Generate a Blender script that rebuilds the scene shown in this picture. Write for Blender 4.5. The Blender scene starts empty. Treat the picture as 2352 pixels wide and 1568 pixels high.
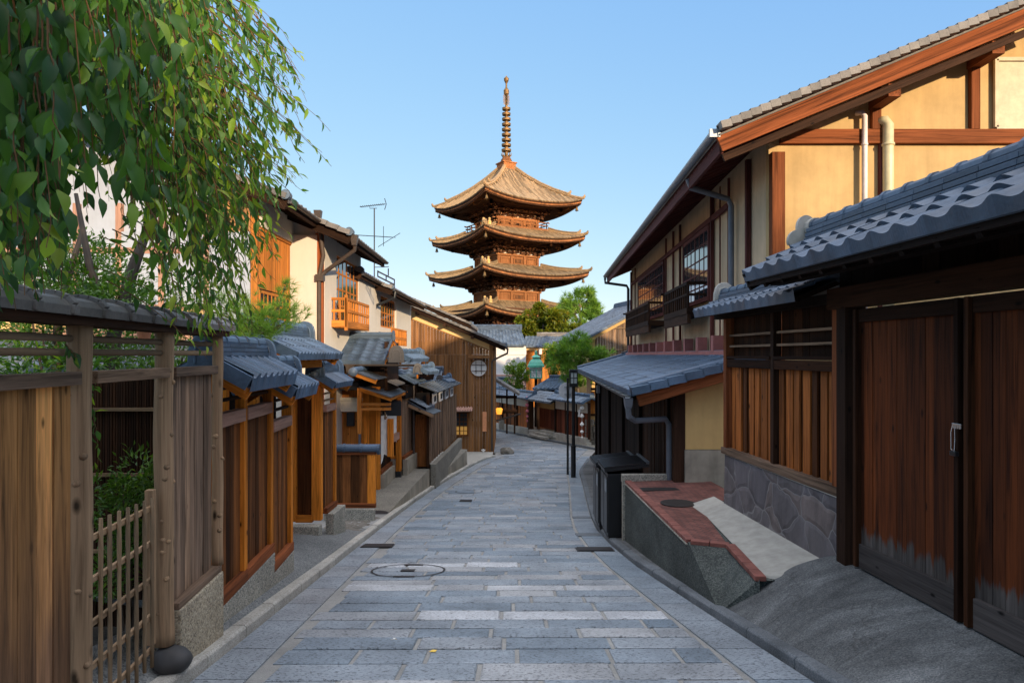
import bpy, math, random
import numpy as np
from mathutils import Vector as V, Matrix, noise as MN
random.seed(7); RN = np.random.RandomState(11)
S = bpy.context.scene; COL = S.collection; R = math.radians
# ---------------------------------------------------------------- camera
cd = bpy.data.cameras.new("camera"); cam = bpy.data.objects.new("camera", cd); COL.objects.link(cam)
cam.location = (0, 0, 0); cam.rotation_euler = (R(90), 0, 0)
cd.sensor_width = 36; cd.lens = 24; cd.shift_y = 31/2352; cd.clip_start = .05; cd.clip_end = 3000
S.camera = cam
# ---------------------------------------------------------------- light
SUN_EL = 12.0; SUN_XY = V((.48, -.877))            # horizontal direction towards the sun
w = bpy.data.worlds.new("World"); S.world = w; w.use_nodes = True
wn = w.node_tree; bg = wn.nodes["Background"]; sk = wn.nodes.new("ShaderNodeTexSky")
sk.sky_type = 'NISHITA'; sk.sun_disc = False; sk.sun_elevation = R(SUN_EL)
sk.sun_rotation = math.atan2(SUN_XY.x, SUN_XY.y); sk.air_density = .8; sk.dust_density = .3; sk.ozone_density = 2.0
EXPO = 1.0
def wmath(op, a, b=0.):
    m = wn.nodes.new("ShaderNodeMath"); m.operation = op
    for x, i in ((a, 0), (b, 1)):
        if isinstance(x, (int, float)): m.inputs[i].default_value = x
        else: wn.links.new(x, m.inputs[i])
    return m.outputs[0]
sp_ = wn.nodes.new("ShaderNodeSeparateColor"); cb_ = wn.nodes.new("ShaderNodeCombineColor"); wn.links.new(sk.outputs[0], sp_.inputs[0])
tc_ = wn.nodes.new("ShaderNodeTexCoord"); sz_ = wn.nodes.new("ShaderNodeSeparateXYZ"); wn.links.new(tc_.outputs['Generated'], sz_.inputs[0])
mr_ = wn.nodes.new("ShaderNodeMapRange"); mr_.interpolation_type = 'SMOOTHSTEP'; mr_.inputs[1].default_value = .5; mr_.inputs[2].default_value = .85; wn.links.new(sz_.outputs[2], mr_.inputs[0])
OVERHEAD_FILL = (1.95, 1.75, 1.50)                              # unseen glow added overhead to brighten the street
for ch, (gm, kk, lim) in enumerate(((.66, .322, 6), (.45, .452, 7.5), (.15, .80, 7))):      # soft, hazy morning sky: flatter from zenith to horizon
    soft = wmath('MULTIPLY', wmath('POWER', sp_.outputs[ch], gm), kk/(.15*2**EXPO))
    soft = wmath('ADD', soft, wmath('MULTIPLY', mr_.outputs[0], OVERHEAD_FILL[ch]/(.15*2**EXPO)))
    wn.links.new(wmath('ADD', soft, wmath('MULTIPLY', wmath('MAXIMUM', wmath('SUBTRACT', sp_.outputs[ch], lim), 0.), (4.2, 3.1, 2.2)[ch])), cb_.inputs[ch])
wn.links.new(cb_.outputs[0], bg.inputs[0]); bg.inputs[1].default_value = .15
ld = bpy.data.lights.new("sun", 'SUN'); ld.energy = 3.0; ld.angle = R(1.2); ld.color = (1, .78, .52)
sun = bpy.data.objects.new("sun", ld); COL.objects.link(sun)
sun.rotation_euler = V((-SUN_XY.x, -SUN_XY.y, -math.tan(R(SUN_EL)))).to_track_quat('-Z', 'Y').to_euler()
S.view_settings.view_transform = 'Standard'; S.view_settings.look = 'None'
S.view_settings.exposure = EXPO; S.view_settings.gamma = 1
S.render.engine = 'CYCLES'; S.cycles.max_bounces = 6; S.cycles.use_denoising = True

# ---------------------------------------------------------------- helpers
F = 1568.
X_, Y_, Z_ = V((1,0,0)), V((0,1,0)), V((0,0,1))
def P(px, py, Y): return V(((px-1176)/F*Y, Y, (815-py)/F*Y))    # measured picture point at a real distance
def lerp(a, b, t): return a+(b-a)*t
def interp(x, tab):
    if x <= tab[0][0]: return tab[0][1]
    for (a, b), (c, d) in zip(tab, tab[1:]):
        if x <= c: return b+(d-b)*(x-a)/(c-a)
    return tab[-1][1]
ORI = {}
def thing(name, label, cat, loc, group=None):
    o = bpy.data.objects.new(name, None); COL.objects.link(o); o.location = loc; o.empty_display_size = .2
    ORI[o.name] = V(loc); o['label'] = label; o['category'] = cat
    if group: o['group'] = group
    return o
def tag(o, label=None, cat=None, group=None, kind=None):
    for k, v in (('label', label), ('category', cat), ('group', group), ('kind', kind)):
        if v: o[k] = v
    return o
def dup(root, loc, label=None, rotz=None):
    r = root.copy(); COL.objects.link(r); r.location = loc; ORI[r.name] = V(loc)
    if label: r['label'] = label
    if rotz is not None: r.rotation_euler.z = rotz
    for ch in list(root.children):
        c = ch.copy(); COL.objects.link(c); c.parent = r
        for g in ch.children:
            d = g.copy(); COL.objects.link(d); d.parent = c
    return r
class MB:
    def __init__(s): s.v = []; s.f = []; s.g = []; s.r = []
    def add(s, vs, fs, gs=None, r=None):
        b = len(s.v); r = random.random() if r is None else r
        s.v += [tuple(p) for p in vs]; s.f += [tuple(i+b for i in f) for f in fs]
        if gs is None: gs = vs
        s.g += [tuple(p) for p in gs]; s.r += [r]*len(vs); return s
    def box(s, c, size, ax=None, r=None, off=True):
        ax = ax or (X_, Y_, Z_); c = V(c); h = [d/2 for d in size]
        k = max(range(3), key=lambda i: size[i]); o3 = [i for i in range(3) if i != k]+[k]
        vs = []; gs = []; o = V((random.uniform(0, 50), random.uniform(0, 50), random.uniform(0, 50))) if off else V((0,0,0))
        for i in range(8):
            l = [h[0]*(1 if i & 1 else -1), h[1]*(1 if i & 2 else -1), h[2]*(1 if i & 4 else -1)]
            vs.append(c+ax[0]*l[0]+ax[1]*l[1]+ax[2]*l[2]); gs.append(V((l[o3[0]], l[o3[1]], l[o3[2]]))+o)
        return s.add(vs, [(0,2,3,1),(4,5,7,6),(0,1,5,4),(2,6,7,3),(0,4,6,2),(1,3,7,5)], gs, r)
    def bar(s, a, b, w, h, up=Z_, r=None):
        a, b = V(a), V(b); d = b-a; L = d.length; d = d/L
        sx = d.cross(up)
        if sx.length < 1e-4: sx = d.cross(X_)
        sx.normalize(); u = sx.cross(d)
        return s.box((a+b)/2, (w, h, L), (sx, u, d), r)
    def tube(s, pts, rad, n=8, r=None, cap=True):
        pts = [V(p) for p in pts]; m = len(pts); rad = rad if isinstance(rad, (list, tuple)) else [rad]*m
        vs = []; gs = []; fs = []; L = 0; u = None; o = random.uniform(0, 50)
        for i, p in enumerate(pts):
            d = (pts[min(i+1, m-1)]-pts[max(i-1, 0)]).normalized()
            if u is None: u = d.cross(Z_) if abs(d.z) < .95 else d.cross(X_)
            u = (u-d*u.dot(d)).normalized(); q = d.cross(u)
            if i: L += (p-pts[i-1]).length
            for k in range(n):
                a = 2*math.pi*k/n; vs.append(p+(u*math.cos(a)+q*math.sin(a))*rad[i])
                gs.append((math.cos(a)*rad[i]+o, math.sin(a)*rad[i], L))
        for i in range(m-1):
            for k in range(n):
                a = i*n+k; b = i*n+(k+1) % n; fs.append((a, b, b+n, a+n))
        if cap: fs += [tuple(range(n))[::-1], tuple(range((m-1)*n, m*n))]
        return s.add(vs, fs, gs, r)
    def lathe(s, c, prof, n=16, r=None, cap=True, ax=(X_, Y_, Z_), rot=0):      # prof: (radius, height)
        c = V(c); vs = []; fs = []
        for (ra, h) in prof:
            for k in range(n):
                a = 2*math.pi*k/n+rot; vs.append(c+ax[0]*(ra*math.cos(a))+ax[1]*(ra*math.sin(a))+ax[2]*h)
        for i in range(len(prof)-1):
            for k in range(n):
                a = i*n+k; b = i*n+(k+1) % n; fs.append((a, b, b+n, a+n))
        if cap and prof[0] != prof[-1]: fs += [tuple(range(n))[::-1], tuple(range((len(prof)-1)*n, len(prof)*n))]
        return s.add(vs, fs, None, r)
    def ball(s, c, rad, n=12, sc=(1,1,1), r=None):
        pr = [(math.sin(math.pi*i/n*1.0)*rad*sc[0] if 0 < i < n else .002, -math.cos(math.pi*i/n)*rad*sc[2]) for i in range(n+1)]
        return s.lathe(c, pr, n*2, r)
    def prism(s, poly, ext, r=None):
        poly = [V(p) for p in poly]; ext = V(ext); n = len(poly); o = random.uniform(0, 50)
        vs = poly+[p+ext for p in poly]
        fs = [tuple(range(n))[::-1], tuple(range(n, 2*n))]+[(i, (i+1) % n, (i+1) % n+n, i+n) for i in range(n)]
        return s.add(vs, fs, [p+V((o, o, 0)) for p in vs], r)
    def slab(s, quad, th, r=None):                 # thick sheet under a quad
        q = [V(p) for p in quad]; nrm = (q[1]-q[0]).cross(q[3]-q[0]).normalized()
        if nrm.z < 0: nrm = -nrm
        return s.prism(q, -nrm*th, r)
    def grid(s, fn, nu, nv, r=None, gfn=None):
        vs = [fn(i/nu, j/nv) for j in range(nv+1) for i in range(nu+1)]
        gs = None if gfn is None else [gfn(i/nu, j/nv) for j in range(nv+1) for i in range(nu+1)]
        fs = [(j*(nu+1)+i, j*(nu+1)+i+1, (j+1)*(nu+1)+i+1, (j+1)*(nu+1)+i) for j in range(nv) for i in range(nu)]
        return s.add(vs, fs, gs, r)
    def planks(s, p0, p1, z0, z1, th=.022, bw=.14, gap=.004, z0b=None, z1b=None, jit=.004):   # vertical boards along p0-p1
        p0, p1 = V((p0[0], p0[1], 0)), V((p1[0], p1[1], 0)); d = p1-p0; L = d.length; d = d/L; nn = d.cross(Z_)
        n = max(1, round(L/bw)); e = [0]+[i/n+random.uniform(-.12, .12)/n for i in range(1, n)]+[1]
        z0b = z0 if z0b is None else z0b; z1b = z1 if z1b is None else z1b
        for a, b in zip(e, e[1:]):
            m = (a+b)/2; lo = lerp(z0, z0b, m); hi = lerp(z1, z1b, m)
            c = p0+d*(L*m)+nn*random.uniform(-jit, jit); c.z = (lo+hi)/2
            s.box(c, (L*(b-a)-gap, th, hi-lo), (d, nn, Z_))
        return s
    def build(s, name, mat, parent=None, smooth=False, bevel=0, auto=False):
        me = bpy.data.meshes.new(name); o = bpy.data.objects.new(name, me); COL.objects.link(o)
        org = V((0,0,0))
        if parent is not None:
            o.parent = parent; org = ORI.get(parent.name, V((0,0,0)))
        ORI[o.name] = org
        me.from_pydata([(a-org.x, b-org.y, c-org.z) for a, b, c in s.v], [], s.f); fin(me, mat, s.g, s.r, smooth)
        if bevel:
            bm = o.modifiers.new('bevel', 'BEVEL'); bm.width = bevel; bm.segments = 2; bm.limit_method = 'ANGLE'; bm.angle_limit = R(40)
        return o
def fin(me, mat, g=None, r=None, smooth=False):
    n = len(me.vertices)
    if g is not None:
        a = me.attributes.new('gc', 'FLOAT_VECTOR', 'POINT'); a.data.foreach_set('vector', np.asarray(g, dtype=np.float32).reshape(-1))
    if r is not None:
        a = me.attributes.new('rnd', 'FLOAT', 'POINT'); a.data.foreach_set('value', np.asarray(r, dtype=np.float32))
    if smooth: me.shade_smooth()
    me.materials.append(mat); me.update()
def sidevec(a, b): d = V((b[0]-a[0], b[1]-a[1], 0)).normalized(); return d, d.cross(Z_)
# ---------------------------------------------------------------- materials
MATS = {}
class NT:
    def __init__(s, name, rough=.7, spec=.3):
        s.m = bpy.data.materials.new(name); s.m.use_nodes = True; s.t = s.m.node_tree; s.n = s.t.nodes; s.b = s.n["Principled BSDF"]
        s.b.inputs['Roughness'].default_value = rough; s.b.inputs['Specular IOR Level'].default_value = spec
    def new(s, typ, **kw):
        nd = s.n.new(typ)
        for k, v in kw.items(): setattr(nd, k, v)
        return nd
    def ln(s, a, b): s.t.links.new(a, b)
    def gc(s): return s.new("ShaderNodeAttribute", attribute_name='gc').outputs['Vector']
    def obj(s): return s.new("ShaderNodeTexCoord").outputs['Object']
    def rnd(s): return s.new("ShaderNodeAttribute", attribute_name='rnd').outputs['Fac']
    def map(s, vec, sc, loc=(0,0,0)):
        m = s.new("ShaderNodeMapping"); m.inputs['Scale'].default_value = sc if isinstance(sc, tuple) else (sc,)*3; m.inputs['Location'].default_value = loc
        s.ln(vec, m.inputs[0]); return m.outputs[0]
    def noise(s, vec, sc=1, det=4, rough=.6, dist=0):
        n = s.new("ShaderNodeTexNoise"); n.inputs['Scale'].default_value = sc; n.inputs['Detail'].default_value = det
        n.inputs['Roughness'].default_value = rough; n.inputs['Distortion'].default_value = dist; s.ln(vec, n.inputs['Vector']); return n.outputs['Fac']
    def voro(s, vec, sc=1, feat='F1', out='Color'):
        n = s.new("ShaderNodeTexVoronoi", feature=feat); n.inputs['Scale'].default_value = sc; s.ln(vec, n.inputs['Vector']); return n.outputs[out]
    def ramp(s, fac, stops):
        r = s.new("ShaderNodeValToRGB"); e = r.color_ramp.elements
        while len(e) < len(stops): e.new(.5)
        for i, (p, c) in enumerate(stops):
            e[i].position = p; e[i].color = (c if isinstance(c, tuple) else (c,)*3)+(1,)
        s.ln(fac, r.inputs[0]); return r.outputs[0]
    def mix(s, a, b, fac, mode='MIX'):
        m = s.new("ShaderNodeMix", data_type='RGBA', blend_type=mode)
        for x, i in ((fac, 0), (a, 6), (b, 7)):
            if isinstance(x, (float, int)): m.inputs[i].default_value = x if i == 0 else (x, x, x, 1)
            elif isinstance(x, tuple): m.inputs[i].default_value = x+(1,)
            else: s.ln(x, m.inputs[i])
        return m.outputs[2]
    def math(s, op, a, b=0):
        m = s.new("ShaderNodeMath", operation=op)
        for x, i in ((a, 0), (b, 1)):
            if isinstance(x, (float, int)): m.inputs[i].default_value = x
            else: s.ln(x, m.inputs[i])
        return m.outputs[0]
    def sep(s, v, k): n = s.new("ShaderNodeSeparateXYZ"); s.ln(v, n.inputs[0]); return n.outputs[k]
    def out(s, col, bump=None, st=.3, dist=.01, rough=None):
        s.ln(col, s.b.inputs['Base Color'])
        if bump is not None:
            b = s.new("ShaderNodeBump"); b.inputs['Strength'].default_value = st; b.inputs['Distance'].default_value = dist
            s.ln(bump, b.inputs['Height']); s.ln(b.outputs[0], s.b.inputs['Normal'])
        if rough is not None: s.ln(rough, s.b.inputs['Roughness'])
        return s.m
def wood(name, c, var=.35, grain=.5, rough=.75, knots=True, fs=1., weather=None, spec=.10):
    """weather=(z_low, z_high, colour): greyed, worn boards below"""
    t = NT(name, rough, spec); g = t.gc(); rn = t.rnd()
    n1 = t.noise(t.map(g, (26*fs, 26*fs, 1.1*fs)), 1, 5, .65, .6)
    n2 = t.noise(t.map(g, (90*fs, 90*fs, 2.5*fs)), 1, 3, .6)
    n3 = t.noise(t.map(g, (5*fs, 5*fs, .6*fs)), 1, 3, .5)
    dk = tuple(x*(1-grain) for x in c); lt = tuple(min(1, x*(1+grain*.55)) for x in c)
    col = t.ramp(n1, [(.28, dk), (.5, c), (.72, lt)])
    col = t.mix(col, (.35, .3, .28), t.math('MULTIPLY', t.ramp(n2, [(.35, 1.), (.5, 0.)]), .35), 'MULTIPLY')
    col = t.mix(col, t.ramp(rn, [(0, (1-var,)*3), (.5, 1.), (1, (1+var, 1+var*.85, 1+var*.55))]), 1., 'MULTIPLY')
    col = t.mix(col, t.ramp(n3, [(.3, .72), (.65, 1.1)]), 1., 'MULTIPLY')
    if knots:
        kv = t.voro(t.map(g, (7*fs, 7*fs, 3.2*fs)), 1, 'F1', 'Distance')
        col = t.mix(col, tuple(x*.12 for x in c), t.ramp(kv, [(.05, 1.), (.13, 0.)]))
    if weather:
        z0, z1, wc = weather[:3]; wa = weather[3] if len(weather) > 3 else (z1-z0)*1.3
        gp_ = t.new('ShaderNodeNewGeometry').outputs['Position']; zz = t.math('ADD', t.sep(gp_, 2), t.math('MULTIPLY', t.math('SUBTRACT', t.noise(t.map(g, (9, 9, .9)), 1, 4, .7), .5), wa))
        fz = t.new("ShaderNodeMapRange"); fz.inputs[1].default_value = z0; fz.inputs[2].default_value = z1; t.ln(zz, fz.inputs[0])
        wcol = t.mix(t.ramp(n1, [(.3, tuple(x*.45 for x in wc)), (.7, tuple(x*1.35 for x in wc))]), t.ramp(rn, [(0, .7), (1, 1.25)]), 1., 'MULTIPLY')
        col = t.mix(wcol, col, fz.outputs[0])
    MATS[name] = t.out(col, n1, .6, .005); return MATS[name]
def plaster(name, c, stain=.25, rough=.9, sc=1.):
    t = NT(name, rough, .1); o = t.obj()
    n1 = t.noise(t.map(o, 1.3*sc), 1, 6, .65); n2 = t.noise(t.map(o, 60*sc), 1, 3); n3 = t.noise(t.map(o, (7*sc, 7*sc, .8*sc)), 1, 4)
    col = t.ramp(n1, [(.3, tuple(x*(1-stain) for x in c)), (.65, c)])
    col = t.mix(col, t.ramp(n3, [(.35, (1-stain*.6)), (.6, 1.)]), .7, 'MULTIPLY')
    MATS[name] = t.out(col, t.math('ADD', n2, n1), .25, .006); return MATS[name]
def tilem(name, c, rough=.42, var=.3, metal=.0, warm=None, spec=.5):
    t = NT(name, rough, spec); o = t.obj(); rn = t.rnd()
    n1 = t.noise(t.map(o, 3.1), 1, 5, .6); n2 = t.noise(t.map(o, 37), 1, 4, .7)
    col = t.mix(c, t.ramp(rn, [(0, 1-var), (.5, 1.), (1, 1+var)]), 1., 'MULTIPLY')
    col = t.mix(col, t.ramp(n1, [(.3, .75), (.7, 1.18)]), 1., 'MULTIPLY')
    if warm: col = t.mix(col, warm, t.ramp(n2, [(.5, 0.), (.62, .55)]))
    col = t.mix(col, t.ramp(n2, [(.3, .8), (.6, 1.08)]), 1., 'MULTIPLY')
    t.b.inputs['Metallic'].default_value = metal
    MATS[name] = t.out(col, n2, .12, .004, t.ramp(n1, [(.3, rough*.8), (.7, min(1, rough*1.35))])); return MATS[name]
def grit(name, cols, sc=90., rough=.85, big=.25, bump=.5):           # washed aggregate, asphalt, granite
    t = NT(name, rough, .25); o = t.obj()
    v = t.sep(t.voro(t.map(o, sc), 1), 0); n = t.noise(t.map(o, 1.2), 1, 6, .65); d = t.voro(t.map(o, sc), 1, 'F1', 'Distance')
    k = len(cols); col = t.ramp(v, [(i/(k-1) if k > 1 else 0, c) for i, c in enumerate(cols)])
    col = t.mix(col, t.ramp(n, [(.3, 1-big), (.7, 1+big*.6)]), 1., 'MULTIPLY')
    MATS[name] = t.out(col, t.math('ADD', t.math('MULTIPLY', d, -1.), n), bump, .006); return MATS[name]
def plain(name, c, rough=.5, metal=0., spec=.4, var=.15):
    t = NT(name, rough, spec); n = t.noise(t.map(t.obj(), 6), 1, 5, .65)
    t.b.inputs['Metallic'].default_value = metal
    MATS[name] = t.out(t.mix(c, t.ramp(n, [(.3, 1-var), (.7, 1+var)]), 1., 'MULTIPLY'), n, .08, .004); return MATS[name]
def leafm(name, c0, c1, c2, trans=.35, rough=.45):
    t = NT(name, rough, .35); rn = t.rnd()
    n = t.noise(t.map(t.gc(), 1.), 1, 3)
    col = t.mix(t.ramp(rn, [(0, c0), (.6, c1), (1, c2)]), t.ramp(n, [(.3, .75), (.7, 1.2)]), 1., 'MULTIPLY')
    t.ln(col, t.b.inputs['Base Color'])
    tr = t.new("ShaderNodeBsdfTranslucent"); mx = t.new("ShaderNodeMixShader"); mx.inputs[0].default_value = trans
    t.ln(t.mix(col, (1.3, 1.25, .5), 1., 'MULTIPLY'), tr.inputs[0]); t.ln(t.b.outputs[0], mx.inputs[1]); t.ln(tr.outputs[0], mx.inputs[2])
    t.ln(mx.outputs[0], t.n["Material Output"].inputs[0]); MATS[name] = t.m; return t.m
def emis(name, c, st):
    t = NT(name, .5); t.b.inputs['Base Color'].default_value = c+(1,); t.b.inputs['Emission Color'].default_value = c+(1,); t.b.inputs['Emission Strength'].default_value = st
    MATS[name] = t.m; return t.m
def glassm(name, c=(.03,.035,.04), rough=.04):
    t = NT(name, rough, .9); t.b.inputs['Base Color'].default_value = c+(1,); MATS[name] = t.m; return t.m
M = MATS
wood('orange_wood', (.60, .20, .026), .25, .6)
wood('pale_orange_wood', (.56, .205, .042), .2, .45)
wood('stained_board', (.155, .058, .018), .6, .75)
wood('red_board', (.19, .055, .028), .5, .6)
wood('pink_wood', (.42, .24, .17), .12, .3, knots=False)
wood('grey_post_wood', (.33, .215, .125), .25, .5, fs=.7)
wood('weathered_board', (.72, .34, .115), .5, .8, weather=(-1.5, -.5, (.22, .115, .06)))
wood('silver_board', (.25, .165, .11), .4, .8)
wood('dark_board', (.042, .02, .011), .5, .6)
wood('black_board', (.014, .008, .006), .5, .6)
wood('house_board', (.25, .12, .048), .38, .55, fs=.5)
wood('bright_plank', (.52, .27, .115), .25, .35, weather=(.9, 2.2, (.2, .15, .11)))
wood('red_beam', (.23, .072, .026), .2, .75, fs=.6, knots=False)
wood('fascia_wood', (.33, .095, .03), .12, .8, fs=.35, knots=False)
wood('maroon_wood', (.13, .042, .035), .2, .4, knots=False)
wood('amber_board', (.32, .10, .022), .8, .9, fs=.8, spec=.2)
wood('gate_board', (.088, .023, .006), .6, .95, fs=.8, weather=(-1.64, -1.58, (.075, .066, .060), .45), spec=.15)
wood('gate_kick', (.07, .062, .058), .25, .5)
wood('gate_frame', (.036, .014, .006), .5, .8)
wood('pagoda_wood', (.27, .12, .05), .25, .35, fs=.15, knots=False)
wood('pagoda_shaded', (.10, .048, .026), .3, .4, fs=.15, knots=False)  # pagoda wood darkened: eave shade put into rafter and bracket colour
wood('bamboo', (.25, .17, .10), .3, .3, knots=False)
wood('bark', (.12, .095, .075), .2, .5, fs=.8, knots=False)
wood('twig', (.17, .095, .045), .3, .4, fs=2, knots=False)
plaster('cream_plaster', (.66, .61, .52), .10)
plaster('white_plaster', (.70, .68, .65), .06)
plaster('ochre_plaster', (.60, .41, .19), .24)
plaster('yellow_plaster', (.80, .54, .24), .08)
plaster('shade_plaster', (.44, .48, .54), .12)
plaster('tan_plaster', (.68, .50, .31), .22)
plaster('sand_plaster', (.62, .40, .16), .18)
plaster('grey_render', (.40, .35, .27), .45)
tilem('blue_tile', (.07, .115, .175), .42, .28, spec=.5)
tilem('grey_tile', (.085, .115, .15), .42, .35)
tilem('dull_tile', (.17, .155, .14), .6, .35)
tilem('silver_tile', (.06, .092, .135), .50, .25, spec=.4)
tilem('pagoda_tile', (.265, .19, .108), .75, .4, spec=.2)
tilem('dark_tile', (.085, .08, .078), .6, .25)
tilem('copper_sheet', (.09, .105, .115), .4, .2, .2)
tilem('lantern_green', (.10, .38, .26), .5, .1)
grit('aggregate', [(.10,.10,.085), (.25,.24,.20), (.36,.33,.26), (.45,.42,.36)], 85)
grit('warm_aggregate', [(.16,.13,.09), (.36,.29,.19), (.52,.44,.31), (.28,.24,.18)], 80)
grit('ramp_concrete', [(.14,.125,.10), (.22,.20,.16), (.30,.27,.22)], 70)
grit('apron', [(.075,.08,.08), (.16,.165,.16), (.25,.25,.235), (.12,.125,.12)], 75)
grit('step_granite', [(.22,.20,.165), (.33,.30,.25), (.43,.40,.34)], 110, .85, .35)
grit('granite', [(.30,.28,.235), (.45,.42,.36), (.57,.54,.48)], 130, .8, .35)
grit('dark_granite', [(.085,.095,.105), (.14,.155,.165), (.19,.205,.215)], 130, .7, .4)
grit('asphalt', [(.085,.09,.09), (.135,.14,.14), (.19,.19,.185)], 110, .85, .6)
grit('terrace_render', [(.03,.036,.034), (.06,.07,.064), (.115,.125,.11)], 80, .8, .45)
grit('mortar', [(.26,.255,.24), (.34,.335,.31)], 120, .9, .3)
grit('soil', [(.05,.04,.028), (.09,.07,.05)], 30, .95)
grit('rock', [(.15,.135,.11), (.24,.215,.18)], 18, .85, .5)
t = NT('ramp_asphalt', .85, .25); o = t.obj()
_v = t.sep(t.voro(t.map(o, 110), 1), 0); _n = t.noise(t.map(o, (1.1, 2.6, 1)), 1, 7, .7, .8); _m = t.noise(t.map(o, (.8, .8, .8), (3, 1, 0)), 1, 4)
_d = t.new("ShaderNodeVectorMath", operation='ADD'); t.ln(t.map(o, (.55, .75, .5)), _d.inputs[0]); _q = t.new("ShaderNodeTexNoise"); _q.inputs['Scale'].default_value = 3.5; _q.inputs['Detail'].default_value = 6; t.ln(o, _q.inputs['Vector'])
_s = t.new("ShaderNodeVectorMath", operation='SCALE'); _s.inputs['Scale'].default_value = .35; t.ln(_q.outputs['Color'], _s.inputs[0]); t.ln(_s.outputs[0], _d.inputs[1])
_e = t.voro(_d.outputs[0], 1., 'DISTANCE_TO_EDGE', 'Distance')
_c = t.ramp(_v, [(0, (.065,.07,.072)), (.5, (.10,.106,.106)), (1, (.15,.152,.148))]); _c = t.mix(_c, t.ramp(_n, [(.28, .45), (.5, 1.), (.72, 1.65)]), 1., 'MULTIPLY'); _c = t.mix(_c, t.ramp(_m, [(.35, .75), (.65, 1.2)]), 1., 'MULTIPLY')
_c = t.mix((.035, .032, .028), _c, t.ramp(_e, [(.002, .55), (.006, 1.)])); M['ramp_asphalt'] = t.out(_c, t.math('ADD', _v, t.ramp(_e, [(0, 0.), (.012, 1.)])), .3, .004)
plain('dark_rock', (.045, .042, .04), .6)
plain('light_concrete', (.36, .345, .30), .85, var=.18)
plain('sign_back', (.52, .52, .53), .6)
plain('terracotta', (.45, .17, .08), .8)
plain('iron', (.035, .03, .028), .6, .4)
plain('black_paint', (.012, .012, .013), .35)
plain('black_sign', (.02, .024, .026), .6)
plain('bronze', (.17, .11, .045), .55, .5)
plain('gutter_brown', (.085, .065, .052), .45, .3)
plain('gutter_black', (.025, .028, .032), .35, .3)
plain('grey_pipe', (.13, .14, .16), .45)
plain('galvanised', (.27, .30, .32), .45, .4)
plain('steel', (.6, .6, .6), .25, .9)
plain('cream_pvc', (.62, .55, .34), .4)
plain('pink_pvc', (.75, .66, .62), .4)
plain('white_paint', (.72, .70, .66), .6)
plain('cloth', (.70, .68, .62), .9)
plain('awning', (.72, .66, .50), .6)
plain('red_flash', (.34, .115, .10), .6)
plain('pink_tile', (.55, .33, .26), .6)
plain('shutter', (.56, .47, .31), .6)
plain('paper_pink', (.62, .18, .22), .8)
plain('nameplate', (.72, .30, .14), .7)
plain('yellow_mark', (.75, .50, .08), .6)
plain('dark_void', (.012, .010, .009), .9)
glassm('glass'); glassm('pale_glass', (.42, .46, .44), .15)
emis('amber_glow', (1., .36, .04), .75); emis('warm_window', (.7, .36, .08), .10)
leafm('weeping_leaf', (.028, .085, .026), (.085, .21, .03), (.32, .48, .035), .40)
leafm('shrub_leaf', (.04, .10, .015), (.09, .20, .025), (.18, .30, .035))
leafm('sunny_leaf', (.09, .17, .02), (.20, .33, .03), (.34, .42, .05))
leafm('maple_leaf', (.08, .12, .012), (.17, .20, .015), (.36, .24, .02))
leafm('pine_needle', (.06, .15, .025), (.15, .30, .035), (.30, .42, .05), .3)
leafm('fern_leaf', (.05, .12, .015), (.10, .21, .025), (.16, .28, .04))
# ---------------------------------------------------------------- roof makers
def tileroof(mb, EL, ER, TL, TR, pitch=.27, course=.24, amp=.035, seg=8, front=.08, lift=.022, kind='wave', verge=True):
    EL, ER, TL, TR = map(V, (EL, ER, TL, TR)); W = (ER-EL).length; H = ((TL-EL).length+(TR-ER).length)/2
    nu = max(1, round(W/pitch)); nv = max(1, round(H/course)); n = (ER-EL).cross(TL-EL).normalized()
    if n.z < 0: n = -n
    if kind == 'wave': pf = lambda t: amp*(.5+.5*math.cos(2*math.pi*t))**1.4
    else:                                             # flat pan with a raised roll
        pf = lambda t: amp*(1. if min(t, 1-t) < .13 else .12+.3*(abs(2*t-1)/.6)**2)
    def bi(u, v): a = lerp(EL, ER, u); b = lerp(TL, TR, u); return lerp(a, b, v)
    for j in range(nv):
        for i in range(nu):
            vs = []; r = random.random(); jz = random.uniform(-.003, .003)
            for k in range(seg+1):
                t = k/seg; u = (i+t)/nu; h = pf(t)+jz
                vs.append(bi(u, j/nv)+n*(h+lift)); vs.append(bi(u, min(1, (j+1.12)/nv))+n*h)
                vs.append(bi(u, j/nv)+n*((h-.004) if j else 0)-(Z_*front if j == 0 else V((0,0,0))))
            fs = []
            for k in range(seg):
                a = k*3; fs += [(a, a+3, a+4, a+1), (a+2, a+5, a+3, a)]
            mb.add(vs, fs, None, r)
    # underlay and thickness
    d = -n*.03
    mb.slab([EL-Z_*front*.2+d, ER-Z_*front*.2+d, TR+d, TL+d], .03, .2)
    return n
def ridge(mb, a, b, w=.2, layers=3, lh=.045, cap=.075, band=.32):
    a, b = V(a), V(b); d = (b-a).normalized(); z = a.copy(); L = (b-a).length
    for k in range(layers):
        off = Z_*(lh*(k+.5)); ww = w*(1-.09*k); m = max(1, int(L/.33)); 
        for q in range(m):
            mb.bar(a+d*(L*q/m)+off, a+d*(L*(q+1)/m-.004)+off, ww, lh*.82)
        mb.bar(a+off, b+off, ww-.03, lh*1.01)
    top = Z_*(lh*layers+cap*.25); m = max(1, round(L/band))
    for q in range(m):
        p, e = a+d*(L*q/m)+top, a+d*(L*(q+1)/m)+top
        mb.tube([p, p+d*.05, p+d*.051, e], [cap*1.17, cap*1.17, cap, cap*.96], 12)
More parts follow.
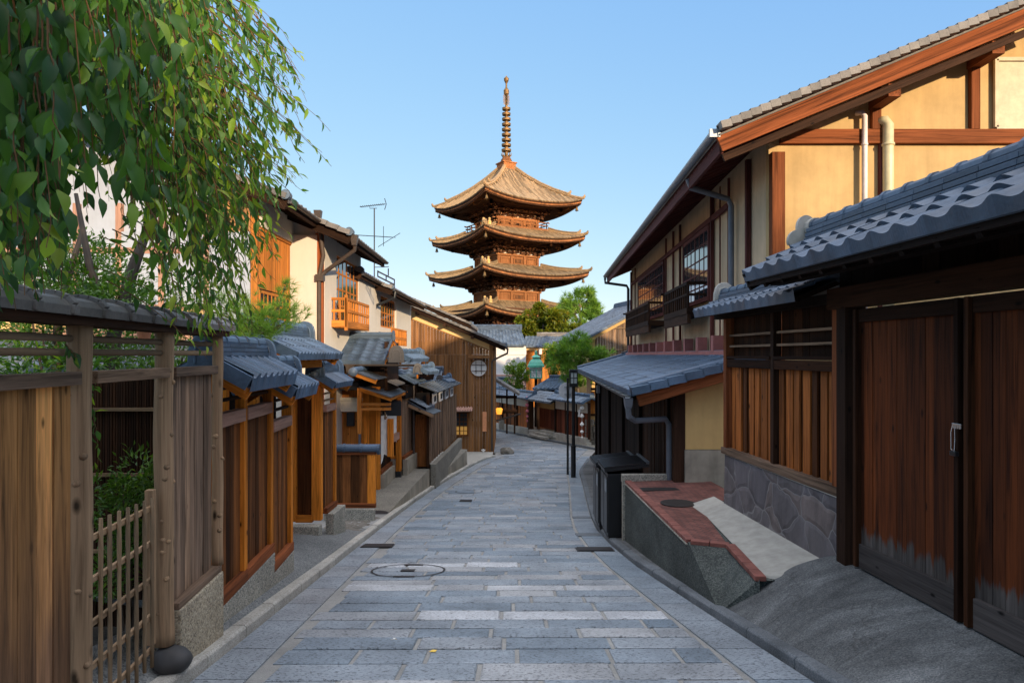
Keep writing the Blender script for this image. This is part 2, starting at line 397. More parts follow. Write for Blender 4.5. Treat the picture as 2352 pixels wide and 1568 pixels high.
def oni(mb, c, d, w=.3, h=.36, t=.06):
    c, d = V(c), V(d).normalized(); s = d.cross(Z_).normalized()
    poly = [(-w*.5, 0), (-w*.47, h*.5)]+[(-w*.44*math.cos(a*math.pi/8), h*.58+h*.42*math.sin(a*math.pi/8)) for a in range(1, 8)]+[(w*.47, h*.5), (w*.5, 0)]
    mb.prism([c+s*x+Z_*z-d*t/2 for x, z in poly], d*t)
    arc = [(-.27*w, h*.12), (-.26*w, h*.5)]+[(-.25*w*math.cos(a*math.pi/6), h*.55+h*.2*math.sin(a*math.pi/6)) for a in range(1, 6)]+[(.26*w, h*.5), (.27*w, h*.12)]
    for sg in (-1, 1): mb.tube([c+s*x+Z_*z+d*(t/2*sg) for x, z in arc], .014, 6)
def gutter(mb, a, b, r=.055, n=8):
    a, b = V(a), V(b); d = (b-a).normalized(); s = d.cross(Z_).normalized(); vs = []; fs = []
    for p in (a, b):
        for k in range(n+1):
            an = math.pi*k/n; vs.append(p+s*(r*math.cos(an))-Z_*(r*math.sin(an)))
        for k in range(n+1):
            an = math.pi*(1-k/n); vs.append(p+s*((r-.012)*math.cos(an))-Z_*((r-.012)*math.sin(an)))
    m = 2*(n+1); fs = [(k, (k+1) % m, (k+1) % m+m, k+m) for k in range(m)]+[tuple(range(m))[::-1], tuple(range(m, 2*m))]
    mb.add(vs, fs); L = (b-a).length; q = max(1, int(L/.9))
    for k in range(q+1): mb.bar(a+d*(L*k/q)+s*r-Z_*.01, a+d*(L*k/q)-s*r-Z_*.01, .02, .012)
# ---------------------------------------------------------------- the ground, the road and its edges
ZT = [(-80, 10.7), (0, -1.60), (5, -2.37), (8, -2.80), (10, -3.08), (12, -3.33), (14, -3.56), (16, -3.77), (18, -3.95), (20, -4.10), (22, -4.235), (24, -4.35),
      (26, -4.455), (29, -4.585), (33, -4.72), (38, -4.88), (45, -5.06), (60, -5.6), (80, -6.4), (110, -7.2), (200, -8), (900, -9)]
def zr(y): return interp(y, ZT)
LXT = [(-6, -1.9), (0, -2.1), (5, -2.34), (8, -2.51), (10, -2.61), (12, -2.68), (14, -2.72), (16, -2.72), (18, -2.67), (20, -2.56), (22, -2.40), (24, -2.18), (26, -1.92), (28, -1.62), (29.5, -1.35), (30.6, -1.05), (31.2, -.75)]
RXT = [(-6, 2.6), (0, 2.45), (5, 2.19), (7, 2.04), (10, 1.82), (12, 1.74), (14, 1.73), (16, 1.84), (18, 1.99), (20, 2.14), (22, 2.30), (26, 2.55), (30, 3.3), (33, 3.95), (34.5, 4.29)]
def lx(y): return interp(y, LXT)
def rx(y): return interp(y, RXT)
def ygrid(a, b, st): n = max(1, round((b-a)/st)); return [a+(b-a)*i/n for i in range(n+1)]
def shade_hill_h(x, y):  # unseen hill behind the camera, height set to shade the lower street
    s = x*SUN_XY.x+y*SUN_XY.y; tn = math.tan(R(SUN_EL))
    top = 1.25+(60+5.76)*tn; k = min(1, max(0, (s-14)/46)); k = k*k*(3-2*k)
    return k*(top+1.2*math.sin(x*.21+y*.13)+.8*math.sin(x*.5-y*.4))
g = MB(); xs = [-900, -400, -200, -120, -80, -60]+[-50+4*i for i in range(26)]+[56, 64, 72, 80, 90, 110, 150, 220, 400, 900]
ys = [-400, -200, -140, -110, -90]+[-80+4*i for i in range(50)]+[130, 160, 220, 400, 900, 1500]
vs = [(x, y, max(zr(max(y, -10))-.12+(0 if y > -10 else .154*min(-10-y, 10)), shade_hill_h(x, y)-1.0 if y < 4 and shade_hill_h(x, y) > .1 else -99)) for y in ys for x in xs]
n_ = len(xs); g.add(vs, [(j*n_+i, j*n_+i+1, (j+1)*n_+i+1, (j+1)*n_+i) for j in range(len(ys)-1) for i in range(n_-1)])
tag(g.build('ground', M['soil'], smooth=True), kind='structure')
road = MB(); YY = ygrid(-6, 34.5, .75)
road.add([p for y in YY for p in ((lx(y) if y < 31.2 else -12 if y > 33.2 else -.8, y, zr(y)-.012), (rx(y), y, zr(y)-.012))], [(2*i, 2*i+1, 2*i+3, 2*i+2) for i in range(len(YY)-1)])
Y2 = ygrid(34.5, 52, .75)
def farx(y): return 4.29-.406/.914*(y-34.5)                 # kerb line at the foot of the far wall
road.add([p for y in Y2 for p in ((-14, y, zr(y)-.012), (farx(y), y, zr(y)-.012))], [(2*i, 2*i+1, 2*i+3, 2*i+2) for i in range(len(Y2)-1)])
ro = tag(road.build('road', M['mortar']), kind='structure')
t = NT('paver', .52, .45); o = t.obj(); rn = t.rnd()
pv = t.ramp(rn, [(0, (.165, .21, .25)), (.28, (.225, .27, .31)), (.5, (.285, .32, .35)), (.72, (.33, .337, .342)), (.9, (.40, .41, .415)), (1, (.56, .58, .60))])
pit = t.noise(t.map(o, (34, 60, 30)), 1, 3, .55, .4); pm = t.ramp(pit, [(.36, .30), (.46, 1.)])
pv = t.mix(pv, pm, .85, 'MULTIPLY'); pv = t.mix(pv, t.ramp(t.noise(t.map(o, 1.6), 1, 5, .6), [(.3, .66), (.7, 1.18)]), 1., 'MULTIPLY')
pv = t.mix(pv, t.ramp(t.noise(t.map(o, 150), 1, 2), [(.3, .82), (.7, 1.15)]), 1., 'MULTIPLY')
M['paver'] = t.out(pv, t.math('MINIMUM', pit, .46), .9, .03)
ps = MB()
def paver(x0, x1, y0, y1, r, sk=0):
    z = lambda y: zr(y)
    c = [(x0, y0), (x1, y0), (x1, y1), (x0, y1)]; i = .012
    ci = [(x0+i, y0+i), (x1-i, y0+i), (x1-i, y1-i), (x0+i, y1-i)]; h = random.uniform(-.003, .003)
    tl = random.uniform(-.003, .003)
    vs = [(x, y+sk*x, z(y+sk*x)-.02) for x, y in c]+[(x, y+sk*x, z(y+sk*x)-.003) for x, y in c]+[(x, y+sk*x, z(y+sk*x)+.004+h+tl*k) for k, (x, y) in enumerate(ci)]
    ps.add(vs, [(0,1,5,4), (1,2,6,5), (2,3,7,6), (3,0,4,7), (4,5,9,8), (5,6,10,9), (6,7,11,10), (7,4,8,11), (8,9,10,11)], None, r)
y = -1.2; row = 0
LIGHT = {6.9: 1, 7.3: 1, 8.3: 1}
while y < 47:
    h = random.uniform(.31, .41) if y < 34 else .5; ym = y+h/2
    a = (lx(ym) if y < 31 else -1.0 if y < 33.2 else -9); b = rx(ym) if y < 34.5 else farx(ym); sk = .012
    pale = .985 if (6.75 < ym < 7.1 or 9.9 < ym < 10.2) else .93 if 8.15 < ym < 8.5 else None
    x = a+random.uniform(.42, .62)
    while x < b-.5:
        L = random.uniform(.55, 1.15); e = min(x+L, b-.46)
        if b-.46-e < .3: e = b-.46
        rr = min(.88, max(0, random.gauss(.40, .22)))
        if pale and random.random() < (.7 if pale > .97 else .5): rr = pale
        paver(x+.019, e-.019, y+.016, y+h-.016, rr, sk); x = e
    y += h
yy = -1.2
while yy < 31:                                                # plain slabs along both sides
    L = random.uniform(.75, 1.0)
    for sd in (0, 1):
        xa = lambda q: (lx(q)+.02 if sd == 0 else rx(q)-.42); xb = lambda q: (lx(q)+.40 if sd == 0 else rx(q)-.02)
        y0, y1 = yy+.006, yy+L-.006; r = random.uniform(.45, .68) if sd == 0 else random.uniform(.15, .5)
        vs = [(f(q), q, zr(q)+dz) for dz in (-.02, .003) for f, q in ((xa, y0), (xb, y0), (xb, y1), (xa, y1))]
        ps.add(vs, [(4,5,6,7), (0,1,5,4), (1,2,6,5), (2,3,7,6), (3,0,4,7)], None, r)
    yy += L
tag(ps.build('paving', M['paver'], ro), label='rectangular grey and bluish stone slabs of the lane')
def strip(mb, pts_in, pts_out, r=.5):
    vs = []; fs = []
    for a, b in zip(pts_in, pts_out): vs += [a, b]
    for i in range(len(pts_in)-1): fs.append((2*i, 2*i+1, 2*i+3, 2*i+2))
    mb.add(vs, fs, None, r)
def kerb(name, mat, fx, sg, y0, y1, wd, h):
    k = MB(); y = y0
    while y < y1:
        L = random.uniform(.8, 1.1); a, b = y+.006, min(y+L-.006, y1); vs = []; dz = random.uniform(-.008, .006)
        for q in (a, b):
            x = fx(q); z = zr(q)
            vs += [(x, q, z-.1), (x, q, z+h-.02+dz), (x+sg*.02, q, z+h+dz), (x+sg*wd, q, z+h+dz), (x+sg*wd, q, z-.1)]
        k.add(vs, [(i, (i+1) % 5, (i+1) % 5+5, i+5) for i in range(5)]+[(0,1,2,3,4)[::-1], (5,6,7,8,9)]); y += L
    return tag(k.build(name, mat, bevel=.008), kind='structure')
kerb('kerb', M['granite'], lx, -1, 1.5, 31.2, .13, .10)
kerb('kerb', M['dark_granite'], rx, 1, 1.5, 30, .13, .085)
# left apron rising from the kerb to the walls, right strip behind the kerb
ap = MB(); YA = ygrid(1.0, 15.4, .3); fr = [0, .12, .3, .5, .75, 1.1, 1.8]
def dlim(y, d): return min(d, .3) if y < 5.9 else d
def apz(y, d): return zr(y)+.085+(.16*min(d, .35)/.35 if d < .35 else .16+.1*(d-.35))*(1 if y < 11 else max(0, 1-(y-11)/2.5))
vs = [(lx(y)-.12-dlim(y, d), y, apz(y, d)) for y in YA for d in fr]; k = len(fr)
ap.add(vs, [(j*k+i, j*k+i+1, (j+1)*k+i+1, (j+1)*k+i) for j in range(len(YA)-1) for i in range(k-1)])
tag(ap.build('pavement', M['apron'], smooth=True), kind='structure')
ap = MB(); YA = ygrid(6.6, 30, .6)
strip(ap, [V((rx(y)+.12, y, zr(y)+.075)) for y in YA], [V((rx(y)+2.4, y, zr(y)+.10)) for y in YA])
tag(ap.build('pavement', M['asphalt']), kind='structure')
ap = MB(); YA = ygrid(28, 33.0, .5)                            # pale concrete in front of the house with the round window
strip(ap, [V((lx(y)-.12 if y < 31.2 else -.9, y, zr(y)+.05)) for y in YA], [V((-4.5, y, zr(y)+.07)) for y in YA])
tag(ap.build('pavement', M['light_concrete']), kind='structure')
def disc(mb, x, y, r0, r1, dz=.009, n=32):
    vs = []
    for k in range(n):
        a = 2*math.pi*k/n
        for r in (r0, r1): q = y+r*math.sin(a); vs.append((x+r*math.cos(a), q, zr(q)+dz))
    mb.add(vs, [(2*k, 2*k+1, (2*k+3) % (2*n), (2*k+2) % (2*n)) for k in range(n)])
def gpos(px, py):                                             # point of the road seen at a picture position
    lo, hi = 2., 60.
    for _ in range(50):
        m = (lo+hi)/2
        if 815-zr(m)/m*F > py: lo = m
        else: hi = m
    return (px-1176)/F*lo, lo
def manhole(px, py, rad, label, plate=True):
    x, y = gpos(px, py); t_ = thing('manhole_cover', label, 'manhole cover', (x, y, zr(y)), 'manhole covers in the lane')
    m = MB(); disc(m, x, y, rad-.03, rad, .010); m.build('rim', M['iron'], t_)
    if plate:
        m = MB(); m.slab([(x-.1, y-.07, zr(y-.07)+.012), (x+.09, y-.07, zr(y-.07)+.012), (x+.09, y+.07, zr(y+.07)+.012), (x-.1, y+.07, zr(y+.07)+.012)], .012); m.build('lifting_plate', M['iron'], t_)
        m = MB()
        for s in (-1, 1): yq = y+s*(rad-.06); m = MB(); m.slab([(x-.13, yq-.04, zr(yq-.04)+.011), (x+.15, yq-.04, zr(yq-.04)+.011), (x+.15, yq+.03, zr(yq+.03)+.011), (x-.13, yq+.03, zr(yq+.03)+.011)], .012); m.build('hinge', M['iron'], t_)
manhole(938, 1310, .52, 'stone-filled round manhole cover, the nearest in the lane')
manhole(1077, 1129, .42, 'thin ring of the middle manhole cover, near the orange square plate', False)
manhole(1216, 1023, .45, 'dark ring of the distant manhole cover, where the lane bends', False)
def plate(px, py, w, d, label, cat, name, slots=0, mat='iron'):
    x, y = gpos(px, py); m = MB(); z = lambda q: zr(q)+.013
    m.slab([(x-w/2, y-d/2, z(y-d/2)), (x+w/2, y-d/2, z(y-d/2)), (x+w/2, y+d/2, z(y+d/2)), (x-w/2, y+d/2, z(y+d/2))], .012)
    if slots:
        for k in range(slots):
            q = y-d/2+d*(k+.5)/slots; m.bar((x-w*.46, q, z(q)+.006), (x+w*.46, q, z(q)+.006), d/slots*.5, .01)
    tag(m.build(name, M[mat]), label, cat)
plate(868, 1254, .55, .34, 'rusty slotted drain grate beside the pale left kerb', 'drain grate', 'drain_grate', 8)
plate(1366, 1262, .62, .36, 'dark drain grate in front of the black utility cabinet', 'drain grate', 'drain_grate', 9)
plate(1070, 1150, .34, .34, 'small square iron plate with orange marks in the lane', 'cover plate', 'cover_plate', 2)
plate(1336, 1188, .42, .3, 'small grey lid in the slabs left of the utility cabinets', 'cover plate', 'cover_plate', 0, 'dark_granite')
plate(1352, 1228, .5, .32, 'grey lid in the slabs just beyond the right grate', 'cover plate', 'cover_plate', 0, 'dark_granite')
x, y = gpos(905, 1468); m = MB()
m.slab([(x-.03, y-.02, zr(y-.02)+.010), (x+.03, y-.02, zr(y-.02)+.010), (x+.03, y+.02, zr(y+.02)+.010), (x-.03, y+.02, zr(y+.02)+.010)], .004)
mk = tag(m.build('survey_marker', M['yellow_mark']), 'small yellow and white survey marker on a bluish slab', 'marker'); ORI[mk.name] = V((0,0,0))
m = MB(); m.slab([(x-.007, y-.02, zr(y-.02)+.013), (x+.012, y-.02, zr(y-.02)+.013), (x+.012, y+.02, zr(y+.02)+.013), (x-.007, y+.02, zr(y+.02)+.013)], .003); m.build('white_stripe', M['white_paint'], mk)
x, y = gpos(995, 1496); m = MB(); m.slab([(x-.03, y-.015, zr(y)+.010), (x+.02, y-.02, zr(y)+.010), (x+.03, y+.015, zr(y)+.011), (x-.01, y+.02, zr(y)+.011)], .004)
tag(m.build('survey_marker', M['yellow_mark']), 'worn yellow mark on the lane just nearer than the survey marker', 'marker')
# ---------------------------------------------------------------- the pagoda
PC = P(1163, 815, 90.); PC.z = 0; AX0 = math.atan2(-172, -43)     # direction of the near corner
pg = thing('pagoda', 'tall five-storey wooden pagoda with tiled roofs and ringed bronze spire', 'pagoda', (PC.x, PC.y, -7))
def corner(k, Rr, z): a = AX0+k*math.pi/2; return V((PC.x+Rr*math.cos(a), PC.y+Rr*math.sin(a), z))
def pagoda_roof(Rr, ze, zt, Rt, lift, name, top=False):
    rm = MB(); sf = MB(); rf = MB(); ra = MB(); nu, nv = 66, 10
    for k in range(4):
        A, B = corner(k, Rr, 0), corner(k+1, Rr, 0); TA, TB = corner(k, Rt, 0), corner(k+1, Rt, 0)
        out = ((A+B)/2-V((PC.x, PC.y, 0))).normalized()
        def pt(u, v):
            e = abs(2*u-1); p = lerp(lerp(A, B, u), lerp(TA, TB, u), v); p += out*(.5*e**3*0)
            rise = (.62*v+.38*v*v) if not top else (.6*v+.4*v**2.0)
            p.z = lerp(ze, zt, rise)+lift*e**2.4*(1-v)**1.5; return p
        rm.grid(pt, 44, nv)                                    # bed
        nn = out*-1
        for i in range(nu):                                    # round rolls running down the slope, stopped at the hips
            u = (i+.5)/nu; pts = []
            # straight down the slope: keep distance along the face constant
            x = (2*u-1)
            for j in range(nv+1):
                v = j/nv; half = lerp(1, Rt/Rr, v); uu = .5+.5*x/half
                if abs(x) > half*.985: break
                p = pt(min(1, max(0, uu)), v); p.z += .06; pts.append(p)
            if len(pts) > 1: 
                q_ = [pts[0]-Z_*.06+out*.05]+pts; m_ = len(q_)
                for a_ in range(0, m_-1, 2): rm.tube(q_[a_:a_+3], .105, 5, cap=a_ == 0)
        # eave band, fascia and soffit
        for i in range(44):
            for (w0, d0, w1, d1, mbx) in ((0, -.02, .0, -.2, sf), (.012, -.2, .012, -.42, rf)):
                p0, p1 = pt(i/44, w0), pt((i+1)/44, w0)
                mbx.add([p0+Z_*d0, p1+Z_*d0, p1+Z_*d1, p0+Z_*d1], [(0,1,2,3)])
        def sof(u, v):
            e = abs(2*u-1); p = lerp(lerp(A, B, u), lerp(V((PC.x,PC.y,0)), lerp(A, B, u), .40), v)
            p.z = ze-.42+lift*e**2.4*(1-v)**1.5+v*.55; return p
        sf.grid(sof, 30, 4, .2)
        for i in range(62):                                    # rafters under the eave, in two tiers
            u = (i+.5)/62; a, b = sof(u, .015), sof(.5+(u-.5)*1., .55); a.z -= .09; b.z -= .09; ra.bar(a, b, .12, .14, r=random.uniform(.4, .6))
            a, b = sof(u, .22), sof(u, .95); a.z -= .2; b.z -= .2; ra.bar(a, b, .12, .14, r=random.uniform(.4, .6))
        c, c2 = corner(k, Rr*1.0, 0), corner(k, Rt, 0)            # hip ridge with two upturned ends
        pts = [pt(0, v)+Z_*.16 for v in (0, .1, .2, .4, .6, .8, 1)]
        rm.tube(pts, .2, 6); rm.tube([p+Z_*.22 for p in pts[2:]], .17, 6)
        o2 = (c-V((PC.x, PC.y, 0))).normalized()
        for q, h in ((pts[0], .62), (pts[2]+Z_*.2, .6)):
            rm.tube([q-o2*.1, q+o2*.2+Z_*.1, q+o2*.32+Z_*h*.45, q+o2*.34+Z_*h*.75], [.2, .2, .15, .06], 6)
    r_ = tag(rm.build(name, M['pagoda_tile'], pg), None); sf.build('soffit', M['dark_board'], r_); rf.build('eave_board', M['pagoda_wood'], r_); ra.build('rafters', M['pagoda_shaded'], r_)
    return r_
st = [(10.05, 19.0, 24.45, .95, .9, True), (10.45, 14.45, 16.05, 5.6, .85, False), (10.95, 9.8, 11.4, 4.6, .85, False), (9.9, 5.15, 6.8, 4.7, .95, False), (10.9, .5, 2.2, 5.0, 1.0, False)]
for (Rr, ze, zt, Rt, lift, top) in st: pagoda_roof(Rr, ze, zt, Rt, lift, 'roof', top)
def pagoda_storey(Rb, z0, z1, zb, Rr, rail):
    wl = MB(); br = MB(); pl = MB(); dk = MB(); z2 = zb
    for k in range(4):
        A, B = corner(k, Rb, 0), corner(k+1, Rb, 0); d = (B-A).normalized(); out = d.cross(Z_); L = (B-A).length
        if out.dot((A+B)/2-V((PC.x, PC.y, 0))) < 0: out = -out
        wl.add([A+Z_*z0, B+Z_*z0, B+Z_*z2, A+Z_*z2], [(0,1,2,3)])
        for q in range(4):                                     # posts
            p = A+d*(L*q/3); wl.box(p+out*.05+Z_*(z0+z1)/2, (.36, .2, z1-z0), (d, out, Z_))
        wl.box((A+B)/2+out*.08+Z_*(z1+.12), (L+.7, .3, .26), (d, out, Z_)); wl.box((A+B)/2+out*.08+Z_*(z0+.12), (L+.1, .26, .22), (d, out, Z_))
        for q in range(3):                                     # framed panels, a barred window in the middle bay
            p = A+d*(L*(q+.5)/3)+out*.06+Z_*((z0+z1)/2); w_ = L/3*.66; h_ = (z1-z0)*.56
            for (dx, dz, sx, sz) in ((0, h_/2, w_, .1), (0, -h_/2, w_, .1), (w_/2, 0, .1, h_), (-w_/2, 0, .1, h_)):
                wl.box(p+d*dx+Z_*dz, (sx, .12, sz), (d, out, Z_))
            if q == 1:
                for b in range(5): wl.box(p+d*((b-2)*.2)+out*.03, (.09, .1, h_*.62), (d, out, Z_))
                wd = MB(); wd.box(p, (.9, .1, h_*.6), (d, out, Z_)); wd.build('window', M['dark_void'], pg)
        # pale plaster between the bracket sets
        pl.add([A+out*.03+Z_*(z1+.25), B+out*.03+Z_*(z1+.25), B+out*.03+Z_*(z1+.75), A+out*.03+Z_*(z1+.75)], [(0,1,2,3)])
        for q in range(4):                                     # bracket sets stepping outward
            p = A+d*(L*q/3); dirs = [out] if 0 < q < 3 else [out, (p-V((PC.x, PC.y, 0))).normalized()]
            for o_ in dirs:
                s_ = o_.cross(Z_)
                for lv in range(4):
                    zz = z1+.38+lv*.48; rch = .35+lv*.62
                    br.bar(p+Z_*zz, p+o_*(rch+.42)+Z_*(zz+.02), .24, .26); br.bar(p+o_*rch-s_*(.8+.1*lv)+Z_*(zz+.05), p+o_*rch+s_*(.8+.1*lv)+Z_*(zz+.05), .2, .22)
                    for e in (-1, 0, 1): br.box(p+o_*rch+s_*e*(.75+.1*lv)+Z_*(zz+.24), (.3, .3, .2))
                a = p+o_*.3+Z_*(z2-.2); br.bar(p+o_*.2+Z_*(z1+2.5), p+o_*3.3+Z_*(z1+1.45), .24, .3)
                br.box(p+o_*3.3+Z_*(z1+1.35), (.34, .34, .34))
        for rr, zz in ((1.0, z1+1.35), (2.1, z1+2.05), (3.2, z1+2.15)):
            br.bar(A+out*rr-d*rr+Z_*zz, B+out*rr+d*rr+Z_*zz, .2, .24)
    s_ = wl.build('storey', M['pagoda_wood'], pg); br.build('brackets', M['pagoda_shaded'], s_); pl.build('plaster_band', M['cream_plaster'], s_)
    if rail:
        rm = MB()
        for k in range(4):
            A, B = corner(k, rail, 0), corner(k+1, rail, 0); d = (B-A).normalized(); L = (B-A).length
            rm.bar(A+Z_*(z0-.05), B+Z_*(z0-.05), .9, .22)
            for zz, e in ((1.0, .45), (.62, .25), (.2, .1)): rm.bar(A-d*e+Z_*(z0+zz), B+d*e+Z_*(z0+zz), .11, .11)
            for q in range(7): rm.bar(A+d*(L*q/6)+Z_*z0, A+d*(L*q/6)+Z_*(z0+1.05), .12, .12)
        rm.build('railing', M['pagoda_wood'], pg)
for (Rb, z0, z1, zb, Rr, rail) in ((4.05, 16.1, 17.3, 20.6, 10, 5.4), (4.15, 11.4, 12.6, 16.1, 10.4, 0), (4.3, 6.8, 8.0, 11.5, 10.9, 0), (4.45, 2.2, 3.5, 6.9, 11, 0), (4.6, -7, -1., 2.3, 11, 0)): pagoda_storey(Rb, z0, z1, zb, Rr, rail)
CP = V((PC.x, PC.y, 0)); zz = lambda py: (815-py)/F*90
b = MB(); b.box(CP+Z_*(zz(384)), (1.85, 1.85, .95), (V((math.cos(AX0+math.pi/4), math.sin(AX0+math.pi/4), 0)), V((-math.sin(AX0+math.pi/4), math.cos(AX0+math.pi/4), 0)), Z_)); b.box(CP+Z_*(zz(376)), (2.1, 2.1, .14), (V((math.cos(AX0+math.pi/4), math.sin(AX0+math.pi/4), 0)), V((-math.sin(AX0+math.pi/4), math.cos(AX0+math.pi/4), 0)), Z_))
b.lathe(CP, [(.75, zz(376)), (.72, zz(368)), (.5, zz(362)), (.3, zz(360))], 16); b.build('spire_base', M['pagoda_wood'], pg)
sp = MB(); sp.tube([CP+Z_*zz(372), CP+Z_*zz(190)], [.26, .1], 10)
sp.lathe(CP, [(.1, zz(222)), (.34, zz(216)), (.36, zz(208)), (.12, zz(201)), (.1, zz(193)), (.3, zz(186)), (.33, zz(181)), (.1, zz(176.5)), (.02, zz(174))], 14)
spi = sp.build('spire', M['bronze'], pg, smooth=False)
for i in range(9):
    y_ = lerp(346, 251, i/8); Rr_ = lerp(.62, .53, i/8); q = MB(); zc = zz(y_)
    q.lathe(CP, [(Rr_-.16, zc-.12), (Rr_, zc-.14), (Rr_+.03, zc+.14), (Rr_-.12, zc+.16), (Rr_-.16, zc-.12)], 20)
    for a in range(6): q.bar(CP+Z_*zc, CP+V((math.cos(a*1.047), math.sin(a*1.047), 0))*(Rr_-.1)+Z_*zc, .1, .1)
    q.lathe(CP, [(.2, zc-.3), (.33, zc-.2), (.33, zc+.1), (.2, zc+.25)], 10)
    q.build('ring', M['bronze'], spi)
q = MB()
for a in range(4):
    dv = V((math.cos(a*math.pi/2+.4), math.sin(a*math.pi/2+.4), 0))
    for i in range(7): q.bar(CP+dv*(.12+.05*i)+Z_*zz(244-1.2*i), CP+dv*(.12+.05*i)+Z_*zz(216+2.2*abs(i-4)), .03, .03)
    for yq in (240, 230, 222): q.bar(CP+Z_*zz(yq), CP+dv*.45+Z_*zz(yq), .03, .03)
q.build('flame_finial', M['bronze'], spi)
q = MB()
for a in range(8):
    dv = V((math.cos(a*.785), math.sin(a*.785), 0)); q.tube([CP+dv*.35+Z_*zz(362), CP+dv*.62+Z_*zz(357), CP+dv*.66+Z_*zz(351)], [.09, .08, .02], 6)
q.build('lotus_petals', M['bronze'], spi)
for (Rr, ze, zt, Rt, lift, top) in st[:4]:
    for k in (0, 1, 3):
        c = corner(k, Rr*.93, ze+lift*.75-.75); q = MB(); q.lathe(c, [(.02, .3), (.03, .05), (.13, 0), (.17, -.3), (.24, -.42), (.2, -.43)], 10); q.tube([c+Z_*.3, c+Z_*.75], .02, 5); q.tube([c-Z_*.4, c-Z_*.6], .02, 5)
        q.build('wind_bell', M['bronze'], pg)
for (Rr, ze, zt, Rt, lift, top) in st[1:4]:                    # pale guardian figures of tile on the near corners
    q = MB()
    for s in (-.35, .35):
        c = corner(0, Rr*.9, ze+lift*.75+.35); sd_ = V((1, 0, 0)); p = c+sd_*s
        q.lathe(p, [(.24, 0), (.2, .2), (.24, .4), (.12, .55), (.07, .6)], 10); q.ball(p+Z_*.7, .15, 6)
    q.build('roof_figures', M['sand_plaster'], pg)
# ---------------------------------------------------------------- shared building pieces
def wall(mb, p0, p1, z0, z1, th=.12, z1b=None):
    p0, p1 = V((p0[0], p0[1], 0)), V((p1[0], p1[1], 0)); d = (p1-p0).normalized(); n = d.cross(Z_)*th
    zb = z1 if z1b is None else z1b
    return mb.prism([p0+Z_*z0, p1+Z_*z0, p1+Z_*zb, p0+Z_*z1], n)
def onewood(name, mat, parent, a, b, w, h, up=Z_, bevel=.006):
    m = MB(); m.bar(a, b, w, h, up); return m.build(name, mat, parent, bevel=bevel)
def post(parent, x, y, z0, z1, w, mat, d=None, bevel=.006, name='post'):
    m = MB(); d = V(d).normalized() if d else X_; m.box((x, y, (z0+z1)/2), (w, w, z1-z0), (d, d.cross(Z_), Z_)); return m.build(name, mat, parent, bevel=bevel)
def gableroof(parent, p0, p1, half, drop, mat, pitch=.16, course=.22, amp=.03, kind='flat', cap=.06, rw=.16, layers=3, ends=(1, 1), ow=.26, oh=.28, sides=(1, -1), under=None, name='roof', onim=None, front=.07):
    """tiled roof over a ridge p0-p1, both slopes, ridge and end tiles"""
    p0, p1 = V(p0), V(p1); d = (p1-p0).normalized(); s = d.cross(Z_).normalized(); m = MB()
    for sg in sides:
        e0, e1 = p0+s*half*sg-Z_*drop, p1+s*half*sg-Z_*drop
        a, b, c, dd = (e0, e1, p0, p1) if sg > 0 else (e1, e0, p1, p0)
        tileroof(m, a, b, c, dd, pitch, course, amp, 8 if pitch > .12 else 6, front, .016, kind)
        for q, e in ((p0, e0), (p1, e1)):                       # verge tiles
            dn = d*(.02 if e is e1 else -.02); m.bar(e+dn-Z_*.02, q+dn-Z_*.02, .05, .13)
    r_ = m.build(name, mat, parent)
    m = MB(); ridge(m, p0-Z_*.02, p1-Z_*.02, rw, layers, .04, cap, .34); m.build('ridge', onim or mat, r_)
    for k, q in enumerate((p0, p1)):
        if ends[k]: m = MB(); oni(m, q+d*(.04 if k else -.04)-Z_*.08, d if k else -d, ow, oh); m.build('ridge_end_tile', onim or mat, r_, bevel=.006)
    if under:
        m = MB()
        for sg in sides:
            for q in (p0+d*.12, p1-d*.12): m.bar(q+s*half*.9*sg-Z_*(drop*.92+.14), q-Z_*.12, .05, .12)
            n = max(2, int((p1-p0).length/.28))
            for k in range(n+1):
                q = lerp(p0, p1, k/n); m.bar(q+s*half*.92*sg-Z_*(drop*.92+.1), q-Z_*.1, .04, .05)
        m.build('rafters', under, r_)
    return r_
def lattice(parent, c, du, dv, w, h, nu, nv, bar, mat, frame=.06, name='window', pane=None, depth=.05):
    """window: frame, bars, pane; c = centre, du along, dv up"""
    c = V(c); du = V(du).normalized(); n = du.cross(dv).normalized(); f = MB()
    for sg in (-1, 1):
        f.bar(c+du*(w/2*sg)-dv*(h/2+frame/2), c+du*(w/2*sg)+dv*(h/2+frame/2), frame, depth, n); f.bar(c-du*(w/2)+dv*(h/2*sg), c+du*(w/2)+dv*(h/2*sg), frame, depth, n)
    o = f.build(name, mat, parent); b = MB()
    for i in range(1, nu): b.bar(c+du*(w*(i/nu-.5))-dv*(h/2), c+du*(w*(i/nu-.5))+dv*(h/2), bar*(2 if i == nu//2 and nu % 2 == 0 else 1), depth*.6, n)
    for i in range(1, nv): b.bar(c-du*(w/2)+dv*(h*(i/nv-.5)), c+du*(w/2)+dv*(h*(i/nv-.5)), bar, depth*.55, n)
    b.build('bars', mat, o)
    if pane:
        p = MB(); p.box(c-n*.0, (w, .012, h), (du, n, dv)); p.build('pane', pane, o)
    return o
def tubeobj(name, mat, parent, pts, rad, n=10, smooth=True):
    m = MB(); m.tube(pts, rad, n); o = m.build(name, mat, parent); 
    return o
